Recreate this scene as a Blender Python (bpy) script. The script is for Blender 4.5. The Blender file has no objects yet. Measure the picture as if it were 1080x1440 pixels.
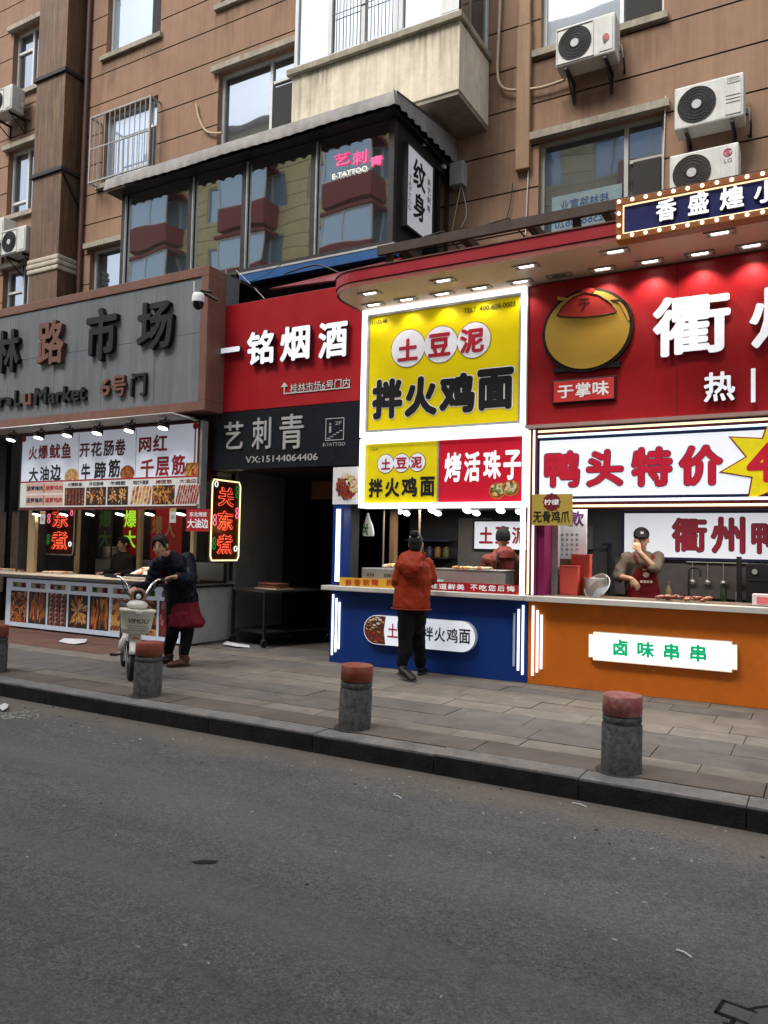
import bpy, bmesh, math, random
from math import radians, sin, cos, pi
from mathutils import Vector, Matrix
import numpy as np
random.seed(7)
S = bpy.context.scene
COL = S.collection
# ---------------------------------------------------------------- camera
H = 1.42
FPX = 1095.0
YAW, PITCH, ROLL = radians(-29.6), radians(2.6), radians(-1.23)
def _rot():
    cy, sy = cos(YAW), sin(YAW)
    fwd = np.array([sy*cos(PITCH), cy*cos(PITCH), sin(PITCH)])
    r = np.array([cy, -sy, 0.]); d = np.cross(fwd, r)
    c, s = cos(ROLL), sin(ROLL)
    return np.array([c*r+s*d, -s*r+c*d, fwd])
RM = _rot()
cd = bpy.data.cameras.new('camera'); cam = bpy.data.objects.new('camera', cd); COL.objects.link(cam)
M = Matrix(((RM[0][0], -RM[1][0], -RM[2][0], 0), (RM[0][1], -RM[1][1], -RM[2][1], 0),
            (RM[0][2], -RM[1][2], -RM[2][2], H), (0, 0, 0, 1)))
cam.matrix_world = M
cd.sensor_fit = 'VERTICAL'; cd.sensor_height = 24; cd.lens = 24*FPX/1440
cd.clip_start = .05; cd.clip_end = 500
S.camera = cam
# ---------------------------------------------------------------- sky, sun, exposure
w = bpy.data.worlds.new('World'); S.world = w; w.use_nodes = True
nt = w.node_tree; nt.nodes.clear()
sk = nt.nodes.new('ShaderNodeTexSky'); sk.sky_type = 'NISHITA'; sk.sun_disc = False
sk.sun_elevation = radians(52); sk.sun_rotation = radians(200); sk.dust_density = 3; sk.ozone_density = 1.0; sk.air_density = 1.0
bg = nt.nodes.new('ShaderNodeBackground'); bg.inputs[1].default_value = .15
hs = nt.nodes.new('ShaderNodeHueSaturation'); hs.inputs['Saturation'].default_value = .45
wo = nt.nodes.new('ShaderNodeOutputWorld')
nt.links.new(sk.outputs[0], hs.inputs['Color']); nt.links.new(hs.outputs[0], bg.inputs[0]); nt.links.new(bg.outputs[0], wo.inputs[0])
sl = bpy.data.lights.new('sun', 'SUN'); sl.energy = 1.6; sl.angle = radians(25); sl.color = (1, .97, .93)
so = bpy.data.objects.new('sun', sl); COL.objects.link(so)
_e, _a = radians(52), radians(200)
so.rotation_euler = Vector((sin(_a)*cos(_e), cos(_a)*cos(_e), sin(_e))).to_track_quat('Z', 'Y').to_euler()
S.view_settings.view_transform = 'Standard'; S.view_settings.look = 'None'
S.view_settings.exposure = 0.95; S.view_settings.gamma = 1.0
S.cycles.use_denoising = True
S.cycles.max_bounces = 8
EM = 0.56      # common factor of everything lit
# ---------------------------------------------------------------- measuring helpers: a sight line through the calibrated camera meets a real plane
def ray(px, py):
    return RM.T @ np.array([(px-540)/FPX, (py-720)/FPX, 1.])
def U(px, py, Y):
    v = ray(px, py); t = Y/v[1]; return v[0]*t, H+v[2]*t
def UX(px, py, X):
    v = ray(px, py); t = X/v[0]; return v[1]*t, H+v[2]*t
def G(px, py, z=0.):
    v = ray(px, py); t = (z-H)/v[2]; return v[0]*t, v[1]*t
def PJ(x, y, z):
    c = RM @ np.array([x, y, z-H]); return c[0]/c[2]*FPX+540, c[1]/c[2]*FPX+720
def BX(Y, x0, y0, x1, y1, zm=None):
    """box seen at x0..y1 -> real rectangle (X0,Z0,X1,Z1) on plane Y"""
    if zm:
        ox, oy, k = zm; x0, x1, y0, y1 = ox+x0/k, ox+x1/k, oy+y0/k, oy+y1/k
    mx, my = (x0+x1)/2, (y0+y1)/2
    X0, _ = U(x0, my, Y); X1, _ = U(x1, my, Y); _, zc = U(mx, my, Y)
    a = PJ(X0, Y, zc); b = PJ(X1, Y, zc)
    sk_ = abs(b[1]-a[1])/2*.9
    sk_ = min(sk_, (y1-y0)*.3)
    _, Z1 = U(mx, y0+sk_, Y); _, Z0 = U(mx, y1-sk_, Y)
    return X0, Z0, X1, Z1
# ---------------------------------------------------------------- materials
MT = {}
def lin(c):
    return tuple(((v/255+.055)/1.055)**2.4 if v/255 > .04045 else v/255/12.92 for v in c)
def mat(name, col, rough=.6, metal=0., var=.12, vs=6., bump=0., bs=40., em=0., emc=None, streak=0., dirt=None, dirt_amt=0., ds=2.5, spec=.28, coat=0., streak2=0.):
    """procedural paint: base colour (linear) with noise variation, vertical streaks, dirt patches and bump"""
    if name in MT: return MT[name]
    m = bpy.data.materials.new(name); m.use_nodes = True; n = m.node_tree; N = n.nodes; L = n.links
    p = N['Principled BSDF']; p.inputs['Roughness'].default_value = rough; p.inputs['Metallic'].default_value = metal
    p.inputs['Specular IOR Level'].default_value = spec; p.inputs['Coat Weight'].default_value = coat
    tc = N.new('ShaderNodeTexCoord')
    nz = N.new('ShaderNodeTexNoise'); nz.inputs['Scale'].default_value = vs; nz.inputs['Detail'].default_value = 6; nz.inputs['Roughness'].default_value = .65
    L.new(tc.outputs['Object'], nz.inputs['Vector'])
    r = N.new('ShaderNodeMapRange'); r.inputs[1].default_value = .3; r.inputs[2].default_value = .7
    r.inputs[3].default_value = 1-var; r.inputs[4].default_value = 1+var
    L.new(nz.outputs['Fac'], r.inputs[0])
    mx = N.new('ShaderNodeMix'); mx.data_type = 'RGBA'; mx.blend_type = 'MULTIPLY'; mx.inputs[0].default_value = 1
    mx.inputs[6].default_value = (*col, 1); L.new(r.outputs[0], mx.inputs[7]); out = mx.outputs[2]
    if streak:
        mp = N.new('ShaderNodeMapping'); mp.inputs['Scale'].default_value = (9, 9, .5); L.new(tc.outputs['Object'], mp.inputs[0])
        n2 = N.new('ShaderNodeTexNoise'); n2.inputs['Scale'].default_value = 2.; n2.inputs['Detail'].default_value = 5; L.new(mp.outputs[0], n2.inputs['Vector'])
        r2 = N.new('ShaderNodeMapRange'); r2.inputs[1].default_value = .35; r2.inputs[2].default_value = .7; r2.inputs[3].default_value = 1; r2.inputs[4].default_value = 1-streak
        L.new(n2.outputs['Fac'], r2.inputs[0])
        m2 = N.new('ShaderNodeMix'); m2.data_type = 'RGBA'; m2.blend_type = 'MULTIPLY'; m2.inputs[0].default_value = 1
        L.new(out, m2.inputs[6]); L.new(r2.outputs[0], m2.inputs[7]); out = m2.outputs[2]
    if streak2:   # broad rain streaks
        mp = N.new('ShaderNodeMapping'); mp.inputs['Scale'].default_value = (2.6, 2.6, .16); L.new(tc.outputs['Object'], mp.inputs[0])
        n4 = N.new('ShaderNodeTexNoise'); n4.inputs['Scale'].default_value = 1.3; n4.inputs['Detail'].default_value = 7; n4.inputs['Roughness'].default_value = .6; L.new(mp.outputs[0], n4.inputs['Vector'])
        r4 = N.new('ShaderNodeMapRange'); r4.inputs[1].default_value = .42; r4.inputs[2].default_value = .68; r4.inputs[3].default_value = 1.05; r4.inputs[4].default_value = 1-streak2
        L.new(n4.outputs['Fac'], r4.inputs[0])
        m4 = N.new('ShaderNodeMix'); m4.data_type = 'RGBA'; m4.blend_type = 'MULTIPLY'; m4.inputs[0].default_value = 1
        L.new(out, m4.inputs[6]); L.new(r4.outputs[0], m4.inputs[7]); out = m4.outputs[2]
    if dirt:
        n3 = N.new('ShaderNodeTexNoise'); n3.inputs['Scale'].default_value = ds; n3.inputs['Detail'].default_value = 8; n3.inputs['Roughness'].default_value = .7
        L.new(tc.outputs['Object'], n3.inputs['Vector'])
        r3 = N.new('ShaderNodeMapRange'); r3.inputs[1].default_value = .45; r3.inputs[2].default_value = .7; r3.inputs[3].default_value = 0; r3.inputs[4].default_value = dirt_amt
        L.new(n3.outputs['Fac'], r3.inputs[0])
        m3 = N.new('ShaderNodeMix'); m3.data_type = 'RGBA'; L.new(r3.outputs[0], m3.inputs[0]); L.new(out, m3.inputs[6]); m3.inputs[7].default_value = (*dirt, 1); out = m3.outputs[2]
    L.new(out, p.inputs['Base Color'])
    rr = N.new('ShaderNodeMapRange'); rr.inputs[3].default_value = max(.02, rough-.1); rr.inputs[4].default_value = min(1, rough+.12)
    L.new(nz.outputs['Fac'], rr.inputs[0]); L.new(rr.outputs[0], p.inputs['Roughness'])
    if bump:
        nb = N.new('ShaderNodeTexNoise'); nb.inputs['Scale'].default_value = bs; nb.inputs['Detail'].default_value = 4; L.new(tc.outputs['Object'], nb.inputs['Vector'])
        b = N.new('ShaderNodeBump'); b.inputs['Strength'].default_value = bump; b.inputs['Distance'].default_value = .01
        L.new(nb.outputs['Fac'], b.inputs['Height']); L.new(b.outputs[0], p.inputs['Normal'])
    if em:
        p.inputs['Emission Color'].default_value = (*(emc or col), 1); p.inputs['Emission Strength'].default_value = em*EM
    MT[name] = m; return m
def emit(name, col, s):
    if name in MT: return MT[name]
    m = bpy.data.materials.new(name); m.use_nodes = True; p = m.node_tree.nodes['Principled BSDF']
    p.inputs['Base Color'].default_value = (*[min(.8, c) for c in col], 1); p.inputs['Roughness'].default_value = .4
    p.inputs['Emission Color'].default_value = (*col, 1); p.inputs['Emission Strength'].default_value = s*EM
    MT[name] = m; return m
def glass(name, tint, refl=.35, rough=.02, alpha=1., gc=(.62, .70, .80)):
    """window glass seen by day: dark room behind, mirror-like sheen; slight waviness"""
    if name in MT: return MT[name]
    m = bpy.data.materials.new(name); m.use_nodes = True; n = m.node_tree; N = n.nodes; L = n.links
    p = N['Principled BSDF']; o = N['Material Output']
    p.inputs['Base Color'].default_value = (*tint, 1); p.inputs['Roughness'].default_value = .3
    g = N.new('ShaderNodeBsdfGlossy'); g.inputs['Roughness'].default_value = rough; g.inputs['Color'].default_value = (*gc, 1)
    tc = N.new('ShaderNodeTexCoord'); nz = N.new('ShaderNodeTexNoise'); nz.inputs['Scale'].default_value = .9; nz.inputs['Detail'].default_value = 1
    L.new(tc.outputs['Object'], nz.inputs['Vector'])
    b = N.new('ShaderNodeBump'); b.inputs['Strength'].default_value = .10; b.inputs['Distance'].default_value = .05; L.new(nz.outputs['Fac'], b.inputs['Height'])
    L.new(b.outputs[0], g.inputs['Normal'])
    mx = N.new('ShaderNodeMixShader'); mx.inputs[0].default_value = refl
    if alpha < 1:
        t = N.new('ShaderNodeBsdfTransparent'); t.inputs[0].default_value = (.85, .9, .9, 1)
        m0 = N.new('ShaderNodeMixShader'); m0.inputs[0].default_value = alpha; L.new(t.outputs[0], m0.inputs[1]); L.new(p.outputs[0], m0.inputs[2]); L.new(m0.outputs[0], mx.inputs[1])
    else: L.new(p.outputs[0], mx.inputs[1])
    L.new(g.outputs[0], mx.inputs[2]); L.new(mx.outputs[0], o.inputs[0])
    MT[name] = m; return m
# ---------------------------------------------------------------- things and meshes
ORG = {}
def props(o, label=None, cat=None, group=None, kind=None):
    if label: o['label'] = label
    if cat: o['category'] = cat
    if group: o['group'] = group
    if kind: o['kind'] = kind
    return o
def thing(name, label, cat, loc=(0, 0, 0), rotz=0., group=None):
    o = bpy.data.objects.new(name, None); COL.objects.link(o); o.location = loc; o.rotation_euler = (0, 0, rotz)
    o.empty_display_size = .1
    ORG[o.name] = Vector(loc); return props(o, label, cat, group)
def copy_tree(o, parent=None):
    c = o.copy(); COL.objects.link(c)
    if parent: c.parent = parent; c.matrix_parent_inverse = o.matrix_parent_inverse.copy()
    for ch in [x for x in bpy.data.objects if x.parent == o]: copy_tree(ch, c)
    return c
class MB:
    def __init__(s): s.v = []; s.f = []; s.m = []; s.mats = []; s.sm = []
    def mi(s, m):
        if m not in s.mats: s.mats.append(m)
        return s.mats.index(m)
    def add(s, vs, fs, m, smooth=False):
        b = len(s.v); s.v += [tuple(v) for v in vs]; k = s.mi(m)
        for f in fs: s.f.append(tuple(i+b for i in f)); s.m.append(k); s.sm.append(smooth)
        return s
    def box(s, x0, x1, y0, y1, z0, z1, m):
        if x0 > x1: x0, x1 = x1, x0
        if y0 > y1: y0, y1 = y1, y0
        if z0 > z1: z0, z1 = z1, z0
        return s.add([(x0,y0,z0),(x1,y0,z0),(x1,y1,z0),(x0,y1,z0),(x0,y0,z1),(x1,y0,z1),(x1,y1,z1),(x0,y1,z1)],
              [(0,3,2,1),(4,5,6,7),(0,1,5,4),(1,2,6,5),(2,3,7,6),(3,0,4,7)], m)
    def frame(s, x0, x1, z0, z1, t, y0, y1, m):
        """rectangular frame in an XZ plane, members butt end to end"""
        s.box(x0, x1, y0, y1, z0, z0+t, m); s.box(x0, x1, y0, y1, z1-t, z1, m)
        s.box(x0, x0+t, y0, y1, z0+t, z1-t, m); s.box(x1-t, x1, y0, y1, z0+t, z1-t, m); return s
    def obb(s, c, ax, ay, az, m):
        c, ax, ay, az = map(Vector, (c, ax, ay, az))
        vs = [c+i*ax+j*ay+k*az for k in (-1, 1) for i, j in ((-1,-1),(1,-1),(1,1),(-1,1))]
        return s.add(vs, [(0,3,2,1),(4,5,6,7),(0,1,5,4),(1,2,6,5),(2,3,7,6),(3,0,4,7)], m)
    def tube(s, pts, r, m, n=8, cap=True, smooth=True):
        pts = [Vector(p) for p in pts]; rs = r if isinstance(r, (list, tuple)) else [r]*len(pts)
        vs = []; fs = []; u = None
        for i, p in enumerate(pts):
            t = (pts[min(i+1, len(pts)-1)]-pts[max(i-1, 0)]).normalized()
            if u is None: u = t.orthogonal().normalized()
            else:
                u = (u-t*u.dot(t))
                u = u.normalized() if u.length > 1e-6 else t.orthogonal().normalized()
            v = t.cross(u)
            for k in range(n): vs.append(p+(u*cos(2*pi*k/n)+v*sin(2*pi*k/n))*rs[i])
        for i in range(len(pts)-1):
            for k in range(n): fs.append((i*n+k, i*n+(k+1) % n, (i+1)*n+(k+1) % n, (i+1)*n+k))
        s.add(vs, fs, m, smooth)
        if cap: s.add(vs[:n], [tuple(reversed(range(n)))], m); s.add(vs[-n:], [tuple(range(n))], m)
        return s
    def lathe(s, prof, m, n=28, c=(0, 0, 0), smooth=True):
        vs = []; fs = []
        for r, z in prof:
            for k in range(n): vs.append((c[0]+r*cos(2*pi*k/n), c[1]+r*sin(2*pi*k/n), c[2]+z))
        for i in range(len(prof)-1):
            for k in range(n): fs.append((i*n+k, i*n+(k+1) % n, (i+1)*n+(k+1) % n, (i+1)*n+k))
        s.add(vs, fs, m, smooth)
        if prof[0][0] > 1e-4: s.add(vs[:n], [tuple(reversed(range(n)))], m)
        if prof[-1][0] > 1e-4: s.add(vs[-n:], [tuple(range(n))], m)
        return s
    def poly(s, pts, y0, y1, m, side=None):
        """outline (x,z) counter-clockwise, given thickness along Y (front at y0)"""
        n = len(pts); s.add([(x, y0, z) for x, z in pts], [tuple(range(n))], m)
        s.add([(x, y1, z) for x, z in pts], [tuple(reversed(range(n)))], side or m)
        vs = [(x, y0, z) for x, z in pts]+[(x, y1, z) for x, z in pts]
        return s.add(vs, [(i, i+n, (i+1) % n+n, (i+1) % n) for i in range(n)], side or m)
    def disc(s, cx, cz, rx, rz, y0, y1, m, n=32, side=None):
        return s.poly([(cx+rx*cos(2*pi*k/n), cz+rz*sin(2*pi*k/n)) for k in range(n)], y0, y1, m, side)
    def text(s, t, box, Y, m, ext=.004, bold=0., face='front', side=None, back=True):
        """lettering fitted to box (a0,z0,a1,z1); front faces -Y, 'right' faces +X at plane X=Y"""
        st = bold >= .008
        vs, fs, nz = glyph(t, 0.)
        xs = [v[0] for v in vs]; ys = [v[1] for v in vs]
        g = bold*.72 if st else 0.
        a0, b0, a1, b1 = min(xs)-g, min(ys)-g, max(xs)+g, max(ys)+g
        kx = (box[2]-box[0])/max(a1-a0, 1e-6); kz = (box[3]-box[1])/max(b1-b0, 1e-6)
        if (b1-b0) < .35*(a1-a0) and len(t) == 1: kz = kx   # a flat stroke keeps its own thickness
        cz = (box[1]+box[3])/2; cb = (b0+b1)/2
        fr = [f for f, q in zip(fs, nz) if q > .5]; sd = [f for f, q in zip(fs, nz) if abs(q) <= .5]
        for j in range(8 if st else 1):   # a heavy weight is the regular letter stamped round a small circle
            ox, oy = (g*cos(pi*j/4), g*sin(pi*j/4)) if st else (0., 0.)
            P = []
            for x, y, z in vs:
                a = box[0]+(x+ox-a0)*kx; h = cz+(y+oy-cb)*kz; d = -ext-j*.00007 if z > 0 else 0.
                P.append((a, Y+d, h) if face == 'front' else (Y-d, a, h))
            s.add(P, fr, m)
            if ext > .0045: s.add(P, sd, side or m)
        return s
    def build(s, name, parent=None, loc=None, bevel=0., local=False):
        me = bpy.data.meshes.new(name)
        org = Vector((0, 0, 0))
        if parent is not None and not local: org = ORG[parent.name]
        if loc is not None: org = Vector(loc)
        me.from_pydata([(v[0]-org.x, v[1]-org.y, v[2]-org.z) for v in s.v], [], s.f)
        for m in s.mats: me.materials.append(m)
        me.polygons.foreach_set('material_index', s.m); me.polygons.foreach_set('use_smooth', s.sm)
        me.update()
        o = bpy.data.objects.new(name, me); COL.objects.link(o)
        if loc is not None: o.location = loc; ORG[o.name] = Vector(loc)
        if parent is not None:
            o.parent = parent; ORG[o.name] = ORG[parent.name] if not local else Vector((0, 0, 0))
        if bevel:
            b = o.modifiers.new('bevel', 'BEVEL'); b.width = bevel; b.segments = 2; b.limit_method = 'ANGLE'; b.angle_limit = radians(50)
        return o
_GC = {}
def glyph(t, bold=0.):
    k = (t, bold)
    if k in _GC: return _GC[k]
    c = bpy.data.curves.new('t', 'FONT'); c.body = t; c.size = 1; c.offset = bold; c.extrude = .05; c.resolution_u = 3
    o = bpy.data.objects.new('t', c); COL.objects.link(o)
    bpy.context.view_layer.update()
    me = bpy.data.meshes.new_from_object(o.evaluated_get(bpy.context.evaluated_depsgraph_get()))
    vs = [tuple(v.co) for v in me.vertices]; fs = [tuple(p.vertices) for p in me.polygons]; nz = [p.normal.z for p in me.polygons]
    bpy.data.objects.remove(o); bpy.data.curves.remove(c); bpy.data.meshes.remove(me)
    _GC[k] = (vs, fs, nz); return _GC[k]
def loft(rings, right=(1, 0, 0), n=14):
    """closed tube through (centre, half-width along 'right', half-depth); for clothing and bodies"""
    R = Vector(right).normalized(); C = [Vector(r[0]) for r in rings]; vs = []; fs = []
    for i, (c, a, b) in enumerate([(Vector(r[0]), r[1], r[2]) for r in rings]):
        t = (C[min(i+1, len(C)-1)]-C[max(i-1, 0)]).normalized()
        u = R-t*R.dot(t)
        u = u.normalized() if u.length > .1 else t.orthogonal().normalized()
        v = t.cross(u)
        for k in range(n): vs.append(c+u*a*cos(2*pi*k/n)+v*b*sin(2*pi*k/n))
    for i in range(len(C)-1):
        for k in range(n): fs.append((i*n+k, i*n+(k+1) % n, (i+1)*n+(k+1) % n, (i+1)*n+k))
    fs.append(tuple(reversed(range(n)))); fs.append(tuple(range((len(C)-1)*n, len(C)*n)))
    return vs, fs
def ball(c, rx, ry, rz, right=(1, 0, 0), up=(0, 0, 1), n=14):
    c = Vector(c); R = Vector(right).normalized(); Z = Vector(up).normalized(); F = Z.cross(R).normalized(); R = F.cross(Z); vs = []; fs = []
    m = 9
    for i in range(m+1):
        th = pi*(i+.0)/m; rr = max(sin(th), .02); zz = -cos(th)
        for k in range(n): vs.append(c+R*rx*rr*cos(2*pi*k/n)+F*ry*rr*sin(2*pi*k/n)+Z*rz*zz)
    for i in range(m):
        for k in range(n): fs.append((i*n+k, i*n+(k+1) % n, (i+1)*n+(k+1) % n, (i+1)*n+k))
    fs.append(tuple(reversed(range(n)))); fs.append(tuple(range(m*n, (m+1)*n)))
    return vs, fs
def organic(name, parts, m, parent, voxel=.012, smooth=3, label=None, fold=0., fscale=(7, 7, 4)):
    """merge closed pieces into ONE continuous skin (voxel remesh), smoothed"""
    b = MB()
    for vs, fs in parts: b.add(vs, fs, m)
    o = b.build('tmp'); r = o.modifiers.new('r', 'REMESH'); r.mode = 'VOXEL'; r.voxel_size = voxel
    if smooth: q = o.modifiers.new('s', 'SMOOTH'); q.iterations = smooth; q.factor = .5
    bpy.context.view_layer.update()
    me = bpy.data.meshes.new_from_object(o.evaluated_get(bpy.context.evaluated_depsgraph_get()))
    me.name = name; bpy.data.objects.remove(o)
    me.materials.clear(); me.materials.append(m)
    org = ORG[parent.name]
    if fold:   # cloth folds: ridged displacement along the normals
        from mathutils import noise as NZ
        n_ = len(me.vertices); co = np.empty(n_*3, 'f'); no = np.empty(n_*3, 'f'); me.vertices.foreach_get('co', co); me.vertices.foreach_get('normal', no)
        co = co.reshape(-1, 3); no = no.reshape(-1, 3)
        d = np.array([(1-2*abs(NZ.noise((x*fscale[0]+z*2.5, y*fscale[1]-z*2., z*fscale[2]))))-.55+.35*NZ.noise((x*19+3, y*19, z*15+x*6)) for x, y, z in co.tolist()])
        me.vertices.foreach_set('co', (co+no*(fold*d)[:, None]).astype('f').ravel())
    me.transform(Matrix.Translation(-org))
    me.polygons.foreach_set('use_smooth', [True]*len(me.polygons)); me.polygons.foreach_set('material_index', [0]*len(me.polygons)); me.update()
    p = bpy.data.objects.new(name, me); COL.objects.link(p); p.parent = parent; ORG[p.name] = org
    if label: p['label'] = label
    return p
def lamp(name, kind, loc, energy, col=(1, 1, 1), size=.05, spot=None, aim=(0, 0, -1), parent=None):
    l = bpy.data.lights.new(name, kind); l.energy = energy; l.color = col
    if kind in ('POINT', 'SPOT'): l.shadow_soft_size = size
    if kind == 'SPOT': l.spot_size = radians(spot or 100); l.spot_blend = .6
    if kind == 'AREA': l.shape = 'RECTANGLE'; l.size = size[0]; l.size_y = size[1]
    o = bpy.data.objects.new(name, l); COL.objects.link(o)
    o.rotation_euler = Vector([-a for a in aim]).to_track_quat('Z', 'Y').to_euler()
    o.location = loc
    if parent is not None: o.parent = parent; o.location = Vector(loc)-ORG[parent.name]
    return o
# ================================================================ palette
brown = mat('brown_render', (.275, .168, .108), .85, var=.10, vs=3, bump=.3, bs=90, streak=.12, dirt=(.19, .125, .085), dirt_amt=.4, ds=.8, streak2=.15)
groove = mat('groove_paint', (.045, .030, .022), .9)
lintel = mat('lintel_cement', (.36, .32, .25), .9, var=.2, vs=8, bump=.3, bs=60, streak=.25, dirt=(.12, .1, .08), dirt_amt=.5)
cream = mat('cream_render', (.72, .65, .50), .85, var=.08, vs=5, bump=.15, bs=80, streak=.20, dirt=(.40, .35, .26), dirt_amt=.45, ds=3, streak2=.14)
upvc = mat('white_window_frame', (.62, .63, .62), .4, var=.06, streak=.12)
upvc_grey = mat('grey_window_frame', (.36, .35, .32), .5, var=.1)
pane = glass('window_glass', (.02, .025, .03), .42)
pane_blue = glass('curtained_glass', (.30, .36, .42), .38)
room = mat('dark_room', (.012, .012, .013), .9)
curtain = mat('curtain_cloth', (.34, .38, .42), .9, var=.2, vs=4, streak=.3)
black = mat('black_paint', (.012, .012, .013), .5)
blackm = mat('black_metal', (.020, .019, .019), .45, var=.2)
steelbr = mat('brown_steel', (.060, .036, .027), .55, var=.25, streak=.2)
white = mat('white_paint', (.70, .70, .69), .45, var=.05)
acw = mat('ac_casing', (.58, .58, .54), .45, var=.08, vs=4, streak=.12, dirt=(.3, .27, .22), dirt_amt=.3)
galv = mat('galvanised', (.45, .45, .44), .4, metal=.6, var=.15)
stainless = mat('stainless', (.50, .49, .47), .35, metal=.75, var=.12, vs=3, dirt=(.25, .2, .16), dirt_amt=.3)
greyp = mat('grey_panel', (.16, .174, .184), .55, var=.10, vs=2.5, streak=.15, streak2=.15)
rust = mat('copper_frame', (.19, .092, .064), .5, var=.15, vs=4, streak=.2)
redp = mat('red_acrylic', (.34, .010, .016), .35, var=.08, vs=3, bump=.12, bs=2.2, dirt=(.26, .03, .03), dirt_amt=.3, ds=1.5)
reddim = mat('red_fascia', (.33, .020, .030), .4, var=.08, vs=3)
# ---------------------------------------------------------------- ground
def ground_mats():
    m = bpy.data.materials.new('asphalt'); m.use_nodes = True; n = m.node_tree; N = n.nodes; L = n.links; p = N['Principled BSDF']
    tc = N.new('ShaderNodeTexCoord')
    def noise(sc, det=8, ro=.65, mp=None):
        z = N.new('ShaderNodeTexNoise'); z.inputs['Scale'].default_value = sc; z.inputs['Detail'].default_value = det; z.inputs['Roughness'].default_value = ro
        if mp:
            q = N.new('ShaderNodeMapping'); q.inputs['Scale'].default_value = mp; q.inputs['Rotation'].default_value = (0, 0, .12); L.new(tc.outputs['Object'], q.inputs[0]); L.new(q.outputs[0], z.inputs['Vector'])
        else: L.new(tc.outputs['Object'], z.inputs['Vector'])
        return z
    def rng(s, a, b, c, d):
        r = N.new('ShaderNodeMapRange'); r.inputs[1].default_value = a; r.inputs[2].default_value = b; r.inputs[3].default_value = c; r.inputs[4].default_value = d; L.new(s, r.inputs[0]); return r.outputs[0]
    def mix(f, a, b, t='MIX'):
        x = N.new('ShaderNodeMix'); x.data_type = 'RGBA'; x.blend_type = t
        for i, v in ((0, f), (6, a), (7, b)):
            if hasattr(v, 'links'): L.new(v, x.inputs[i])
            elif i == 0: x.inputs[0].default_value = v
            else: x.inputs[i].default_value = (*v, 1)
        return x.outputs[2]
    big = noise(.7, 6, .6, (.45, 1.6, 1)); mid = noise(3.2, 8, .7, (.7, 1.2, 1)); fine = noise(95, 4, .7); grit = noise(46, 4, .7)
    c = mix(rng(big.outputs[0], .36, .64, 0, 1), (.078, .079, .080), (.120, .117, .112))
    c = mix(rng(mid.outputs[0], .5, .68, 0, .55), c, (.135, .126, .113))
    c = mix(rng(mid.outputs[0], .26, .40, .5, 0), c, (.044, .044, .045))
    c = mix(1, c, rng(fine.outputs[0], .3, .7, .42, 1.58), 'MULTIPLY')
    c = mix(1, c, rng(grit.outputs[0], .3, .7, .62, 1.38), 'MULTIPLY')
    # long worn tracks and fine cracks
    trk = noise(1., 5, .6, (.10, 1.5, 1)); c = mix(rng(trk.outputs[0], .48, .64, 0, .5), c, (.140, .135, .126)); c = mix(rng(trk.outputs[0], .30, .42, .45, 0), c, (.064, .064, .065))
    stn = noise(5.5, 9, .75, (.5, 1.3, 1)); c = mix(rng(stn.outputs[0], .60, .70, 0, .55), c, (.046, .045, .045)); c = mix(rng(stn.outputs[0], .28, .40, .4, 0), c, (.150, .136, .116))
    wv = N.new('ShaderNodeTexNoise'); wv.inputs['Scale'].default_value = 1.3; wv.inputs['Detail'].default_value = 8; wv.inputs['Roughness'].default_value = .7; L.new(tc.outputs['Object'], wv.inputs['Vector'])
    vm = N.new('ShaderNodeVectorMath'); vm.operation = 'MULTIPLY_ADD'; L.new(wv.outputs['Color'], vm.inputs[0]); vm.inputs[1].default_value = (.9, .9, .9); L.new(tc.outputs['Object'], vm.inputs[2])
    ve = N.new('ShaderNodeTexVoronoi'); ve.feature = 'DISTANCE_TO_EDGE'; ve.inputs['Scale'].default_value = .42; L.new(vm.outputs[0], ve.inputs['Vector'])
    cm = noise(.9, 3, .5); mc = N.new('ShaderNodeMath'); mc.operation = 'MULTIPLY'; L.new(rng(ve.outputs['Distance'], .002, .010, 1, 0), mc.inputs[0]); L.new(rng(cm.outputs[0], .50, .62, 0, .30), mc.inputs[1])
    c = mix(mc.outputs[0], c, (.030, .029, .028))
    # pale grit lying on the surface
    vo = N.new('ShaderNodeTexVoronoi'); vo.inputs['Scale'].default_value = 34; L.new(tc.outputs['Object'], vo.inputs['Vector'])
    sp = noise(2.1, 4, .6)
    mul = N.new('ShaderNodeMath'); mul.operation = 'MULTIPLY'; L.new(rng(vo.outputs['Distance'], .10, .16, 1, 0), mul.inputs[0]); L.new(rng(sp.outputs[0], .50, .62, 0, .7), mul.inputs[1])
    c = mix(mul.outputs[0], c, (.22, .21, .19))
    # dust gathered along the gutter (a strip of its own shape)
    sx = N.new('ShaderNodeSeparateXYZ'); L.new(tc.outputs['Object'], sx.inputs[0])
    wob = noise(1.6, 5, .6)
    ad = N.new('ShaderNodeMath'); ad.operation = 'MULTIPLY_ADD'; L.new(wob.outputs[0], ad.inputs[0]); ad.inputs[1].default_value = .9; L.new(sx.outputs[1], ad.inputs[2])
    dust = rng(ad.outputs[0], 4.85, 5.25, 0, .6)
    c = mix(dust, c, (.165, .132, .096))
    dust2 = noise(11, 6, .7)
    c = mix(rng(dust2.outputs[0], .56, .72, 0, .4), c, (.040, .038, .036))
    L.new(c, p.inputs['Base Color']); p.inputs['Roughness'].default_value = .82; p.inputs['Specular IOR Level'].default_value = .35
    b = N.new('ShaderNodeBump'); b.inputs['Strength'].default_value = .55; b.inputs['Distance'].default_value = .006; L.new(fine.outputs[0], b.inputs['Height'])
    b2 = N.new('ShaderNodeBump'); b2.inputs['Strength'].default_value = .4; b2.inputs['Distance'].default_value = .02; L.new(grit.outputs[0], b2.inputs['Height']); L.new(b.outputs[0], b2.inputs['Normal'])
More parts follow.
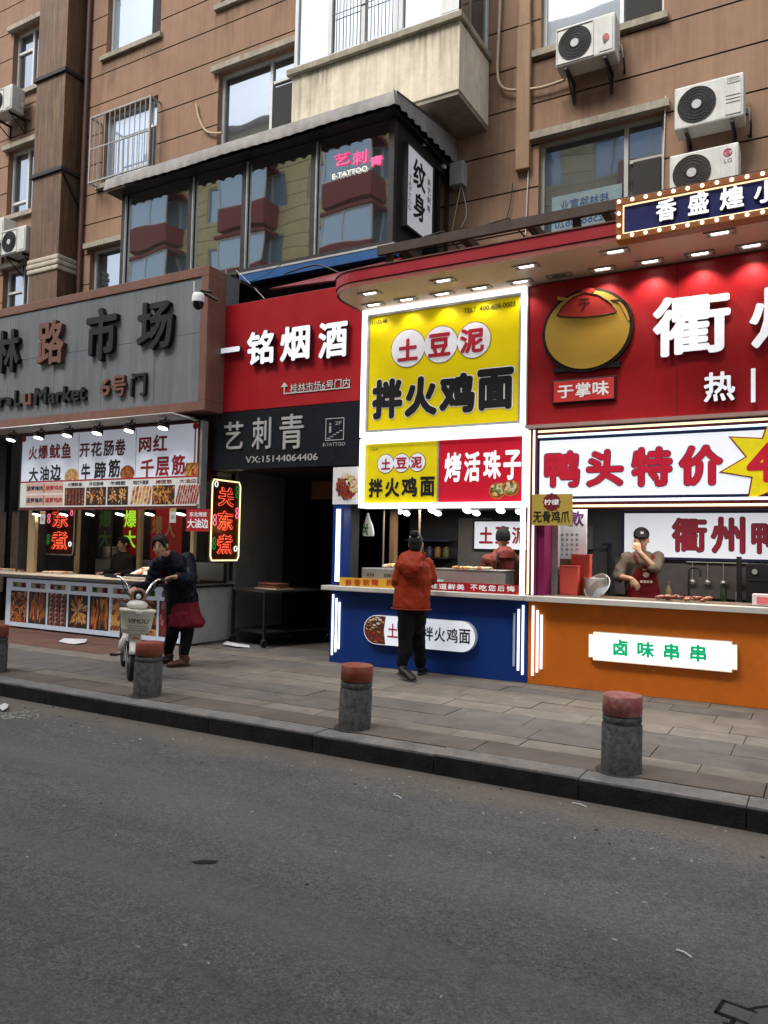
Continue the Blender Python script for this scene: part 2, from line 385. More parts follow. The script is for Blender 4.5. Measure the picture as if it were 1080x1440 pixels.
    L.new(b2.outputs[0], p.inputs['Normal']); return m
asphalt = ground_mats()
b = MB(); b.add([(-40, -9.5, -.14), (20, -9.5, -.14), (20, 4.95, -.14), (-40, 4.95, -.14)], [(0, 1, 2, 3)], asphalt)
props(b.build('road'), kind='structure')
b = MB(); b.add([(-250, -250, -.3), (250, -250, -.3), (250, 250, -.3), (-250, 250, -.3)], [(0, 1, 2, 3)], asphalt)
props(b.build('ground'), kind='structure')
# kerb: granite blocks about a metre long, real gaps
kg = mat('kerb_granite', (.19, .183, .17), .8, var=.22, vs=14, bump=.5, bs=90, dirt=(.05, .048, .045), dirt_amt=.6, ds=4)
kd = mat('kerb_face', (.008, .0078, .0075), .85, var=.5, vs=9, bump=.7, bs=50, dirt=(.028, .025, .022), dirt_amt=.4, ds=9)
b = MB(); x = -26.
while x < 8:
    l = random.uniform(.92, 1.06); dz = random.uniform(-.004, .002); dy = random.uniform(-.003, .003)
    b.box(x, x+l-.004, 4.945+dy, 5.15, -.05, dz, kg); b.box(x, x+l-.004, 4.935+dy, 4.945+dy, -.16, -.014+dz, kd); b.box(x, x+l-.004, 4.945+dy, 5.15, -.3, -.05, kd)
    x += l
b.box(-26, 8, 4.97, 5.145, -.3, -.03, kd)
props(b.build('kerb', bevel=.006), kind='structure')
# pavement: rows of stone slabs, each a real piece
def pavement():
    tones = {}
    for k, c in dict(brownrow=(.120, .101, .085), light=(.188, .168, .142), mid=(.132, .121, .109), warm=(.168, .147, .121), red=(.135, .070, .052)).items():
        for j in range(3):
            f = (.92, 1, 1.07)[j]
            tones[k, j] = mat('paving_%s_%d' % (k, j), tuple(v*f for v in c), .8, var=.20, vs=4, bump=.3, bs=60, dirt=tuple(v*.5 for v in c), dirt_amt=.55, ds=3.2)
    grout = mat('paving_grout', (.035, .031, .028), .95)
    b = MB(); b.box(-26, 8, 5.15, 8.9, -.3, -.012, grout)
    rows = [(5.158, 5.49, 'brownrow', .9), (5.49, 5.72, 'light', .62), (5.72, 6.10, 'mid', .85), (6.10, 6.50, 'mid', .75), (6.50, 6.82, 'light', .62), (6.82, 7.16, 'warm', .8),
            (7.16, 7.50, 'warm', .6), (7.50, 7.82, 'mid', .6), (7.82, 8.14, 'warm', .6), (8.14, 8.50, 'mid', .6), (8.50, 8.9, 'mid', .6)]
    rnd = random.Random(3)
    for y0, y1, k, ln in rows:
        x = -26-rnd.random()
        while x < 8:
            l = ln*rnd.uniform(.85, 1.15); kk = k
            if x+l < -7.9 and y0 > 6.8: kk = 'red'
            z = rnd.uniform(-.0025, .0025)
            b.box(x, x+l-.007, y0, y1-.006, -.06, z, tones[kk, rnd.choice((0, 1, 1, 2))]); x += l
    return b
props(pavement().build('pavement'), kind='structure')
b = MB(); b.box(-26, 8, 8.9, 14, -.3, -.004, mat('passage_floor', (.07, .065, .06), .85, var=.2)); props(b.build('indoor_floor'), kind='structure')

# ================================================================ apartment building
WB = 10.8
GZ = [6.76+.6325*k for k in range(-3, 14)]
OPEN = [ # x0,x1,z0,z1
 (-16.18, -14.3, 11.55, 13.05), (-16.18, -14.3, 8.72, 10.25), (-16.18, -14.3, 5.9, 7.5),
 (-13.05, -11.49, 11.55, 13.15), (-13.05, -11.49, 8.80, 10.30), (-13.30, -11.6, 5.9, 7.48),
 (-9.92, -7.9, 8.72, 10.28), (-9.92, -8.2, 11.6, 13.1), (-3.64, -1.90, 8.80, 10.4), (-3.65, -1.89, 5.95, 7.44),
 (-.4, 1.4, 8.80, 10.4), (-20.5, -18.7, 8.72, 10.25), (-20.5, -18.7, 11.55, 13.05), (-20.5, -18.7, 5.9, 7.5), (-6.95, -4.7, 8.95, 10.6), (-3.64, -1.90, 11.6, 13.2), (-.4, 1.4, 11.6, 13.2)]
apt = thing('apartment_building', 'brown rendered apartment building with grooved walls rising behind the shop signs', 'building', (-6, WB, 0))
def wall_grid(x0, x1, z0, z1, opens, Y, gz, mw, mg, rev=.17):
    b = MB(); xs = sorted({x0, x1, *[o[0] for o in opens], *[o[1] for o in opens]}); zs = {z0, z1, *[o[2] for o in opens], *[o[3] for o in opens]}
    gs = [(g-.012, g+.012) for g in gz if z0 < g < z1]
    for a, c in gs: zs |= {a, c}
    zs = sorted(zs)
    for i in range(len(xs)-1):
        for j in range(len(zs)-1):
            cx, cz = (xs[i]+xs[i+1])/2, (zs[j]+zs[j+1])/2
            if any(o[0] < cx < o[1] and o[2] < cz < o[3] for o in opens): continue
            g = any(a < cz < c for a, c in gs); y = Y+(.022 if g else 0)
            b.add([(xs[i], y, zs[j]), (xs[i+1], y, zs[j]), (xs[i+1], y, zs[j+1]), (xs[i], y, zs[j+1])], [(0, 1, 2, 3)], mg if g else mw)
    for a, c in gs:
        for i in range(len(xs)-1):
            cx = (xs[i]+xs[i+1])/2
            if any(o[0] < cx < o[1] and o[2] < (a+c)/2 < o[3] for o in opens): continue
            for zz in (a, c): b.add([(xs[i], Y, zz), (xs[i+1], Y, zz), (xs[i+1], Y+.022, zz), (xs[i], Y+.022, zz)], [(0, 1, 2, 3)], mg)
    for o in opens:
        X0, X1, Z0, Z1 = o
        b.add([(X0, Y, Z0), (X0, Y+rev, Z0), (X0, Y+rev, Z1), (X0, Y, Z1)], [(0, 1, 2, 3)], mw)
        b.add([(X1, Y, Z0), (X1, Y+rev, Z0), (X1, Y+rev, Z1), (X1, Y, Z1)], [(3, 2, 1, 0)], mw)
        b.add([(X0, Y, Z1), (X1, Y, Z1), (X1, Y+rev, Z1), (X0, Y+rev, Z1)], [(0, 1, 2, 3)], mw)
        b.add([(X0, Y, Z0), (X1, Y, Z0), (X1, Y+rev, Z0), (X0, Y+rev, Z0)], [(3, 2, 1, 0)], mw)
    return b
wall_grid(-30, 8, 2.2, 16, OPEN, WB, GZ, brown, groove).build('wall', apt)
b = MB(); b.box(-30, 8, WB+.45, WB+.6, 0, 16, room); b.box(-30, 8, WB+.1, WB+.6, 15.9, 16.05, lintel); b.build('inner_wall', apt)
def window(o, split, curt=.5, frm=upvc, gl=pane, transom=None, lint=True, sill=True, rows=()):
    """one window: frame with mullion, panes as a sub-part, lintel, sill"""
    X0, X1, Z0, Z1 = o; Y = WB+.12; t = .05
    f = MB(); f.frame(X0, X1, Z0, Z1, t, Y, Y+.06, frm)
    xs = [X0+(X1-X0)*q for q in split]
    for x in xs: f.box(x-.028, x+.028, Y-.004, Y+.056, Z0+t, Z1-t, frm)
    for (xa, xb, z) in (transom or []):
        xa, xb, z = X0+(X1-X0)*xa, X0+(X1-X0)*xb, Z0+(Z1-Z0)*z; f.box(xa+t, xb-.03, Y-.002, Y+.05, z-.025, z+.025, frm)
    wf = f.build('window', apt)
    g = MB(); g.add([(X0+t, Y+.04, Z0+t), (X1-t, Y+.04, Z0+t), (X1-t, Y+.04, Z1-t), (X0+t, Y+.04, Z1-t)], [(0, 1, 2, 3)], gl); g.build('pane', wf)
    if sill: s = MB(); s.box(X0-.12, X1+.06, WB-.07, WB+.10, Z0-.10, Z0-.002, lintel); s.build('sill', apt)
    if lint: s = MB(); s.box(X0-.12, X1+.08, WB-.10, WB+.12, Z1+.002, Z1+.11, lintel); s.build('lintel', apt)
    return wf
for k, o in enumerate(OPEN):
    if k in (3,): window(o, (.80,), gl=pane_blue)
    elif k == 4: window(o, (.78,), gl=pane_blue, transom=((.78, 1, .66),), lint=False)
    elif k in (0, 1, 2, 11, 12, 13): window(o, (.30, .62), transom=((0, .30, .68 if k != 1 else .22),))
    elif k == 6: window(o, (.58,), frm=upvc, transom=((.58, 1, .7),))
    elif k == 8: window(o, (.66,), gl=pane_blue)
    elif k == 9: window(o, (.70,), frm=upvc_grey, transom=((.70, 1, .62),))
    elif k == 14: pass
    else: window(o, (.5,))
# open sash dark screens: mesh screens standing in the frames
for X0, X1, Z0, Z1 in ((-2.32, -1.95, 6.0, 6.86), (-2.44, -1.95, 8.85, 10.3), (-8.68, -8.0, 8.78, 9.7), (-11.84, -11.54, 11.6, 13.1), (-11.80, -11.54, 8.85, 9.74)):
    b = MB(); b.box(X0, X1, WB+.105, WB+.117, Z0, Z1, mat('insect_screen', (.030, .028, .026), .8)); b.build('insect_screen', apt)
# sticker sheet with phone number seen through the lower right window (reads backwards from the street)
b = MB(); b.box(-3.48, -2.47, WB+.112, WB+.118, 6.05, 6.60, mat('pale_film', (.16, .22, .23), .3)); f = b.build('window_sheet', apt)
t = MB(); inkb = mat('blue_ink', (.01, .04, .12), .5)
vs = MB(); vs.text('桂林路官业', (-3.30, 6.36, -2.60, 6.52), WB+.111, inkb, .002, .02); vs.text('15256898620', (-3.36, 6.12, -2.52, 6.25), WB+.111, inkb, .002, .01)
vs.v = [(-5.95-p[0], p[1], p[2]) for p in vs.v]; vs.f = [tuple(reversed(q)) for q in vs.f]
vs.build('lettering', f)
# balcony
bx0, bx1, by = -7.36, -4.45, 9.70
b = MB(); b.box(bx0, bx1, by, WB-.002, 7.86, 8.86, cream); bal = b.build('balcony', apt, bevel=.012)
b = MB(); b.box(bx0-.07, bx1+.05, by-.07, by+.13, 8.864, 8.96, lintel); b.box(bx1-.12, bx1+.05, by+.134, WB-.002, 8.864, 8.96, lintel); b.box(bx0-.07, bx0+.12, by+.134, WB-.002, 8.864, 8.96, lintel); b.build('coping', bal, bevel=.008)
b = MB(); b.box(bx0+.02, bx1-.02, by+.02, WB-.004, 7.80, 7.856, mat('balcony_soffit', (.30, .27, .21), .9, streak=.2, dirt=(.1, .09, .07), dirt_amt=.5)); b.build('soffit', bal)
f = MB(); zt = 10.6; y0, y1 = by+.0, by+.07
f.frame(bx0+.03, bx1-.02, 8.965, zt, .06, y0, y1, upvc)
for x in (bx0+.70, bx0+1.30, bx0+1.87, bx0+1.95): f.box(x-.035, x+.035, y0-.003, y1-.003, 9.03, zt-.06, upvc)
f.box(bx1-.30, bx1-.02, y0-.004, y0+.064, 9.03, zt-.06, upvc)
f.box(bx1-.08, bx1-.02, y1, WB-.01, 8.965, 9.02, upvc); f.box(bx1-.08, bx1-.02, WB-.07, WB-.01, 9.02, zt, upvc); f.box(bx1-.08, bx1-.02, y1, WB-.01, zt-.06, zt, upvc)
bw = f.build('balcony_window', apt)
g = MB(); g.add([(bx0+.1, y0+.04, 9.0), (bx0+.68, y0+.04, 9.0), (bx0+.68, y0+.04, zt), (bx0+.1, y0+.04, zt)], [(0, 1, 2, 3)], pane_blue)
g.add([(bx0+.70, y0+.045, 9.0), (bx1-.1, y0+.045, 9.0), (bx1-.1, y0+.045, zt), (bx0+.70, y0+.045, zt)], [(0, 1, 2, 3)], pane)
g.add([(bx1-.05, y1, 9.0), (bx1-.05, WB-.07, 9.0), (bx1-.05, WB-.07, zt), (bx1-.05, y1, zt)], [(0, 1, 2, 3)], pane)
g.build('pane', bw)
g = MB(); bar = mat('security_bar', (.20, .19, .17), .5)
for k in range(9): g.tube([(bx0+.76+k*.125, y0-.01, 9.03), (bx0+.76+k*.125, y0-.01, 10.5)], .007, bar, 6)
g.tube([(bx0+.74, y0-.012, 9.62), (bx0+1.82, y0-.012, 9.62)], .007, bar, 6); g.build('security_bars', bw)
b = MB(); b.box(bx0+.05, bx1-.05, by+.1, WB, zt+.002, zt+.2, cream); b.build('balcony_slab', apt)

# rain stains with a ragged outline, running down from sills, units and the balcony
def stain_mat():
    m = bpy.data.materials.new('wall_stain'); m.use_nodes = True; n = m.node_tree; N = n.nodes; L = n.links; p = N['Principled BSDF']; p.inputs['Base Color'].default_value = (.050, .036, .026, 1); p.inputs['Roughness'].default_value = .9
    tc = N.new('ShaderNodeTexCoord'); sp = N.new('ShaderNodeSeparateXYZ'); L.new(tc.outputs['Generated'], sp.inputs[0]); mp = N.new('ShaderNodeMapping'); mp.inputs['Scale'].default_value = (11, 11, .9); L.new(tc.outputs['Object'], mp.inputs[0])
    nz = N.new('ShaderNodeTexNoise'); nz.inputs['Scale'].default_value = 1.4; nz.inputs['Detail'].default_value = 6; L.new(mp.outputs[0], nz.inputs['Vector'])
    a = N.new('ShaderNodeMath'); a.operation = 'MULTIPLY_ADD'; L.new(sp.outputs[2], a.inputs[0]); a.inputs[1].default_value = .42; L.new(nz.outputs['Fac'], a.inputs[2])
    r = N.new('ShaderNodeMapRange'); r.inputs[1].default_value = .62; r.inputs[2].default_value = 1.02; r.inputs[3].default_value = 0; r.inputs[4].default_value = .26; L.new(a.outputs[0], r.inputs[0]); L.new(r.outputs[0], p.inputs['Alpha']); return m
stm = stain_mat()
def stain(x0, x1, z0, z1, y=WB-.003):
    b = MB(); b.add([(x0, y, z0), (x1, y, z0), (x1, y, z1), (x0, y, z1)], [(0, 1, 2, 3)], stm); b.build('stain', apt)
for k, o in enumerate(OPEN):
    if k != 14: stain(o[0]-.14, o[0]+.35, o[2]-1.1, o[2]-.09); stain(o[1]-.4, o[1]+.1, o[2]-.95, o[2]-.09); stain(o[0]+.35, o[1]-.4, o[2]-.5, o[2]-.095)
for x0, x1, z0, z1 in ((-3.3, -2.5, 6.9+.65, 7.95), (-1.6, -.75, 5.2, 6.3), (-16.0, -15.0, 10.2, 11.1), (-15.6, -14.7, 6.6, 7.4), (-8.2, -7.4, 8.2, 8.7), (-4.45, -4.05, 6.4, 8.7)): stain(x0, x1, z0, z1, WB-.004)
stain(bx0+.3, bx1-.3, 8.55, 8.86, by-.003); stain(bx0+.02, bx0+.7, 7.9, 8.84, by-.004); stain(bx1-.8, bx1-.02, 8.0, 8.84, by-.0045)
# things fixed to the wall --------------------------------------------------
def flue():
    x0, x1, y0 = -14.62, -13.70, 10.33
    t = thing('metal_duct', 'tall rust streaked square metal duct running up the brown wall', 'duct', ((x0+x1)/2, 10.6, 4.8))
    md = mat('duct_metal', (.150, .095, .055), .5, metal=.35, var=.25, vs=3, streak=.55, dirt=(.16, .075, .05), dirt_amt=.7, ds=1.2)
    b = MB(); z = 4.6
    for z1 in (7.2, 9.1, 11.2, 13.4, 16): b.box(x0, x1, y0, WB-.001, z, z1-.004, md); z = z1
    b.build('duct_section', t, bevel=.01)
    for z1 in (9.1, 11.2, 13.4):
        c = MB(); c.box(x0-.05, x1+.05, y0-.05, y0-.002, z1-.045, z1+.03, blackm); c.box(x1+.002, x1+.05, y0-.002, WB, z1-.045, z1+.03, blackm); c.box(x0-.05, x0-.002, y0-.002, WB, z1-.045, z1+.03, blackm); c.build('clamp', t)
    c = MB(); c.tube([(x1+.03, y0, 9.06), (x1+.03, WB-.03, 8.45)], .022, blackm, 6); c.build('brace', t)
    wrap = mat('cloth_wrap', (.42, .37, .30), .9, bump=.6, bs=14, var=.2)
    c = MB()
    for k in range(3): c.box(x0-.035-.01*(k % 2), x1+.035+.01*(k % 2), y0-.035-.012*(k % 2), WB, 6.98+k*.11, 7.085+k*.11, wrap)
    c.build('cloth_wrap', t, bevel=.03)
    c = MB(); c.tube([(x1+.16, WB-.06, 4.8), (x1+.16, WB-.06, 16)], .05, mat('brown_pipe', (.09, .045, .033), .5), 10); props(c.build('drain_pipe', loc=(x1+.16, WB-.06, 4.8)), 'thin dark brown pipe close beside the square metal duct', 'pipe')
flue()
b = MB(); pbx = mat('tan_pipe', (.30, .185, .105), .6, var=.12, streak=.2)
b.box(-3.98, -3.76, WB-.11, WB-.002, 7.02, 9.2, pbx); b.box(-3.965, -3.775, WB-.10, WB-.002, 9.204, 16, pbx); props(b.build('downpipe', loc=(-3.87, WB-.05, 7.0), bevel=.02), 'square tan downpipe on the wall right of the cream balcony, open at its lower end', 'downpipe')
cab = mat('pale_cable', (.42, .33, .22), .6); cabw = mat('white_cable', (.55, .54, .50), .5); cabb = mat('black_cable', (.02, .02, .02), .5)
def cable(lab, pts, r, m, Y=None, name='wall_cable'):
    P = [(*U(x, y, Y), ) for x, y in pts] if Y else pts
    if Y: P = [(p[0], Y-.0, p[1]) for p in P]
    Q = []
    for i in range(len(P)-1):
        for k in range(5): Q.append(Vector(P[i]).lerp(Vector(P[i+1]), k/5))
    Q.append(Vector(P[-1]))
    for _ in range(4): Q = [Q[0]]+[(Q[i-1]+Q[i]*2+Q[i+1])/4 for i in range(1, len(Q)-1)]+[Q[-1]]
    b = MB(); b.tube(Q, r, m, 7); return props(b.build(name, loc=tuple(Q[0])), lab, 'cable')
cable('pale insulated pipe hanging down beside the downpipe and curving right to the fan unit above', [(704, -20), (702, 40), (699, 95), (701, 118), (712, 127), (735, 127), (765, 123), (795, 112)], .022, cab, 10.72, 'insulated_pipe')
cable('pale cut hose end sticking out of the wall above the corrugated eave', [(276, 146), (279, 165), (287, 183), (297, 188), (312, 187)], .022, cab, 10.75, 'hose_end')
cable('thin white cable down the left edge of the lower right window', [(745, 190), (742, 260), (739, 330)], .008, cabw, 10.77)
cable('thin white cable down the right edge of the lower right window', [(936, 135), (934, 190), (932, 262)], .008, cabw, 10.77)
cable('black wire dangling from the open end of the tan downpipe', [(721, 258), (718, 285), (712, 310)], .007, cabb, 10.75)
cable('pale twin wire hanging straight from the grey junction box', [(648, 262), (641, 295), (635, 328)], .010, cab, 10.72)
cable('thin wire looping right below the grey junction box', [(649, 262), (656, 290), (656, 305), (648, 320)], .006, cabw, 10.72)
X0, Z1 = U(636, 233, 10.74); X1, Z0 = U(655, 262, 10.74)
t = thing('junction_box', 'small grey junction box on the brown wall right of the tattoo studio', 'box', ((X0+X1)/2, 10.79, Z0))
b = MB(); b.box(X0, X1, 10.64, 10.799, Z0, Z1, mat('box_grey', (.30, .29, .26), .6, var=.2)); b.build('case', t, bevel=.01)
b = MB(); b.box(X0+.01, X1-.01, 10.62, 10.638, Z0+.01, Z1-.01, mat('box_grey2', (.34, .33, .29), .6, var=.2)); b.build('lid', t, bevel=.006)
# security grille on the second window
cagem = mat('cage_paint', (.36, .355, .34), .6, var=.15, streak=.2)
def grille():
    y = 10.52; x0, z1 = U(127, 165, y); x1, z0 = U(208.5, 232, y)
    t = thing('window_grille', 'white barred security cage over the window left of the corrugated eave', 'window grille', ((x0+x1)/2, WB, z0))
    b = MB(); b.frame(x0, x1, z0, z1, .03, y, y+.03, cagem); b.box(x0+.031, x1-.031, y+.003, y+.027, (z0+z1)/2, (z0+z1)/2+.025, cagem)
    for z in (z0, z1-.03):
        for x in (x0, x1-.03): b.box(x, x+.03, y+.031, WB, z, z+.03, cagem)
    b.build('cage_frame', t)
    b = MB()
    for k in range(1, 12):
        x = x0+(x1-x0)*k/12; b.tube([(x, y+.012, z0+.03), (x, y+.012, z1-.03)], .009, cagem, 6)
    for k in range(1, 3):
        for x in (x0+.015, x1-.015): b.tube([(x, y+.03+k*.085, z0+.02), (x, y+.03+k*.085, z1-.02)], .008, cagem, 6)
    b.build('bars', t)
grille()
# air conditioners ----------------------------------------------------------
fanblk = mat('fan_grille', (.006, .006, .0065), .6)
def ac(label, X, Z, style=0, Y=WB, w=.82, hh=.56, fan=fanblk):
    t = thing('air_conditioner', label, 'air conditioner', (X, Y, Z), 0, 'outdoor air conditioners on the wall')
    d0, d1 = -.46, -.14
    b = MB(); b.box(-w/2, w/2, d0, d1, 0, hh, acw); b.build('casing', t, local=True, bevel=.022)
    cx, cz, r = -w*.17, hh*.5, hh*.41
    f = MB()
    if style == 0: f.frame(cx-r-.03, cx+r+.03, cz-r-.02, cz+r+.02, .012, d0-.012, d0-.001, acw)
    f.disc(cx, cz, r, r, d0-.006, d0-.001, fan); g = f.build('fan_grille', t, local=True)
    f = MB(); n = 40
    ringm = mat('grille_wire', (.035, .035, .036), .5)
    for q in (.32, .5, .68, .84, .99):
        pts = [(cx+r*q*cos(2*pi*k/n), d0-.010, cz+r*q*sin(2*pi*k/n)) for k in range(n+1)]; f.tube(pts, .0035, ringm, 5, cap=False)
    for k in range(24):
        a = 2*pi*k/24
        f.tube([(cx+r*q*cos(a+q*.9), d0-.009, cz+r*q*sin(a+q*.9)) for q in (.2, .45, .7, .98)], .003, ringm, 4)
    f.build('grille_wires', g)
    f = MB(); f.disc(cx, cz, .058, .058, d0-.018, d0-.006, mat('fan_hub', (.42, .42, .41), .4)); f.build('hub', g)
    f = MB(); f.box(w*.24, w*.46, d0-.010, d0-.001, hh*.08, hh*.9, acw)
    for z in (.5, .42, .34) if style == 2 else (): f.box(w*.25, w*.45, d0-.016, d0-.011, hh*z, hh*z+.006, fanblk)
    f.build('side_panel', t, local=True, bevel=.006)
    for x in (-w*.33, w*.33):
        br = MB()
        br.box(x-.02, x+.02, d0+.02, 0, -.045, -.004, blackm); br.box(x-.018, x+.018, -.03, -.001, -.32, -.046, blackm)
        br.tube([(x, d0+.06, -.04), (x, -.02, -.30)], .013, blackm, 6); br.build('bracket', t, local=True)
    p = MB(); p.tube([(w/2+.0, -.2, .14), (w/2+.05, -.2, .12), (w/2+.06, -.18, -.02), (w/2+.05, -.08, -.12), (w/2+.02, -.01, -.05)], .014, blackm, 7)
    p.tube([(w/2, -.24, .2), (w/2+.035, -.24, .2), (w/2+.05, -.2, .05), (w/2+.045, -.1, -.05), (w/2+.03, -.01, .02)], .009, galv, 7); p.build('hose', t, local=True)
    return t
def acpos(xc, yb): return U(xc, yb, 10.34)
x, z = acpos(822, 84); a1 = ac('white air conditioner with round white hub under the top right window', x, z, 0)
b = MB(); b.disc(.29, .22, .045, .055, -.477, -.471, mat('pink_decal', (.35, .08, .07), .5)); b.disc(.275, .17, .018, .03, -.4775, -.472, mat('dark_decal', (.05, .04, .05), .5)); b.build('decal', a1, local=True)
x, z = acpos(996, 173); a2 = ac('white air conditioner with big black fan, upper of the stacked pair at far right', x, z, 2)
b = MB(); b.text('VICHOI', (.235, .455, .355, .49), -.471, mat('grey_ink', (.18, .18, .18), .5), .002, .005); b.tube([(.225, -.473, .44), (.365, -.473, .44), (.365, -.473, .505), (.225, -.473, .505), (.225, -.473, .44)], .003, MT['grey_ink'], 4); b.build('maker_label', a2, local=True)
x, z = acpos(989, 270); a3 = ac('white air conditioner with dusty brown fan and red round logo, lower of the stacked pair', x, z, 1, fan=mat('dusty_fan', (.050, .040, .032), .8, var=.3))
lgr = mat('logo_red', (.42, .02, .08), .4); gi = MT['grey_ink']
b = MB(); n = 28
b.tube([(.285+.046*cos(2*pi*k/n+.5), -.473, .44+.046*sin(2*pi*k/n+.5)) for k in range(n-1)], .006, lgr, 6); b.box(.283, .289, -.478, -.471, .415, .465, lgr); b.box(.289, .312, -.478, -.471, .415, .421, lgr); b.disc(.268, .455, .007, .007, -.477, -.471, lgr, 12)
b.disc(.285, .44, .030, .030, -.474, -.4715, mat('logo_red2', (.50, .10, .14), .4)); b.text('LG', (.24, .31, .335, .362), -.471, gi, .002, .01); b.build('logo', a3, local=True)
def acx(label, px, py, Yf=10.34, dx=0): 
    x, z = U(px, py, Yf); return ac(label, x-.41, z, 0)
acx('dirty white air conditioner at the top left edge beside a recessed window', 16, 152)
acx('white air conditioner cut off by the left edge below the middle left window', 4, 340)
acx('white air conditioner with square dark front beside the wrapped duct at left', 35, 352)
# exhaust fan standing on top of the market sign
xx, zz = U(38, 424, 9.2)
t = thing('roof_ventilator', 'round dark ventilator with bright silver pipe on top of the grey market sign', 'ventilator', (xx, 9.2, 5.2))
b = MB(); b.lathe([(.13, 0), (.13, .42), (.16, .44), (.16, .50), (.02, .52)], galv, 20, (xx, 9.2, 5.25)); b.build('pipe', t)
b = MB(); vs, fs = ball((xx+.30, 9.3, 5.62), .22, .22, .2); b.add(vs, fs, mat('vent_dark', (.05, .045, .045), .5, metal=.4), True); b.lathe([(.09, 0), (.09, .3)], blackm, 16, (xx+.30, 9.3, 5.2)); b.build('turbine', t)

# ================================================================ glazed tattoo studio hung on the wall
def studio():
    x0, x1, y, zb, zt = -10.35, -5.08, 9.02, 5.54, 7.36
    t = thing('glazed_studio', 'dark framed glass box room with corrugated roof projecting over the shop signs', 'studio', ((x0+x1)/2, 9.9, zb))
    fr = mat('dark_frame', (.035, .030, .030), .45, var=.2); gl = glass('studio_glass', (.020, .022, .020), .72, .02, gc=(.86, .90, .86))
    b = MB(); xs = [-10.32, -8.80, -7.70, -6.42, -5.13]
    for x in xs: b.box(x-.045, x+.045, y, y+.09, zb, zt, fr)
    b.box(x0, x1, y-.004, y+.086, zt-.10, zt+.02, fr); b.box(x0, x1, y-.004, y+.086, zb-.01, zb+.05, fr)
    b.build('posts', t)
    for x in xs[:-1]: b = MB(); b.box(x+.046, x+.060, y-.006, y+.03, zb+.05, zt-.1, galv); b.build('edge_trim', t)
    for i in range(4):
        g = MB(); g.add([(xs[i]+.045, y+.05, zb+.05), (xs[i+1]-.045, y+.05, zb+.05), (xs[i+1]-.045, y+.05, zt-.1), (xs[i]+.045, y+.05, zt-.1)], [(0, 1, 2, 3)], gl); g.build('pane', t)
    b = MB(); b.box(x1-.06, x1, y+.09, WB-.9, zb-.01, zt, mat('studio_side', (.016, .016, .017), .5)); b.build('side_wall', t); b = MB(); b.box(x1-.06, x1-.001, WB-.9, WB, zt-.22, zt, MT['studio_side']); b.build('door_header', t)
    b = MB(); b.box(x1-.05, x1-.004, WB-.06, WB-.002, zb, zt-.22, fr); b.build('door_post', t); b = MB(); b.box(x0, x0+.06, y+.09, WB, zb, zt, MT['studio_side']); b.build('side_wall', t)
    b = MB(); b.box(x0, x1, y+.1, WB, zb-.08, zb-.012, black); b.build('floor_slab', t)
    b = MB(); b.box(x0+.1, x1-.06, WB-.3, WB-.2, zb, zt, room); b.build('inner_wall', t)
    # corrugated sheet: real waves
    cs = mat('asbestos_sheet', (.26, .245, .23), .9, var=.25, vs=6, bump=.5, bs=50, dirt=(.05, .047, .044), dirt_amt=.75, ds=3)
    b = MB(); ex0, ex1 = x0-.20, x1+.13; n = 260; P = []
    for i in range(n+1):
        x = ex0+(ex1-ex0)*i/n; wv = .018*sin(2*pi*x/.2)
        P += [(x, 8.76+wv, 7.30+wv*.9+.008*sin(x*3)), (x, 8.80+wv*1.0, 7.50+wv*.6), (x, WB-.01, 7.80+wv)]
    fs = [(3*i+j, 3*i+3+j, 3*i+4+j, 3*i+1+j) for i in range(n) for j in (0, 1)]
    b.add(P, fs, cs, True); b.build('roof', t)
    b = MB(); m = 60; P = []
    for i in range(m+1):
        q = i/m; yy = 8.76+(WB-8.78)*q; wv = .014*sin(2*pi*yy/.2)
        P += [(ex1+.02+wv, yy, 7.30+.05*q+wv*.5), (ex1-.02, yy, 7.50+.28*q)]
    b.add(P, [(2*i, 2*i+2, 2*i+3, 2*i+1) for i in range(m)], cs, True); b.build('roof_edge', t)
    b = MB(); b.box(ex0+.05, ex1-.04, 8.82, WB-.02, 7.27, 7.295, blackm); b.build('soffit', t)
    b = MB(); b.box(-7.72, x1+.05, y-.03, y+.10, 5.36, zb-.014, mat('blue_beam', (.018, .085, .24), .45, var=.12, streak=.1)); b.build('beam', t)
    b = MB(); b.box(-7.73, x1+.05, y-.036, y-.031, zb-.045, zb-.016, galv); b.build('beam_edge', t)
    for px, py in ((596, 200), (624, 232)):
        yy, z = UX(px, py, x1+.02); d = MB(); d.tube([(x1, yy, z), (x1+.05, yy, z-.01)], .05, white, 14); d.build('vent_cap', t)
studio()
t = thing('tattoo_sign', 'white upright sign with black characters on the dark side wall of the glass studio', 'sign', (-5.0, 9.75, 5.6))
Y0, Za = UX(573.5, 206, -5.0); Y1, Zb = UX(607, 330, -5.0)
b = MB(); b.box(-5.06, -5.0, Y0, Y1, 5.86, 7.0, mat('lit_white_sign', (.62, .63, .66), .4, em=.25)); b.build('panel', t)
b = MB()
for z0, z1, a, c in ((5.83, 5.86, Y0-.03, Y1+.03), (7.0, 7.03, Y0-.03, Y1+.03), (5.86, 7.0, Y0-.03, Y0), (5.86, 7.0, Y1, Y1+.03)): b.box(-5.065, -4.985, a, c, z0, z1, blackm)
b.build('frame', t)
ink = mat('black_ink', (.010, .010, .011), .5)
b = MB(); hw = Y1-Y0
b.text('纹', (Y0+hw*.22, 6.50, Y0+hw*.70, 6.90), -4.999, ink, .006, .03, 'right'); b.text('身', (Y0+hw*.25, 6.05, Y0+hw*.70, 6.44), -4.999, ink, .006, .03, 'right')
for k, ch in enumerate('新艺刺青'): b.text(ch, (Y0+hw*.78, 6.68-k*.13, Y0+hw*.92, 6.78-k*.13), -4.999, ink, .004, .01, 'right')
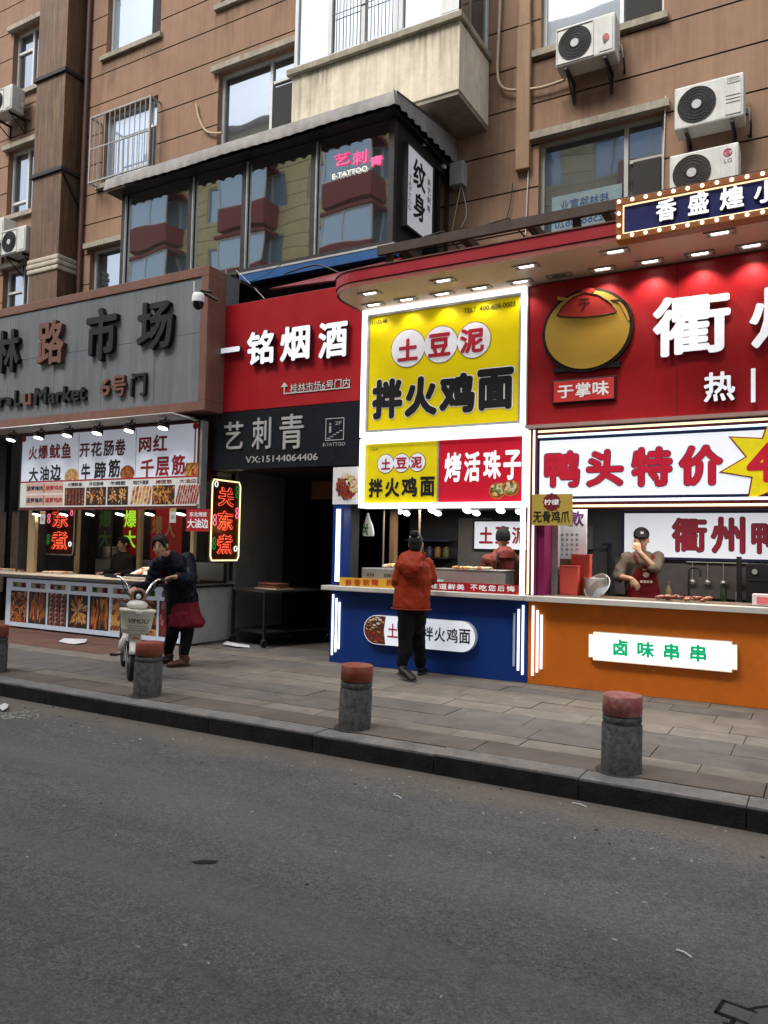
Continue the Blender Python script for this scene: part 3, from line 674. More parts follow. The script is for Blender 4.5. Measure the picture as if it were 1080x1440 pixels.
for k, ch in enumerate('TATTOO'): b.text(ch, (Y0+hw*.05, 6.52-k*.085, Y0+hw*.16, 6.585-k*.085), -4.999, ink, .004, .005, 'right')
b.build('lettering', t)
t = thing('neon_sign', 'pink neon characters over white neon latin letters inside the glass studio', 'neon sign', (-5.6, 9.0, 6.5))
pk = emit('pink_neon', (.95, .12, .34), .42); wn = emit('white_neon', (1, .85, .75), .45)
Z = (270, 0, 4); b = MB(); YN = 9.066
YN = 9.055
for ch, bx in (('艺', (800, 848, 890, 938)), ('刺', (903, 838, 985, 932)), ('青', (1000, 868, 1075, 940))): b.text(ch, BX(YN, *bx, Z), YN, pk, .006, .015)
b.build('pink_tubes', t)
b = MB(); b.text('E-TATTOO', BX(YN, 790, 935, 985, 1005, Z), YN, wn, .006, .002); b.build('white_tubes', t)

# ================================================================ opposite side of the street (seen only in the windows)
op = thing('facing_building', 'olive building across the street behind the viewer, mirrored in the windows', 'building', (-8, -9.5, 0))
olive = mat('olive_render', (.62, .54, .29), .85, var=.1, vs=2, streak=.1)
OP2 = []; xs = [-31.5+2.9*k for k in range(14)]
for x in xs:
    for z in (5.2, 8.1, 11.0, 13.9, 16.8, 19.7): OP2.append((x, x+1.6, z, z+1.6))
b = wall_grid(-34, 10, -.3, 23.4, OP2, 0, [1+.65*k for k in range(34)], olive, groove)
b.v = [(p[0], -9.5-p[1], p[2]) for p in b.v]; b.f = [tuple(reversed(q)) for q in b.f]; b.build('wall', op)
b = MB(); b.box(-34, 10, -14, -9.9, -.3, 23.3, room); b.build('inner_wall', op)
rd = mat('maroon_balcony', (.22, .04, .04), .6)
skyg = glass('sky_glass', (.30, .44, .56), .3)
for i, (x0, x1, z0, z1) in enumerate(OP2):
    f = MB(); f.frame(x0, x1, z0, z1, .06, -9.62, -9.56, upvc); f.box((x0+x1)/2-.03, (x0+x1)/2+.03, -9.62, -9.56, z0+.06, z1-.06, upvc); o = f.build('window', op)
    g = MB(); g.add([(x0, -9.64, z0), (x0, -9.64, z1), (x1, -9.64, z1), (x1, -9.64, z0)], [(3, 2, 1, 0)], skyg); g.build('pane', o)
for k, x in enumerate((-30, -24.2, -18.6, -13, -7.0, -1.2)):
    for z in (4.2, 7.1, 10.0, 12.9, 15.8, 18.7):
        b = MB(); b.box(x, x+2.6, -9.49, -8.5, z, z+1., rd); o = b.build('balcony', op)
        f = MB(); f.frame(x, x+2.6, z+1.004, z+2.5, .07, -8.6, -8.52, upvc); f.box(x+1.27, x+1.33, -8.6, -8.52, z+1.07, z+2.43, upvc); f.add([(x, -8.56, z+1), (x+2.6, -8.56, z+1), (x+2.6, -8.56, z+2.5), (x, -8.56, z+2.5)], [(3, 2, 1, 0)], skyg); f.box(x-.1, x+2.7, -9.49, -8.4, z+2.51, z+2.65, rd); f.build('balcony_window', o)
b = MB(); b.box(-34, 10, -14, -9.2, 23.4, 23.7, lintel); b.build('roof', op)
# ================================================================ flat printed pictures of food (small coloured shapes on a printed panel)
def tone(n, c, em=0.): return mat('print_'+n, c, .5, var=.25, vs=60, em=em)
FT = dict(d=tone('dark', (.03, .016, .012)), b=tone('brown', (.22, .07, .02)), o=tone('orange', (.50, .17, .03)), y=tone('gold', (.62, .34, .09)),
          r=tone('red', (.30, .03, .02)), p=tone('pink', (.45, .20, .16)), c=tone('cream', (.66, .55, .38)), g=tone('green', (.12, .30, .05)), m=tone('maroon', (.12, .03, .025)), w=tone('white', (.66, .66, .64)))
def food(b, x0, z0, x1, z1, Y, kind, seed=0, bgc='d', rnd_clip=False):
    """one printed dish; layers lie a fraction of a millimetre over one another"""
    r = random.Random(seed); W, Hh = x1-x0, z1-z0; y = [Y-.0004]
    if rnd_clip: b.disc((x0+x1)/2, (z0+z1)/2, W/2, Hh/2, Y-.0008, Y, FT[bgc], 24); y[0] = Y-.001
    elif bgc: b.add([(x0, y[0], z0), (x1, y[0], z0), (x1, y[0], z1), (x0, y[0], z1)], [(0, 1, 2, 3)], FT[bgc])
    def blob(cx, cz, a, c, ang, k, n=9):
        y[0] -= .00004
        pts = [(cx+a*cos(t)*cos(ang)-c*sin(t)*sin(ang), cz+a*cos(t)*sin(ang)+c*sin(t)*cos(ang)) for t in [2*pi*i/n for i in range(n)]]
        pts = [(min(max(px, x0), x1), min(max(pz, z0), z1)) for px, pz in pts]
        b.add([(px, y[0], pz) for px, pz in pts], [tuple(range(n))], FT[k])
    def inside():
        while True:
            u, v = r.random(), r.random()
            if not rnd_clip or (u-.5)**2+(v-.5)**2 < .17: return x0+u*W, z0+v*Hh
    s = min(W, Hh)
    if kind == 'tangle':
        for i in range(90):
            cx, cz = inside(); blob(cx, cz, s*r.uniform(.08, .2), s*.035, r.uniform(0, pi), r.choice('bbooory'))
    elif kind == 'strips':
        for i in range(46):
            cx = x0+W*(.1+.8*r.random()); blob(cx, z0+Hh*r.uniform(.15, .85), Hh*r.uniform(.1, .28), s*r.uniform(.03, .06), pi/2+r.uniform(-.2, .2), r.choice('ooobybr'))
    elif kind == 'rings':
        for c in range(3):
            for q in range(7):
                cx, cz = x0+W*(.2+.3*c)+W*.03*r.uniform(-1, 1), z0+Hh*(.08+.14*q)
                blob(cx, cz, s*.13, s*.12, 0, 'p'); blob(cx+s*.02, cz-s*.01, s*.10, s*.09, 0, 'm'); blob(cx-s*.03, cz+s*.05, s*.05, s*.025, .4, 'c')
    elif kind == 'fan':
        for i in range(54):
            a = r.uniform(0, 2*pi); q = r.uniform(.08, .42); blob(x0+W/2+W*q*cos(a), z0+Hh/2+Hh*q*sin(a), s*.15, s*.045, math.atan2(Hh*sin(a), W*cos(a)), r.choice('ycyyob'))
    elif kind == 'skewers':
        n = 6
        for c in range(n):
            cx = x0+W*(c+.5)/n
            blob(cx, z0+Hh/2, Hh*.48, s*.008, pi/2, 'c')
            for q in range(8): blob(cx+W*.02*r.uniform(-1, 1), z0+Hh*(.1+.115*q), s*.075, s*.05, r.uniform(-.5, .5), r.choice('brobmr'))
    elif kind == 'flowers':
        for c in (.27, .73):
            for i in range(34):
                a = r.uniform(0, 2*pi); q = r.uniform(.03, .24); blob(x0+W*c+W*q*.9*cos(a), z0+Hh*.5+Hh*q*1.8*sin(a), s*.09, s*.04, a, r.choice('oyobyc'))
    elif kind == 'slants':
        for c in range(6):
            for q in range(6): blob(x0+W*(.10+.16*c+.02*q), z0+Hh*(.13+.15*q), s*.15, s*.085, .9, r.choice('yobyo'))
    elif kind == 'reds':
        for c in range(9):
            cx = x0+W*(.08+.105*c)
            for q in range(6): blob(cx+W*.025*(q-2), z0+Hh*(.12+.15*q), s*.15, s*.07, 1.25, r.choice('rrmrpb'))
    elif kind == 'noodles':
        for i in range(260): cx, cz = inside(); blob(cx, cz, s*r.uniform(.05, .10), s*.035, r.uniform(0, pi), r.choice('rrmrrdb' if cx+cz < x0+z0+(W+Hh)*.52 else 'cywcyd'))
    elif kind == 'balls':
        for c in (.3, .7):
            blob(x0+W*c, z0+Hh*(.4+.3*(c-.3)), s*.42, s*.38, 0, 'o', 18); blob(x0+W*c, z0+Hh*(.4+.3*(c-.3)), s*.37, s*.33, 0, 'b', 18)
            for q in range(26): blob(x0+W*c+s*.26*r.uniform(-1, 1), z0+Hh*(.45+.3*(c-.3))+s*.22*r.uniform(-1, 1), s*.10, s*.07, r.uniform(0, pi), r.choice('cyycgbc'))
    return b
ink = mat('black_ink', (.010, .010, .011), .5); redink = mat('red_ink', (.42, .012, .03), .5); dredink = mat('maroon_ink', (.16, .015, .02), .5)
lit = mat('lit_acrylic', (.70, .73, .78), .35, var=.07, vs=1.6, em=.40, emc=(.86, .90, 1.0)); litw = emit('led_white', (.92, .96, 1), 1.25); lity = mat('lit_yellow', (.68, .54, .002), .35, var=.06, vs=1.5, em=.24, bump=.10, bs=2.0)
litr = mat('lit_red', (.55, .010, .030), .35, var=.03, em=.12); led = emit('led_tube', (.86, .93, 1), 1.5); ledw = emit('led_warm', (1, .72, .42), 1.3); ledoff = mat('led_off', (.35, .42, .55), .3)
# ================================================================ market sign
MY = 7.90
t = thing('market_sign', 'big grey panelled market sign with copper frame and dark raised characters', 'sign', (-10, MY+.2, 3.2))
mx0, mx1, mz0, mz1 = -15.5, -7.30, 3.225, 5.215
b = MB(); b.frame(mx0, mx1, mz0, mz1, .135, MY-.02, MY+.34, rust); b.build('frame', t, bevel=.008)
pv = [mx0+.14, -14.2, -13.1] + [U(px, 520, MY)[0] for px in (12, 76, 143, 217)] + [mx1-.14]; zz = [mz0+.137, 4.31, mz1-.137]
b = MB()
for i in range(len(pv)-1):
    for j in range(2): b.box(pv[i]+.003, pv[i+1]-.003, MY, MY+.03, zz[j]+.003, zz[j+1]-.003, greyp)
b.box(pv[0], pv[-1], MY+.02, MY+.028, zz[0], zz[2], mat('panel_gap', (.30, .31, .31), .7)); b.build('panel', t)
b = MB(); b.box(mx0+.1, mx1-.006, MY+.345, MY+.62, mz0+.02, mz1-.01, mat('sign_back', (.13, .14, .14), .6, var=.15)); b.build('back_box', t)
chd = mat('dark_letter', (.016, .016, .017), .6, var=.3); chs = mat('letter_side', (.005, .005, .005), .8); chc = mat('copper_letter', (.165, .075, .052), .55, var=.25)
Z5 = (0, 360, 4); b = MB(); LY = MY-.001
for ch, bx, mm in (('桂', (-190, 440, -60, 730), chd), ('林', (-5, 412, 128, 668), chd), ('路', (232, 355, 380, 625), chc), ('市', (505, 285, 675, 605), chd), ('场', (792, 245, 990, 545), chd)):
    b.text(ch, BX(LY, *bx, Z5), LY, mm, .075, .035, side=chs if mm is chd else mat('copper_side', (.09, .035, .025), .6))
b.build('characters', t)
b = MB()
for s_, bx, mm in (('Gui', (-230, 790, -95, 880), chc), ('lin', (-85, 770, 78, 862), chd), ('L', (95, 755, 130, 848), chd), ('u', (142, 772, 188, 845), chc), ('M', (208, 738, 275, 842), chd), ('arket', (285, 722, 495, 835), chd), ('6', (578, 690, 632, 792), chc), ('号', (640, 672, 722, 798), chc), ('门', (748, 655, 832, 795), chd)):
    b.text(s_, BX(LY, *bx, Z5), LY, mm, .05, .03, side=chs if mm is chd else MT['copper_side'])
b.build('lettering', t)
t = thing('security_camera', 'white dome security camera on an arm at the right end of the grey market sign', 'camera', (-7.26, 7.7, 4.5))
b = MB(); b.tube([(-7.26, 7.90, 4.84), (-7.26, 7.70, 4.80)], .018, blackm, 8); b.tube([(-7.18, 7.93, 4.72), (-7.26, 7.72, 4.78)], .02, blackm, 8); b.build('arm', t)
b = MB(); b.lathe([(.02, .16), (.07, .15), (.085, .10), (.085, .03)][::-1], white, 20, (-7.27, 7.66, 4.60)); b.tube([(-7.33, 7.64, 4.7), (-7.335, 7.64, 4.92)], .008, white, 6); b.build('housing', t)
b = MB(); vs, fs = ball((-7.27, 7.66, 4.615), .075, .075, .085); b.add(vs, fs, mat('dome_black', (.008, .008, .009), .12), True); b.build('dome', t)
# ================================================================ passage, red tobacco sign, tattoo board
RY = 8.25
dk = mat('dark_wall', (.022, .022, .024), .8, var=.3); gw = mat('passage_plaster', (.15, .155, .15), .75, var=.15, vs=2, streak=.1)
t = thing('market_passage', 'dark covered passage into the market between the skewer stall and the blue stall', 'passage', (-6.4, 8.9, 0))
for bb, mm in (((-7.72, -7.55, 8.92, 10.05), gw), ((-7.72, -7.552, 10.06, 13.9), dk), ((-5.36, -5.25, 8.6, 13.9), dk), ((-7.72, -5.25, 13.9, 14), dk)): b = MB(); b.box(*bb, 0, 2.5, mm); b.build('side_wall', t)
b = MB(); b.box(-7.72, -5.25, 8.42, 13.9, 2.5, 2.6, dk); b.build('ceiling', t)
b = MB(); b.box(-7.72, -5.0, 9.4, 9.5, 2.6, 5.45, mat('dark_gap_board', (.018, .022, .030), .7)); b.build('upper_wall', t)  # dark board stands in for the shaded gap above the red sign
t = thing('tobacco_sign', 'red sign board with white lit raised characters and a small arrow line', 'sign', (-6.3, RY+.08, 3.25))
rx0, rx1, rz0, rz1 = -7.58, -4.98, 3.25, 4.755
b = MB(); b.box(rx0, rx1, RY, RY+.16, rz0, rz1, redp); b.build('panel', t, bevel=.006)
Z6 = (270, 360, 4); b = MB(); lw = mat('lit_letter', (.72, .75, .80), .3, em=.42, emc=(.85, .9, 1)); lsd = mat('lit_letter_side', (.03, .02, .03), .5)
for ch, bx in (('一', (147, 515, 290, 560)), ('铭', (330, 420, 480, 625)), ('烟', (517, 390, 682, 605)), ('酒', (730, 366, 893, 590))):
    b.text(ch, BX(RY, *bx, Z6), RY-.03, lw, .05, .045 if ch != '一' else .05, side=lsd)
b.build('characters', t)
b = MB(); wl = mat('white_vinyl', (.55, .53, .50), .5); b.text('桂林市场6号门内', BX(RY, 556, 688, 890, 772, Z6), RY-.001, wl, .012, .012, side=lsd)
xa, za, xb, zb = BX(RY, 502, 710, 540, 780, Z6); xe = U(270+890/4, 360+752/4, RY)[0]; xm = (xa+xb)/2
b.poly([(xm-.006, za), (xm+.010, za), (xm+.010, zb-.06), (xb, zb-.06), (xm, zb), (xa, zb-.06), (xm-.006, zb-.06)], RY-.012, RY-.001, wl)
b.box(xm+.011, xe, RY-.012, RY-.001, za, za+.014, wl); b.build('direction_line', t)
b = MB()
b.add([(-6.95, 8.75, 5.10), (-4.9, 8.2, 4.80), (-4.9, 9.0, 5.30), (-6.6, 9.0, 5.22)], [(0, 1, 2, 3)], mat('shaded_red_sheet', (.14, .008, .012), .5)); b.add([(-6.95, 8.75, 5.08), (-6.6, 9.0, 5.20), (-4.9, 9.0, 5.28), (-4.9, 8.2, 4.78)], [(0, 1, 2, 3)], MT['shaded_red_sheet'])  # red darkened in its colour for the shade under the blue beam
props(b.build('sheet_offcut', loc=(-6, 8.6, 4.9)), 'loose red sheet lying tilted on top of the red tobacco sign', 'sheet')
t = thing('tattoo_board', 'black sign board with silver brush characters and phone number under the red sign', 'sign', (-6.3, RY+.08, 2.44))
b = MB(); b.box(-7.50, -4.98, RY+.004, RY+.16, 2.445, 3.244, mat('black_acrylic', (.010, .012, .016), .3)); b.build('panel', t)
b = MB(); b.box(-7.585, -7.545, RY+.01, RY+.2, 2.3, 3.244, mat('dark_red_post', (.06, .006, .006), .6)); b.build('red_edge', t)
sv = mat('silver_letter', (.42, .41, .40), .4, metal=.2); b = MB(); TY = RY+.003
for ch, bx in (('艺', (185, 930, 290, 1090)), ('刺', (343, 905, 447, 1090)), ('青', (497, 885, 630, 1090))): b.text(ch, BX(TY, *bx, Z6), TY, sv, .02, .012)
b.build('characters', t)
b = MB(); b.text('VX:15144064406', BX(TY, 302, 1110, 708, 1165, Z6), TY, sv, .006, .012); b.build('phone_number', t)
b = MB(); xa, za, xb, zb = BX(TY, 752, 908, 856, 1040, Z6); b.frame(xa, xb, za, zb, .010, TY-.006, TY-.001, sv); b.text('2F', (xa+(xb-xa)*.52, zb-.09, xb-.04, zb-.045), TY-.001, sv, .004, .002)
for k in range(5): b.box(xa+.03+k*.045, xa+.075+k*.045, TY-.005, TY-.001, za+.025+k*.022, za+.037+k*.022, sv)
b.disc(xa+.07, zb-.075, .014, .014, TY-.005, TY-.001, sv, 12); b.box(xa+.055, xa+.085, TY-.005, TY-.001, za+.10, zb-.10, sv); b.text('E-TATTOO', BX(TY, 738, 1046, 862, 1072, Z6), TY, sv, .004, .004); b.build('stair_icon', t)
for i, (p, q) in enumerate((((318, 378), (325, 425)), ((326, 382), (352, 418)), ((332, 380), (372, 420)), ((355, 395), (395, 372)))):
    cable('thin loose wire hanging over the gap left of the red sign' if i < 3 else 'dark cable sagging under the blue beam', [p, ((p[0]+q[0])/2+(-4, 3, 5, 0)[i], (p[1]+q[1])/2+4), q], .0045, cabw if i % 2 == 0 else cabb, 8.9, 'loose_wire')
    o = [x for x in bpy.data.objects if x.name.startswith('loose_wire')][-1]; 
    if i < 3: o['group'] = 'loose wires by the red sign'
cable('dark cable bundle crossing below the right part of the blue beam', [(400, 385), (440, 372), (455, 374), (480, 385)], .012, cabb, 8.85, 'loose_wire')
# market hall wall behind the left stall, dark neighbouring shop front
t = thing('market_hall', 'dark ground floor wall of the market behind the skewer stall', 'building', (-12, 10, 0))
b = MB(); b.box(-26, -7.73, 10.0, 10.2, 0, 5.2, dk); b.box(-26, -7.35, 8.6, 10.2, 5.2, 5.25, dk); b.build('wall', t)
b = MB(); b.box(-26, -12.6, 8.62, 8.72, 0, 3.2, mat('dark_stall_front', (.030, .026, .022), .7, var=.4, vs=3)); b.build('stall_front', t)  # dark panel stands in for the neighbouring stall's unlit interior
b = MB()
for k in range(4): b.box(-14.2+k*.62, -13.75+k*.62, 8.60, 8.618, .5+.1*(k % 2), 1.9, mat('dim_crate', (.05, .03, .02), .8, var=.5))
b.build('stacked_goods', t)

# ================================================================ canopy over the two right stalls
SZ = 4.33
ct = thing('eave_canopy', 'red edged canopy with rounded left end and lit soffit over the two right stalls', 'canopy', (-2, 7.6, SZ))
sof = mat('soffit_panel', (.50, .37, .27), .45, var=.12, vs=2, streak=.05)
def rounded(x0, x1, y0, y1, r, n=8):
    p = [(x0+r-r*cos(a), y0+r-r*sin(a)) for a in [pi/2*k/n for k in range(n+1)]]
    return p+[(x1, y0), (x1, y1), (x0, y1)]
cx0, cx1, cy0, cy1 = -4.97, 2.6, 7.28, 8.34
P = rounded(cx0, cx1, cy0, cy1, .42)
b = MB(); n = len(P)
b.add([(x, y, SZ) for x, y in P], [tuple(reversed(range(n)))], sof); b.build('soffit', ct)
P2 = rounded(cx0-.03, cx1, cy0-.03, cy1, .45); f = MB(); m = len(P2)
zt = SZ+.265
for z0, z1, off, mm in ((SZ-.015, SZ+.04, .0, mat('fascia_lip', (.30, .09, .07), .4)), (SZ+.044, SZ+.165, .012, reddim), (SZ+.168, SZ+.18, .025, mat('fascia_cap', (.16, .07, .055), .5))):
    Q = rounded(cx0-.03-off, cx1, cy0-.03-off, cy1, .45+off)
    vs = [(x, y, z0) for x, y in Q]+[(x, y, z1) for x, y in Q]; k = len(Q)
    f.add(vs, [(i, i+1, i+1+k, i+k) for i in range(9)]+[(k-1, 0, k, 2*k-1)], mm, False)
    f.add([(x, y, z1) for x, y in Q], [tuple(range(k))], mm)
f.build('fascia', ct)
b = MB(); b.box(cx0+.1, cx1, cy1+.01, cy1+.4, SZ-.3, SZ+.2, blackm); b.build('back_support', ct)
lampm = emit('downlight_lens', (1, .97, .9), 4.5); lampoff = mat('unlit_lens', (.05, .045, .04), .4); tr = mat('downlight_trim', (.30, .28, .26), .4, metal=.4)
dl = [(520, 412, 1), (623, 394, 1), (740, 374, 1), (529, 430, 1), (575, 423, 1), (625, 415, 1), (676, 406, 1), (732, 396, 1), (865, 353, 1), (1012, 327, 1), (788, 389, 0), (849, 380, 1), (915, 369, 1), (985, 358, 1), (1057, 346, 1)]
for i, (px, py, on) in enumerate(dl):
    x, y = G(px, py, SZ); y = min(y, 7.93)
    b = MB(); a, c = .135, .062
    for (u0, u1, v0, v1) in ((-a, a, -c, -c+.02), (-a, a, c-.02, c), (-a, -a+.022, -c+.02, c-.02), (a-.022, a, -c+.02, c-.02)): b.box(x+u0, x+u1, y+v0, y+v1, SZ-.014, SZ-.001, tr)
    d = b.build('downlight', ct); b = MB(); b.box(x-.072, x+.072, y-.020, y+.020, SZ-.009, SZ-.002, lampm if on else lampoff); b.build('lens', d)
    if on: lamp('canopy_lamp', 'SPOT', (x, y, SZ-.03), 5 if px < 760 else 12, (1, .95, .88) if px < 760 else (1, .86, .72), .04, 120, parent=ct)
for k in range(3):
    x, y = 0.55+k*.7, 7.85; b = MB(); b.box(x-.13, x+.13, y-.06, y+.06, SZ-.012, SZ-.001, tr); d = b.build('downlight', ct); b = MB(); b.box(x-.1, x+.1, y-.03, y+.03, SZ-.016, SZ-.013, lampm); b.build('lens', d)
    lamp('canopy_lamp', 'SPOT', (x, y, SZ-.03), 17, (1, .86, .72), .04, 120, parent=ct)
# brown steel frame above the canopy
t = thing('steel_pergola', 'dark brown steel beams running above the red canopy', 'pergola', (-1.5, 8.2, 4.7))
b = MB(); b.box(-4.72, 2.6, 8.0, 8.06, 4.955, 5.065, steelbr)
for x in (-4.4, -3.62, -2.82, -2.0, -1.1, -.2, .8): b.box(x-.045, x+.045, 8.064, 10.78, 4.965, 5.05, steelbr)
b.box(-4.72, 2.6, 10.0, 10.06, 5.052, 5.10, steelbr)
for x in (-4.6, -2.3, 0.2): b.box(x-.04, x+.04, 8.065, 8.13, 4.4, 4.963, steelbr)
b.build('beam', t)
b = MB()
for x in (-3.9, -3.1): b.tube([(x-.2, 8.03, 5.08), (x+.05, 8.03, 5.10), (x+.2, 8.2, 4.9)], .01, cabb, 6)
props(b.build('loose_cable', loc=(-3.5, 8.4, 4.97)), 'black cable ends lying across the brown steel frame', 'cable')
# bulb-lit marquee
QY = 7.12
t = thing('marquee_sign', 'navy sign with white characters framed by glowing bulbs above the red canopy', 'sign', (0, QY+.1, 4.25))
qx0, qx1, qz0, qz1 = -1.665, 2.4, 4.268, 4.655
fm = mat('marquee_frame', (.26, .085, .022), .45, var=.12); b = MB(); b.frame(qx0, qx1, qz0, qz1, .058, QY, QY+.14, fm); b.build('frame', t, bevel=.005)
b = MB(); b.box(qx0+.058, qx1-.058, QY+.03, QY+.13, qz0+.058, qz1-.058, mat('navy_panel', (.012, .014, .10), .4)); b.build('panel', t)
b = MB(); b.frame(qx0+.060, qx1-.060, qz0+.060, qz1-.060, .008, QY+.012, QY+.029, ledw); b.build('led_line', t)
bulbm = emit('bulb_glow', (1, .80, .50), 2.6); bv, bf = ball((0, 0, 0), .017, .017, .017, n=10)
pos = [(qx0+.029+.1185*k, z) for k in range(34) for z in (qz0+.029, qz1-.029)]+[(qx0+.029, qz0+.029+.1097*k) for k in (1, 2)]
pb = None
for x, z in pos:
    if pb is None:
        b = MB(); b.add(bv, bf, bulbm, True); pb = b.build('bulb', t, local=True); o = pb
    else: o = pb.copy(); COL.objects.link(o); o.parent = t
    o.location = (x, QY-.010-(QY+.1), z-4.25); o.location = (x-0, -.11, z-4.25)
Z4 = (810, 0, 4); b = MB(); vr = random.Random(5)
for ch, bx in (('香', (450, 1110, 565, 1250)), ('盛', (630, 1072, 747, 1215)), ('煌', (808, 1036, 945, 1186)), ('小', (1000, 1000, 1140, 1150)), ('吃', (1190, 965, 1330, 1115))): b.text(ch, BX(QY, *bx, Z4), QY+.028, mat('marquee_letter', (.75, .77, .78), .3, em=.7), .03, .045, side=lsd)
b.build('characters', t)

# ================================================================ blue noodle stall
F = 8.08
blue = mat('blue_laminate', (.0045, .030, .175), .38, var=.10, vs=2, dirt=(.01, .03, .10), dirt_amt=.4, ds=2.2); orange = mat('orange_laminate', (.54, .130, .010), .42, var=.10, vs=2, dirt=(.20, .05, .01), dirt_amt=.4, ds=2.2)
ctop = mat('counter_stone', (.50, .48, .44), .4, var=.08, vs=20, dirt=(.3, .28, .25), dirt_amt=.3)
wallin = mat('stall_wall', (.10, .095, .09), .6, var=.15); wallin2 = mat('stall_wall_dark', (.035, .034, .036), .6, var=.2)
ns = thing('noodle_stall', 'blue fronted noodle stall with white counter and lit tubes', 'stall', (-4.05, 8.9, 0))
b = MB(); b.box(-5.32, -2.79, F, F+.06, .004, .884, blue); b.box(-5.32, -5.26, F+.06, 8.6, .004, .884, blue); b.build('counter_front', ns)
b = MB(); b.box(-5.37, -2.783, 7.93, 8.52, .886, .942, ctop); b.build('countertop', ns, bevel=.008)
b = MB(); b.box(-5.315, -5.155, F, F+.16, .944, 1.93, blue); b.box(-5.31, -5.25, F+.16, 10, .944, 2.0, wallin2); b.build('side_post', ns)
b = MB(); b.box(-5.255, -5.20, F-.022, F-.002, .99, 1.88, led); b.build('post_light', ns)
b = MB(); b.box(-2.875, -2.825, F-.03, F-.002, .944, 1.875, led); b.build('post_light', ns)
for xs_, order in (((-5.275, -5.225, -5.18), (0, 1, 2)), ((-2.835, -2.885, -2.935), (0, 1, 2))):
    for x, k in zip(xs_, order):
        z0, z1 = ((.09, .83), (.13, .785), (.17, .74))[k]
        b = MB(); b.tube([(x, F-.014, z0), (x, F-.014, z1)], .0125, ledoff if (x < -2.93 and x > -3) else led, 10); b.build('light_tube', ns)
b = MB(); b.box(-5.25, -2.80, 10.0, 10.06, 0, 2.1, wallin2); b.box(-4.45, -3.95, 9.94, 9.99, .9, 1.85, mat('fridge_panel', (.13, .12, .115), .5, var=.15)); b.box(-2.80, -2.74, F+.1, 10, 0, 2.7, wallin2); b.build('back_wall', ns)
b = MB(); b.box(-5.3, -2.80, F+.2, 10, 1.945, 1.985, mat('stall_ceiling', (.05, .05, .055), .5)); b.box(-5.3, -2.80, 8.35, 10, .02, .05, dk); b.build('ceiling', ns)
sl_ = emit('ceiling_lens', (1, .98, .95), 5.)
for px, py in ((524, 718), (545, 719.5), (561, 718), (590, 723), (608, 717), (634, 723), (657, 717), (680, 722), (704, 717), (731, 719)):
    x, y = G(px, py, 1.92); y = min(max(y, 8.38), 9.8); b = MB()
    ld = Vector((0, -.62, -.78)); lc = Vector((x, y, 1.915)); b.tube([lc-ld*.05, lc], [.05, .066], blackm, 18); b.tube([lc-ld*.04, (x, y+.03, 1.96)], .012, blackm, 6); d = b.build('ceiling_lamp', ns)
    b = MB(); b.tube([lc+ld*.001, lc+ld*.005], .058, sl_, 18); b.build('lens', d)
lamp('stall_area_light', 'AREA', (-4.4, 8.7, 1.90), 7, (1, .95, .88), (.9, .3), parent=ns); lamp('stall_area_light', 'AREA', (-3.4, 8.9, 1.90), 9, (1, .95, .88), (.7, .4), parent=ns)
b = MB()
for x in (U(539, 760, 8.75)[0], U(597, 760, 8.9)[0]): b.tube([(x, 8.75, .95), (x, 8.75, 1.94)], .014, mat('steel_rod', (.30, .22, .16), .4, metal=.5), 8)
b.box(-5.02, -4.95, 9.0, 9.1, .9, 1.94, mat('tan_board', (.22, .13, .07), .7)); b.build('rail_post', ns)
# strip of slogans along the counter edge
SY = 8.035; ZS = (450, 600, 3.484)
b = MB(); b.box(-5.17, -4.02, SY, SY+.012, .944, 1.045, mat('slogan_yellow', (.55, .30, .03), .4, em=.1)); b.box(-4.018, -2.88, SY, SY+.012, .944, 1.045, redp); sp = b.build('slogan_strip', ns)
b = MB(); wv = mat('white_ink', (.72, .72, .72), .5, em=.15); rv = mat('red_vinyl', (.42, .04, .02), .5)
for ch, xa, xb in (('鲜', 125, 156), ('香', 166, 200), ('软', 210, 244), ('糯', 252, 286), ('热', 325, 356)): b.text(ch, BX(SY, xa, 747, xb, 780, ZS), SY-.001, rv, .003, .03)
for ch, xa, xb in (('味', 540, 577), ('道', 582, 622), ('鲜', 627, 665), ('美', 670, 708), ('不', 737, 772), ('吃', 780, 818), ('您', 825, 862), ('后', 870, 905), ('悔', 915, 955)):
    d = (xa-540)*.035; b.text(ch, BX(SY, xa, 766+d, xb, 796+d, ZS), SY-.001, wv, .003, .03)
b.build('lettering', sp)
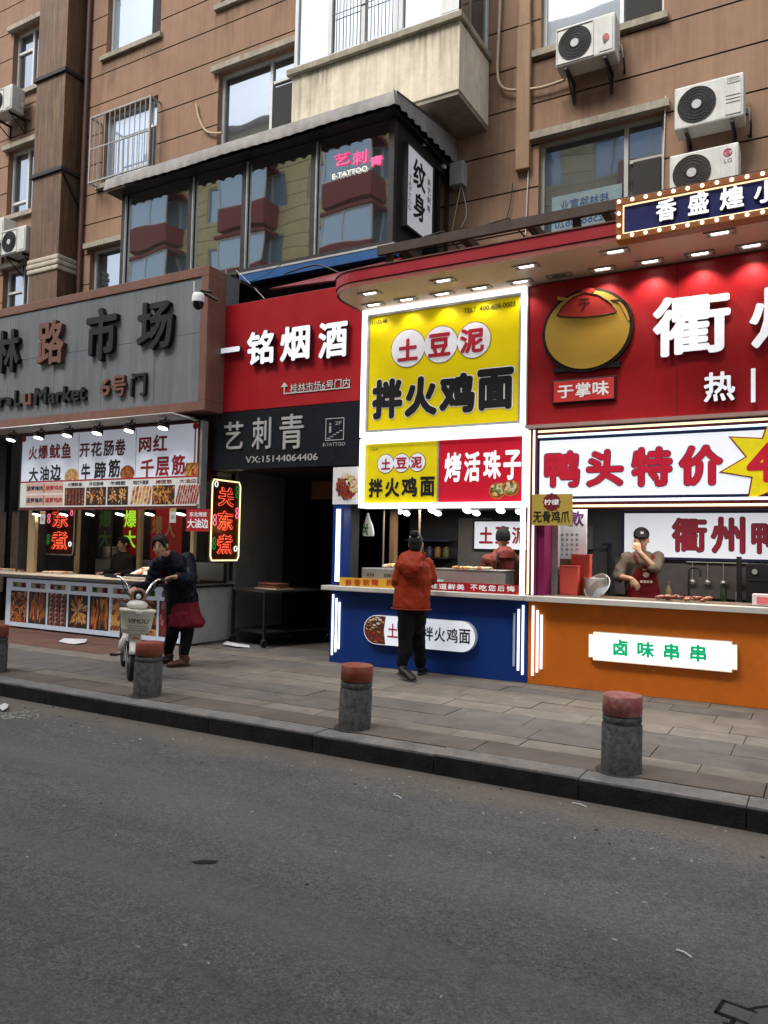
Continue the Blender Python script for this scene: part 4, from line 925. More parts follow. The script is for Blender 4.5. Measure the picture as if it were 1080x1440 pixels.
# upper yellow light box
def litframe(b, x0, x1, z0, z1, t_, y0, y1, m): b.frame(x0, x1, z0, z1, t_, y0, y1, m)
ut = thing('noodle_sign', 'large yellow light box sign with three white circles and a phone number', 'sign', (-3.9, F, 2.75))
ux0, ux1, uz0, uz1 = -4.93, -2.835, 2.745, 4.312
b = MB(); b.frame(ux0, ux1, uz0, uz1, .055, F-.05, F+.20, litw); b.build('outer_frame', ut, bevel=.006)
b = MB(); b.frame(ux0+.058, ux1-.058, uz0+.058, uz1-.058, .03, F-.02, F+.1, galv); b.build('inner_frame', ut)
b = MB(); b.box(ux0+.09, ux1-.09, F, F+.08, uz0+.09, uz1-.09, lity); b.build('panel', ut)
Z8 = (460, 340, 3.6); wt = mat('white_print', (.70, .70, .76), .4, em=.22)
def circles(par, cs, rpx, Z, Y):
    b = MB(); e = MB()
    for cx, cz in cs:
        x0, z0, x1, z1 = BX(Y, cx-rpx, cz-rpx, cx+rpx, cz+rpx, Z); px_, py_ = Z[0]+cx/Z[2], Z[1]+cz/Z[2]; X, Zc = U(px_, py_, Y); r = (U(px_+rpx/Z[2], py_, Y)[0]-U(px_-rpx/Z[2], py_, Y)[0])/2
        e.disc(X, Zc, r+.008, r+.008, Y-.0025, Y-.0005, dredink, 40); b.disc(X, Zc, r, r, Y-.005, Y-.003, wt, 40)
    e.build('circle_outline', par); b.build('circles', par)
circles(ut, ((410, 540), (575, 520), (743, 498)), 84, Z8, F-.001)
b = MB(); TY = F-.006
for ch, bx in (('土', (358, 485, 460, 608)), ('豆', (513, 457, 625, 587)), ('泥', (673, 430, 795, 570))): b.text(ch, BX(TY, *bx, Z8), TY, redink, .006, .05)
b.build('red_characters', ut)
b = MB(); o = MB()
for ch, bx in (('拌', (228, 688, 382, 902)), ('火', (393, 675, 558, 890)), ('鸡', (568, 658, 748, 875)), ('面', (760, 632, 945, 858))): b.text(ch, BX(TY, *bx, Z8), TY+.002, ink, .008, .075); o.text(ch, tuple(v+d for v, d in zip(BX(TY, *bx, Z8), (-.012, -.012, .012, .012))), TY+.004, wt, .004, .10)
b.build('black_characters', ut); o.build('character_outline', ut)
b = MB(); b.text('TEL：400-608-0003', BX(F, 692, 303, 955, 362, Z8), F-.004, ink, .004, .022); b.text('川品缘', BX(F, 228, 392, 306, 422, Z8), F-.004, ink, .004, .02); b.build('small_print', ut)
# lower light box, half yellow half red
lt = thing('menu_lightbox', 'white edged light box, half yellow and half red, above the serving window', 'sign', (-3.86, F, 1.89))
lx0, lx1, lz0, lz1 = -4.925, -2.80, 1.89, 2.725
b = MB(); b.frame(lx0, lx1, lz0, lz1, .058, F-.05, F+.16, litw); b.build('outer_frame', lt, bevel=.006)
b = MB(); b.box(lx0+.06, -3.89, F-.01, F+.08, lz0+.06, lz1-.06, mat('lit_yellow2', (.64, .52, .006), .35, em=.24)); b.build('yellow_panel', lt)
b = MB(); b.box(-3.865, lx1-.06, F-.01, F+.08, lz0+.06, lz1-.06, litr); b.build('red_panel', lt)
b = MB(); b.box(-3.888, -3.867, F-.02, F+.07, lz0+.06, lz1-.06, galv); b.build('divider', lt)
circles(lt, ((322, 182), (400, 178), (477, 174)), 39, ZS, F-.011)
b = MB(); TY = F-.016
for ch, bx in (('土', (300, 155, 346, 211)), ('豆', (372, 150, 426, 206)), ('泥', (445, 144, 500, 204))): b.text(ch, BX(TY, *bx, ZS), TY, redink, .004, .045)
b.build('red_characters', lt)
b = MB()
for ch, bx in (('拌', (238, 253, 306, 347)), ('火', (318, 250, 389, 346)), ('鸡', (398, 246, 476, 344)), ('面', (490, 243, 562, 343))): b.text(ch, BX(TY, *bx, ZS), TY+.004, ink, .004, .055)
b.text('川品缘', BX(TY, 246, 104, 284, 118, ZS), TY+.004, ink, .002, .0); b.build('black_characters', lt)
b = MB()
for ch, bx in (('烤', (610, 125, 692, 273)), ('活', (706, 122, 784, 272)), ('珠', (800, 115, 887, 258)), ('子', (898, 112, 986, 262))): b.text(ch, BX(TY, *bx, ZS), TY+.004, mat('lit_white_ink', (.75, .78, .8), .4, em=.5), .004, .05)
b.build('white_characters', lt)
b = MB(); food(b, *BX(F, 822, 250, 985, 358, ZS), F-.011, 'balls', 3, bgc=None); b.build('dish_picture', lt)
# food photograph at the left end
pt = thing('food_photo_board', 'printed photo board of a red and cream noodle dish above the blue post', 'poster', (-5.1, F, 1.94))
b = MB(); b.box(-5.33, -4.93, F, F+.05, 1.94, 2.40, white); b.build('board', pt)
b = MB(); b.disc(-5.09, 2.16, .19, .185, F-.0012, F-.0002, FT['w'], 30); food(b, -5.30, 1.98, -4.94, 2.34, F-.0015, 'noodles', 5, bgc='w', rnd_clip=True); b.build('dish_picture', pt)
# pill light box on the blue counter
pp = thing('pill_lightbox', 'rounded white light box with black characters on the blue counter front', 'sign', (-4.07, F-.05, .45))
px0, px1, pz, pr = -4.79, -3.36, .447, .170
def pill(x0, x1, z, r): return [(x1-r+r*cos(a), z+r*sin(a)) for a in [-pi/2+pi*k/14 for k in range(15)]]+[(x0+r+r*cos(a), z+r*sin(a)) for a in [pi/2+pi*k/14 for k in range(15)]]
b = MB(); b.poly(pill(px0, px1, pz, pr), F-.075, F-.002, lit, mat('lightbox_side', (.42, .44, .46), .4, em=.12)); b.build('case', pp)
b = MB(); yb = F-.076
pts = [(px0+pr+pr*.96*cos(a), pz+pr*.96*sin(a)) for a in [pi/2+pi*k/14 for k in range(15)]]+[(px0+pr*1.75, pz-pr*.96), (px0+pr*1.62, pz), (px0+pr*1.75, pz+pr*.96)]
b.add([(x, yb, z) for x, z in pts], [tuple(range(len(pts)))], FT['m']); rr = random.Random(9)
for i in range(90):
    x = px0+rr.uniform(.03, pr*1.6); z = pz+rr.uniform(-.9, .9)*pr*min(1, (.35+(x-px0)/pr*.65)); a = rr.uniform(0, pi); c = rr.choice('rrorbmd' if z < pz else 'cywcydb'); s_ = rr.uniform(.012, .028); yb -= .00004
    b.add([(x+s_*cos(a+q)*1.0, yb, z+s_*.5*sin(q)) for q in [2*pi*k/8 for k in range(8)]], [tuple(range(8))], FT[c])
b.build('dish_picture', pp)
b = MB(); Zc = (540, 720, 4); TY = F-.076
x_ = [U(540+v/4, 885, TY)[0] for v in (18, 68)]
cw = (px1-px0); 
for k, (ch, mm) in enumerate((('土', redink), ('豆', redink), ('泥', redink), ('拌', ink), ('火', ink), ('鸡', ink), ('面', ink))):
    x0 = px0+pr*1.92+k*.152; b.text(ch, (x0, pz-.075, x0+.135, pz+.085), TY, mm, .003, .025)
b.build('characters', pp)
# ---------------------------------------------------------------- what stands on and in the noodle stall
t = thing('warming_box', 'grey metal warming box with vent slots on the left of the blue stall counter', 'warming box', (-4.75, 8.35, .944))
x0, z0, x1, z1 = BX(8.22, 498, 788, 560, 818); b = MB(); b.box(-4.98, -4.38, 8.24, 8.5, .944, 1.165, stainless); b.build('case', t, bevel=.008)
b = MB()
for xx in (-4.90, -4.66):
    for k in range(5): b.box(xx+k*.022, xx+k*.022+.008, 8.236, 8.2395, 1.06, 1.10, black)
b.build('vent_slots', t)
b = MB(); rr = random.Random(2)
for k in range(16): vs, fs = ball((-4.72+rr.uniform(-.02, .3), 8.34+rr.uniform(-.05, .08), 1.185+rr.uniform(0, .02)), .045, .035, .025, n=8); b.add(vs, fs, FT[rr.choice('cyc')], True)
props(b.build('fried_food', loc=(-4.6, 8.34, 1.165)), 'pale fried pieces heaped on top of the grey warming box', 'food')
t = thing('griddle_cabinet', 'plain stainless steel griddle cabinet at the right of the blue stall counter', 'griddle', (-3.45, 8.35, .944))
b = MB(); b.box(-3.98, -3.10, 8.22, 8.5, .944, 1.175, stainless); b.build('case', t, bevel=.008); b = MB(); b.box(-3.99, -3.09, 8.21, 8.51, 1.178, 1.19, stainless); b.build('top_plate', t)
b = MB()
for k in range(20): vs, fs = ball((-3.55+rr.uniform(-.22, .22), 8.33+rr.uniform(-.06, .08), 1.205), .05, .022, .018, (cos(k), sin(k), 0), n=8); b.add(vs, fs, FT[rr.choice('cyoc')], True)
props(b.build('grilled_buns', loc=(-3.55, 8.33, 1.19)), 'row of pale grilled pieces on the stainless griddle before the person in a beanie', 'food')
t = thing('plastic_bag', 'white plastic bag with dark green print hanging in the blue stall window', 'bag', (-4.75, 8.45, 1.55))
xb, zb = U(517, 740, 8.45); bagm = mat('bag_plastic', (.70, .70, .62), .35, var=.08, bump=.5, bs=25, em=.12)
bag_parts = [loft([((xb, 8.45, zb+.17), .012, .012), ((xb, 8.45, zb+.10), .03, .02), ((xb+.01, 8.45, zb), .07, .035), ((xb+.015, 8.45, zb-.10), .085, .03), ((xb+.015, 8.45, zb-.125), .08, .02)])]
organic('bag_body', bag_parts, bagm, t, .006, 2)
b = MB()
for k in range(10): b.disc(xb+rr.uniform(-.035, .03), zb-.05+rr.uniform(-.05, .07), .014, .018, 8.405, 8.408, FT['g'], 8)
b.build('printed_leaves', t)
t = thing('teal_bowl', 'pale green plastic bowl on the counter beside the customer in orange', 'bowl', (-4.0, 8.2, .944))
xw = U(619, 815, 8.25)[0]; b = MB(); b.lathe([(.05, .944), (.085, .98), (.105, 1.06), (.10, 1.06), (.075, .985), (0, .975)], mat('teal_plastic', (.22, .50, .42), .4), 20, (xw, 8.3, 0)); b.build('bowl', t)
t = thing('stall_lightbox', 'white light box with red and black characters on the back wall behind the beanie', 'sign', (-3.6, 9.95, 1.4))
b = MB(); b.box(-4.19, -2.86, 9.90, 9.98, 1.43, 1.80, lit); b.build('panel', t); b = MB(); b.frame(-4.21, -2.84, 1.41, 1.82, .02, 9.89, 9.985, black); b.build('frame', t)
b = MB()
for ch, a, mm in (('土', 0, redink), ('豆', 1, redink), ('泥', 2, redink), ('拌', 3, ink)): b.text(ch, (-4.12+a*.235, 1.50, -3.92+a*.235, 1.73), 9.899, mm, .003, .045)
b.build('characters', t)
t = thing('back_shelf', 'shelf with small jars at the back of the blue stall', 'shelf', (-4.7, 9.8, 1.2))
b = MB(); b.box(-5.2, -4.5, 9.75, 9.98, 1.28, 1.30, dk); b.box(-5.2, -4.5, 9.75, 9.98, 1.52, 1.54, mat('shelf_blue', (.03, .03, .08), .6)); b.build('boards', t)
jm = [mat('jar_%d' % k, c, .4) for k, c in enumerate(((.25, .12, .03), (.12, .10, .03), (.05, .05, .10)))]
for k in range(5):
    b = MB(); b.lathe([(.04, 0), (.045, .02), (.045, .11), (.03, .13), (.03, .145)], jm[k % 3], 12, (-5.1+.13*k, 9.83, 1.302)); props(b.build('jar', loc=(-5.1+.13*k, 9.83, 1.302)), 'small jar standing on the back shelf of the blue stall', 'jar', 'jars on the back shelf')
# ================================================================ orange duck stall
ds = thing('duck_stall', 'orange fronted stall with pale counter and lit tubes at right', 'stall', (-1, 8.9, 0))
DX1 = 2.6
b = MB(); b.box(-2.782, DX1, F+.002, F+.06, .004, .884, orange); b.build('counter_front', ds)
b = MB(); b.box(-2.779, DX1, 7.935, 8.55, .886, .940, ctop); b.box(-2.70, DX1, 8.15, 8.54, .9405, .947, mat('counter_wood', (.16, .11, .075), .5, var=.2)); b.build('countertop', ds, bevel=.006)
for x, k in zip((-2.725, -2.675, -2.63), (0, 1, 2)):
    z0, z1 = ((.09, .83), (.13, .785), (.17, .74))[k]; b = MB(); b.tube([(x, F-.012, z0), (x, F-.012, z1)], .0125, led, 10); b.build('light_tube', ds)
b = MB(); b.box(-2.815, -2.70, F-.004, F+.1, .944, 2.73, mat('maroon_post', (.10, .012, .02), .5)); b.build('corner_post', ds)
b = MB(); b.tube([(-2.785, F-.02, .95), (-2.785, F-.02, 2.72)], .0115, ledw, 8); b.tube([(-2.735, F-.02, .95), (-2.735, F-.02, 2.72)], .0115, led, 8); b.build('light_line', ds)
b = MB(); b.box(-2.699, -2.62, F+.02, F+.3, .944, 1.9, mat('magenta_panel', (.16, .008, .06), .4)); b.box(-2.62, -2.55, F+.28, F+.36, .944, 2.0, galv); b.build('side_post', ds)
b = MB(); b.box(-2.73, DX1, 10.0, 10.06, 0, 2.2, mat('slate_wall', (.085, .080, .092), .6, var=.1, vs=2)); b.box(-2.70, -2.66, 8.45, 10, 0, 2.2, wallin2); b.box(-2.3, DX1, 9.93, 9.99, .9, 1.35, mat('steel_splash', (.13, .118, .118), .4, metal=.3)); b.build('back_wall', ds)
b = MB(); b.box(-2.7, DX1, F+.2, 10, 2.04, 2.08, wallin2); b.box(-2.7, DX1, 8.4, 10, .02, .05, dk); b.build('ceiling', ds)
lamp('stall_area_light', 'AREA', (-1.4, 8.6, 2.03), 20, (1, .93, .84), (2.2, .3), parent=ds)  # unseen area light added to brighten the inside of the orange stall
b = MB(); b.box(-2.3, DX1, 9.5, 9.9, .0, .86, mat('bench_steel', (.10, .09, .09), .4, metal=.4)); b.build('back_bench', ds)
# price banner
pb_ = thing('price_banner', 'long white light box with outlined red characters and a yellow price burst', 'sign', (-1, F, 1.88))
mr = mat('maroon_trim', (.11, .012, .02), .5); nv = mat('navy_trim', (.012, .014, .06), .5)
b = MB(); b.box(-2.70, DX1, F+.01, F+.15, 1.87, 2.735, nv); b.build('case', pb_)
b = MB(); b.box(-2.675, DX1, F-.005, F+.008, 2.0, 2.60, lit); b.build('panel', pb_)
b = MB()
for z, m_ in ((2.70, ledw), (2.645, emit('led_cyan', (.62, .90, 1), 1.4)), (1.955, led), (1.895, ledw)): b.tube([(-2.69, F-.016, z), (DX1, F-.016, z)], .0125, m_, 8)
b.build('light_line', pb_)
b = MB()
for z0, z1, m_ in ((2.662, 2.684, mr), (1.912, 1.938, mr), (1.862, 1.88, mr)): b.box(-2.69, DX1, F-.003, F+.009, z0, z1, m_)
b.build('trim', pb_)
ZP = (720, 590, 3.0); b = MB(); o = MB(); TY = F-.0055
for ch, bx in (('鸭', (137, 130, 286, 288)), ('头', (314, 125, 470, 285)), ('特', (504, 114, 676, 284)), ('价', (704, 106, 890, 281))):
    q = BX(TY, *bx, ZP); b.text(ch, q, TY-.0045, mat('red_print', (.50, .012, .035), .45, em=.12), .003, .06); o.text(ch, (q[0]-.008, q[1]-.008, q[2]+.008, q[3]+.008), TY, nv, .004, .08)
b.build('red_characters', pb_); o.build('character_outline', pb_)
def burst(pts, Y, m_, y2): 
    b.poly(pts, Y, y2, m_)
def star(cx, cz, R0, R1, ex, n=9, ph=0): 
    P = []
    for k in range(n*2):
        a = pi*k/n+ph; r = R0 if k % 2 == 0 else R1; P.append((cx+r*cos(a)*ex, cz+r*sin(a)))
    return P
Xs = U(720+970/3, 640, F)[0]
cxb = Xs+.36
b = MB(); b.poly(star(cxb, 2.30, .46, .27, 1.25, 8, .2), F-.012, F-.0055, mat('burst_edge', (.25, .01, .02), .5)); b.build('burst_edge', pb_)
b = MB(); b.poly(star(cxb, 2.30, .435, .255, 1.25, 8, .2), F-.016, F-.0125, mat('burst_yellow', (.70, .58, .01), .4, em=.25)); b.build('price_burst', pb_)
b = MB(); q = BX(F, 990, 95, 1118, 268, ZP); b.text('4', q, F-.0165, MT['red_print'], .003, .045); b.build('price', pb_)
# red duck banner
rb = thing('duck_banner', 'large red sign with white characters and a round gold emblem under the canopy', 'sign', (-1, F, 2.77))
b = MB(); b.box(-2.83, DX1, F, F+.20, 2.775, 4.312, redp); b.build('panel', rb)
for sx in (-1.28, .27, 1.8): b = MB(); b.box(sx-.003, sx+.003, F-.0018, F-.0002, 2.775, 4.31, mat('seam_dark', (.12, .005, .008), .6)); b.build('panel_seam', rb)
b = MB(); b.box(-2.83, DX1, F-.05, F+.1, 2.738, 2.773, mat('banner_ledge', (.36, .24, .22), .5)); b.box(-2.832, -2.82, F-.03, F-.001, 2.775, 4.31, galv); b.build('ledge', rb)
ZD = (720, 230, 3.0); TY = F-.002; X0, z0, X1, z1 = BX(TY, 148, 525, 502, 890, ZD); cx, cz, rx, rz = (X0+X1)/2, (z0+z1)/2, (X1-X0)/2, (z1-z0)/2*1.02
gold = mat('emblem_gold', (.38, .235, .035), .45, var=.05, em=.06); goldd = mat('emblem_gold_dark', (.33, .19, .03), .45); blk = mat('emblem_black', (.008, .006, .006), .5); hat = mat('emblem_red', (.36, .03, .025), .45, em=.05)
b = MB(); b.disc(cx, cz, rx+.035, rz+.02, TY-.055, TY, blk, 48); b.box(cx-rx*.80, cx+rx*.78, TY-.05, TY, z0-.005, z0+.05, blk); b.build('emblem_edge', rb)
b = MB(); b.disc(cx, cz, rx, rz-.012, TY-.066, TY-.0555, gold, 48); b.build('emblem_disc', rb)
def P2(px, py): return U(ZD[0]+px/3, ZD[1]+py/3, TY-.07)
b = MB(); HP = [P2(*p) for p in ((190, 640), (215, 605), (262, 565), (310, 548), (365, 556), (410, 585), (442, 625), (430, 633), (380, 640), (310, 648), (240, 648), (200, 648))]
b.poly(HP[::-1], TY-.078, TY-.0665, hat, blk); x, z = P2(320, 538); b.disc(x, z, .075, .03, TY-.077, TY-.0665, hat, 20, blk); b.build('emblem_hat', rb)
b = MB(); pts = [P2(*p) for p in ((190, 640), (262, 565), (310, 548), (365, 556), (442, 625))]; b.tube([(p[0], TY-.079, p[1]) for p in [P2(*p) for p in ((190, 642), (215, 605), (262, 564), (310, 547), (365, 555), (410, 584), (444, 626), (380, 641), (310, 649), (240, 649), (190, 642))]], .006, blk, 6)
q = [P2(*p) for p in ((415, 575), (450, 590), (478, 640), (492, 668), (508, 640), (500, 600), (470, 575), (415, 575))]; b.tube([(p[0], TY-.067, p[1]) for p in q], .005, blk, 6); b.build('emblem_lines', rb)
b = MB(); q = [P2(*p) for p in ((192, 562), (245, 570), (245, 583), (192, 575))]; b.poly(q[::-1], TY-.075, TY-.06, gold, blk); b.build('emblem_sticks', rb)
b = MB(); b.text('于', BX(TY, 290, 575, 338, 628, ZD), TY-.079, mat('emblem_dark_red', (.06, .008, .008), .5), .003, .03); b.build('emblem_character', rb)
b = MB(); q = BX(TY, 181, 905, 434, 1012, ZD); b.box(q[0]-.02, q[2]+.02, TY-.035, TY, q[1]-.02, q[3]+.02, blk); b.build('plaque_edge', rb, bevel=.012)
b = MB(); b.box(q[0], q[2], TY-.045, TY-.0355, q[1], q[3], mat('plaque_red', (.50, .035, .035), .4, em=.1)); b.build('plaque', rb, bevel=.01)
b = MB()
for ch, bx in (('于', (198, 937, 265, 995)), ('掌', (273, 925, 337, 990)), ('味', (345, 918, 414, 983))): b.text(ch, BX(TY, *bx, ZD), TY-.046, wv, .003, .03)
b.build('plaque_characters', rb)
b = MB(); lsd2 = mat('letter_dark_side', (.02, .01, .03), .5)  # raised letters have dark sides
for ch, bx in (('衢', (598, 540, 925, 828)), ('州', (1003, 505, 1290, 790)), ('鸭', (1375, 470, 1660, 760)), ('热', (812, 878, 944, 1012))): b.text(ch, BX(TY, *bx, ZD), TY-.02, lw, .035, .035, side=lsd2)
q = BX(TY, 1010, 868, 1028, 1010, ZD); b.box(q[0], q[2], TY-.05, TY-.02, q[1], q[3], lw); b.build('characters', rb)
# orange counter light box
ol = thing('snack_lightbox', 'notched white light box with green characters on the orange counter front', 'sign', (-1.42, F-.05, .3))
ox0, ox1, oz0, oz1 = -2.115, -.725, .318, .605; c = .045
def notched(e): 
    a0, a1, b0, b1 = ox0+e, ox1-e, oz0+e, oz1-e; return [(a0+c, b0), (a1-c, b0), (a1-c, b0+c*.6), (a1, b0+c*.6), (a1, b1-c*.6), (a1-c, b1-c*.6), (a1-c, b1), (a0+c, b1), (a0+c, b1-c*.6), (a0, b1-c*.6), (a0, b0+c*.6), (a0+c, b0+c*.6)]
b = MB(); b.poly(notched(0), F-.06, F, mat('lightbox_edge', (.70, .60, .42), .4, em=.6), MT['lightbox_side']); b.build('case', ol)
b = MB(); b.poly(notched(.012), F-.066, F-.0605, emit('lit_bright', (1, 1, .98), 1.35)); b.build('panel', ol)
b = MB(); ZO = (810, 720, 4)
for ch, bx in (('卤', (210, 712, 293, 812)), ('味', (345, 725, 441, 822)), ('串', (494, 735, 582, 835)), ('串', (642, 742, 734, 846))): b.text(ch, BX(F-.066, *bx, ZO), F-.0665, mat('green_print', (.0, .40, .16), .4, em=.35), .012, .05)
b.build('characters', ol)
# small yellow hanging sign
ys = thing('small_yellow_sign', 'small yellow hanging card with a maroon badge at the corner of the orange stall', 'sign', (-2.48, F-.06, 1.67))
b = MB(); b.box(-2.735, -2.30, F-.06, F-.045, 1.69, 2.02, mat('card_yellow', (.42, .30, .055), .5, var=.06)); b.build('card', ys)
b = MB(); b.poly(star((-2.52), 1.935, .10, .088, 1.0, 12), F-.062, F-.0605, dredink); b.build('badge', ys)
b = MB(); b.text('柠檬', (-2.60, 1.905, -2.44, 1.965), F-.0625, wv, .002, .03); b.text('无骨鸡爪', (-2.72, 1.72, -2.325, 1.845), F-.061, ink, .003, .025); b.build('lettering', ys)
# inside the orange stall
il = thing('duck_wall_lightbox', 'white light box with red characters on the back wall of the orange stall', 'sign', (-1, 9.9, 1.36))
b = MB(); b.box(-2.17, DX1-.3, 9.86, 9.925, 1.375, 1.905, lit); b.build('panel', il); b = MB(); b.frame(-2.20, DX1-.27, 1.345, 1.935, .03, 9.85, 9.926, nv); b.build('frame', il)
ZI = (900, 700, 6); b = MB(); o = MB()
for ch, bx in (('衢', (272, 170, 562, 458)), ('州', (600, 162, 885, 472)), ('鸭', (943, 200, 1215, 475))):
    q = BX(9.86, *bx, ZI); b.text(ch, q, 9.853, mat('deep_red_print', (.36, .012, .04), .45), .003, .04); o.text(ch, (q[0]-.008, q[1]-.008, q[2]+.008, q[3]+.008), 9.859, nv, .003, .06)
b.build('characters', il); o.build('character_outline', il)
t = thing('menu_board', 'white printed price list on the left wall of the orange stall', 'menu', (-2.4, 8.62, 1.2))
x0, z0, x1, z1 = BX(8.6, 772, 715, 825, 788); b = MB(); b.box(x0, x1, 8.6, 8.615, 1.335, 1.92, mat('menu_paper', (.62, .62, .66), .5, em=.1)); b.build('sheet', t)
b = MB(); rr = random.Random(4)
for r_ in range(5):
    for c_ in range(6): b.text(rr.choice('鸭头脖翅掌肠舌元斤个10258'), (x0+.03+c_*.055, 1.37+r_*.055, x0+.06+c_*.055, 1.40+r_*.055), 8.599, ink, .001, .01)
b.text('一款', (x0+.03, 1.70, x1-.03, 1.87), 8.599, mat('purple_ink', (.10, .02, .12), .5), .002, .03); b.build('lettering', t)
t = thing('wood_partition', 'pale wooden side board under the price list in the orange stall', 'board', (-2.45, 8.62, .95))
b = MB(); b.box(x0-.06, x1-.02, 8.618, 8.64, .947, 1.95, mat('pale_wood', (.48, .30, .20), .6, var=.15, vs=5, streak=.2)); b.build('board', t)
redbox = mat('red_box_plastic', (.48, .065, .045), .4, var=.06)
for lab, (px0_, py0, px1_, py1), yy in (('front red plastic box standing on the orange stall counter', (787, 795, 812, 832), 8.32), ('taller red plastic box behind the front red box on the counter', (803, 779, 829, 832), 8.46)):
    xa, _, xb, zb = BX(yy, px0_, py0, px1_, py1); t = thing('red_box', lab, 'box', ((xa+xb)/2, yy+.08, .948), 0, 'red boxes on the orange stall counter'); b = MB(); b.box(xa, xb, yy, yy+.11, .948, zb-.016, redbox); b.build('body', t, bevel=.006); b = MB(); b.box(xa-.005, xb+.005, yy-.005, yy+.115, zb-.014, zb, redbox); b.build('lid', t, bevel=.004)
xa = U(835, 815, 8.42)[0]
t = thing('steel_pot', 'shiny steel pot with a tilted glass lid beside the red boxes', 'pot', (xa, 8.42, .948))
b = MB(); b.lathe([(.10, .948), (.11, .96), (.11, 1.13), (.115, 1.14), (.105, 1.14), (.10, .97), (0, .965)], stainless, 24, (xa, 8.44, 0)); b.build('pot_body', t)
b = MB(); P = []; R_ = .15; cc = Vector((xa+.06, 8.33, 1.06)); nn = Vector((-.35, -.75, .55)).normalized(); uu = nn.orthogonal().normalized(); vv = nn.cross(uu)
b.tube([cc+(uu*cos(2*pi*k/28)+vv*sin(2*pi*k/28))*R_*1.0 for k in range(29)], .006, galv, 6); b.add([cc+(uu*cos(2*pi*k/28)+vv*sin(2*pi*k/28))*R_ for k in range(28)]+[cc+nn*.04], [(k, (k+1) % 28, 28) for k in range(28)], glass('lid_glass', (.3, .28, .25), .15, .05, .3), True); b.build('glass_lid', t)
t = thing('sink_tap', 'black curved kitchen tap behind the orange stall counter', 'tap', (-1.4, 9.3, .9))
xt, _ = U(969, 820, 9.3); b = MB(); b.tube([(xt, 9.3, .86), (xt, 9.3, 1.22)]+[(xt+.06-.06*cos(a), 9.3, 1.22+.05*sin(a)) for a in [pi*k/8 for k in range(1, 9)]]+[(xt+.12, 9.3, 1.17)], .014, blackm, 8); b.lathe([(.04, .86), (.03, .90), (.016, .93)], blackm, 12, (xt, 9.3, 0)); b.build('spout', t)
xs_, _ = U(960, 845, 8.35); rr = random.Random(11)
t = thing('duck_tray', 'heap of reddish braised duck pieces on the orange stall counter', 'food', (xs_, 8.33, .948))
for k in range(34):
    b = MB(); q = rr.uniform(0, pi); vs, fs = ball((xs_+rr.uniform(-.24, .24), 8.33+rr.uniform(-.09, .10), .965+rr.uniform(0, .025)), rr.uniform(.03, .05), .02, .015, (cos(q), sin(q), 0), n=8); b.add(vs, fs, mat('braised_%d' % (k % 3), ((.28, .09, .045), (.42, .17, .10), (.20, .05, .03))[k % 3], .3, coat=.4), True); b.build('piece', t)
xk, _ = U(1073, 840, 8.2); t = thing('pink_box', 'white and pink box at the right end of the orange stall counter', 'box', (xk, 8.2, .948)); b = MB(); b.box(xk-.09, xk+.12, 8.15, 8.3, .948, 1.055, mat('box_white', (.66, .55, .53), .5)); b.build('body', t, bevel=.006); b = MB(); b.box(xk-.05, xk+.12, 8.145, 8.149, .965, 1.03, mat('box_pink', (.60, .14, .16), .5)); b.build('print', t)
xo, _ = U(1050, 800, 9.6); t = thing('black_oven', 'black oven with round knob on the back bench at far right', 'oven', (xo, 9.7, .86)); b = MB(); b.box(xo-.0, xo+.7, 9.5, 9.88, .86, 1.33, black); b.build('case', t, bevel=.01); b = MB(); b.disc(xo+.09, 1.24, .03, .03, 9.47, 9.498, galv, 16); b.box(xo+.03, xo+.66, 9.486, 9.498, 1.14, 1.16, blackm); b.build('knob', t)
t = thing('range_pole', 'black upright pole at the back of the orange stall', 'pole', (xo-.08, 9.6, .86)); b = MB(); b.box(xo-.10, xo-.05, 9.55, 9.6, .86, 1.40, black); b.build('pole', t)
b = MB(); xh, _ = U(855, 780, 9.8); b.tube([(xh, 9.85, .9), (xh, 9.85, 1.5)], .02, black, 8); b.box(xh-.08, xh+.03, 9.82, 9.87, 1.5, 1.53, black); props(b.build('pole_bracket', loc=(xh, 9.85, .9)), 'black bracket pole on the wall left of the worker', 'bracket')
b = MB(); b.box(xh-.42, xh-.22, 9.90, 9.97, 1.45, 1.75, mat('switch_box', (.14, .15, .16), .5)); props(b.build('wall_box', loc=(xh-.3, 9.9, 1.45)), 'grey box on the dark wall beside the price list', 'box')
bm_ = [mat('bottle_%d' % k, c, .3) for k, c in enumerate(((.10, .035, .02), (.30, .22, .10), (.03, .06, .03), (.35, .34, .32)))]
for k, (xb_, lab) in enumerate(((-2.05, 'brown sauce bottle on the back bench left of the worker'), (-1.62, 'tan sauce bottle on the back bench right of the worker'), (-1.02, 'dark green bottle on the back bench near the tap'), (-.86, 'pale bottle on the back bench near the black pole'))):
    b = MB(); b.lathe([(.03, 0), (.036, .01), (.036, .13), (.014, .17), (.014, .21), (.017, .212), (.017, .23)], bm_[k], 14, (xb_, 9.7, .862)); props(b.build('sauce_bottle', loc=(xb_, 9.7, .862)), lab, 'bottle', 'bottles on the back bench')
t = thing('ladle_rail', 'steel rail with hanging ladles under the lit back sign of the orange stall', 'rail', (-1.0, 9.9, 1.3))
b = MB(); b.tube([(-1.45, 9.88, 1.325), (-.62, 9.88, 1.325)], .008, galv, 8); b.build('rail', t)
for k in range(4):
    b = MB(); xl = -1.38+k*.17; b.tube([(xl, 9.87, 1.32), (xl, 9.87, 1.12)], .006, galv, 6); vs, fs = ball((xl, 9.86, 1.09), .04, .02, .035, n=10); b.add(vs, fs, stainless, True); b.build('ladle', t)
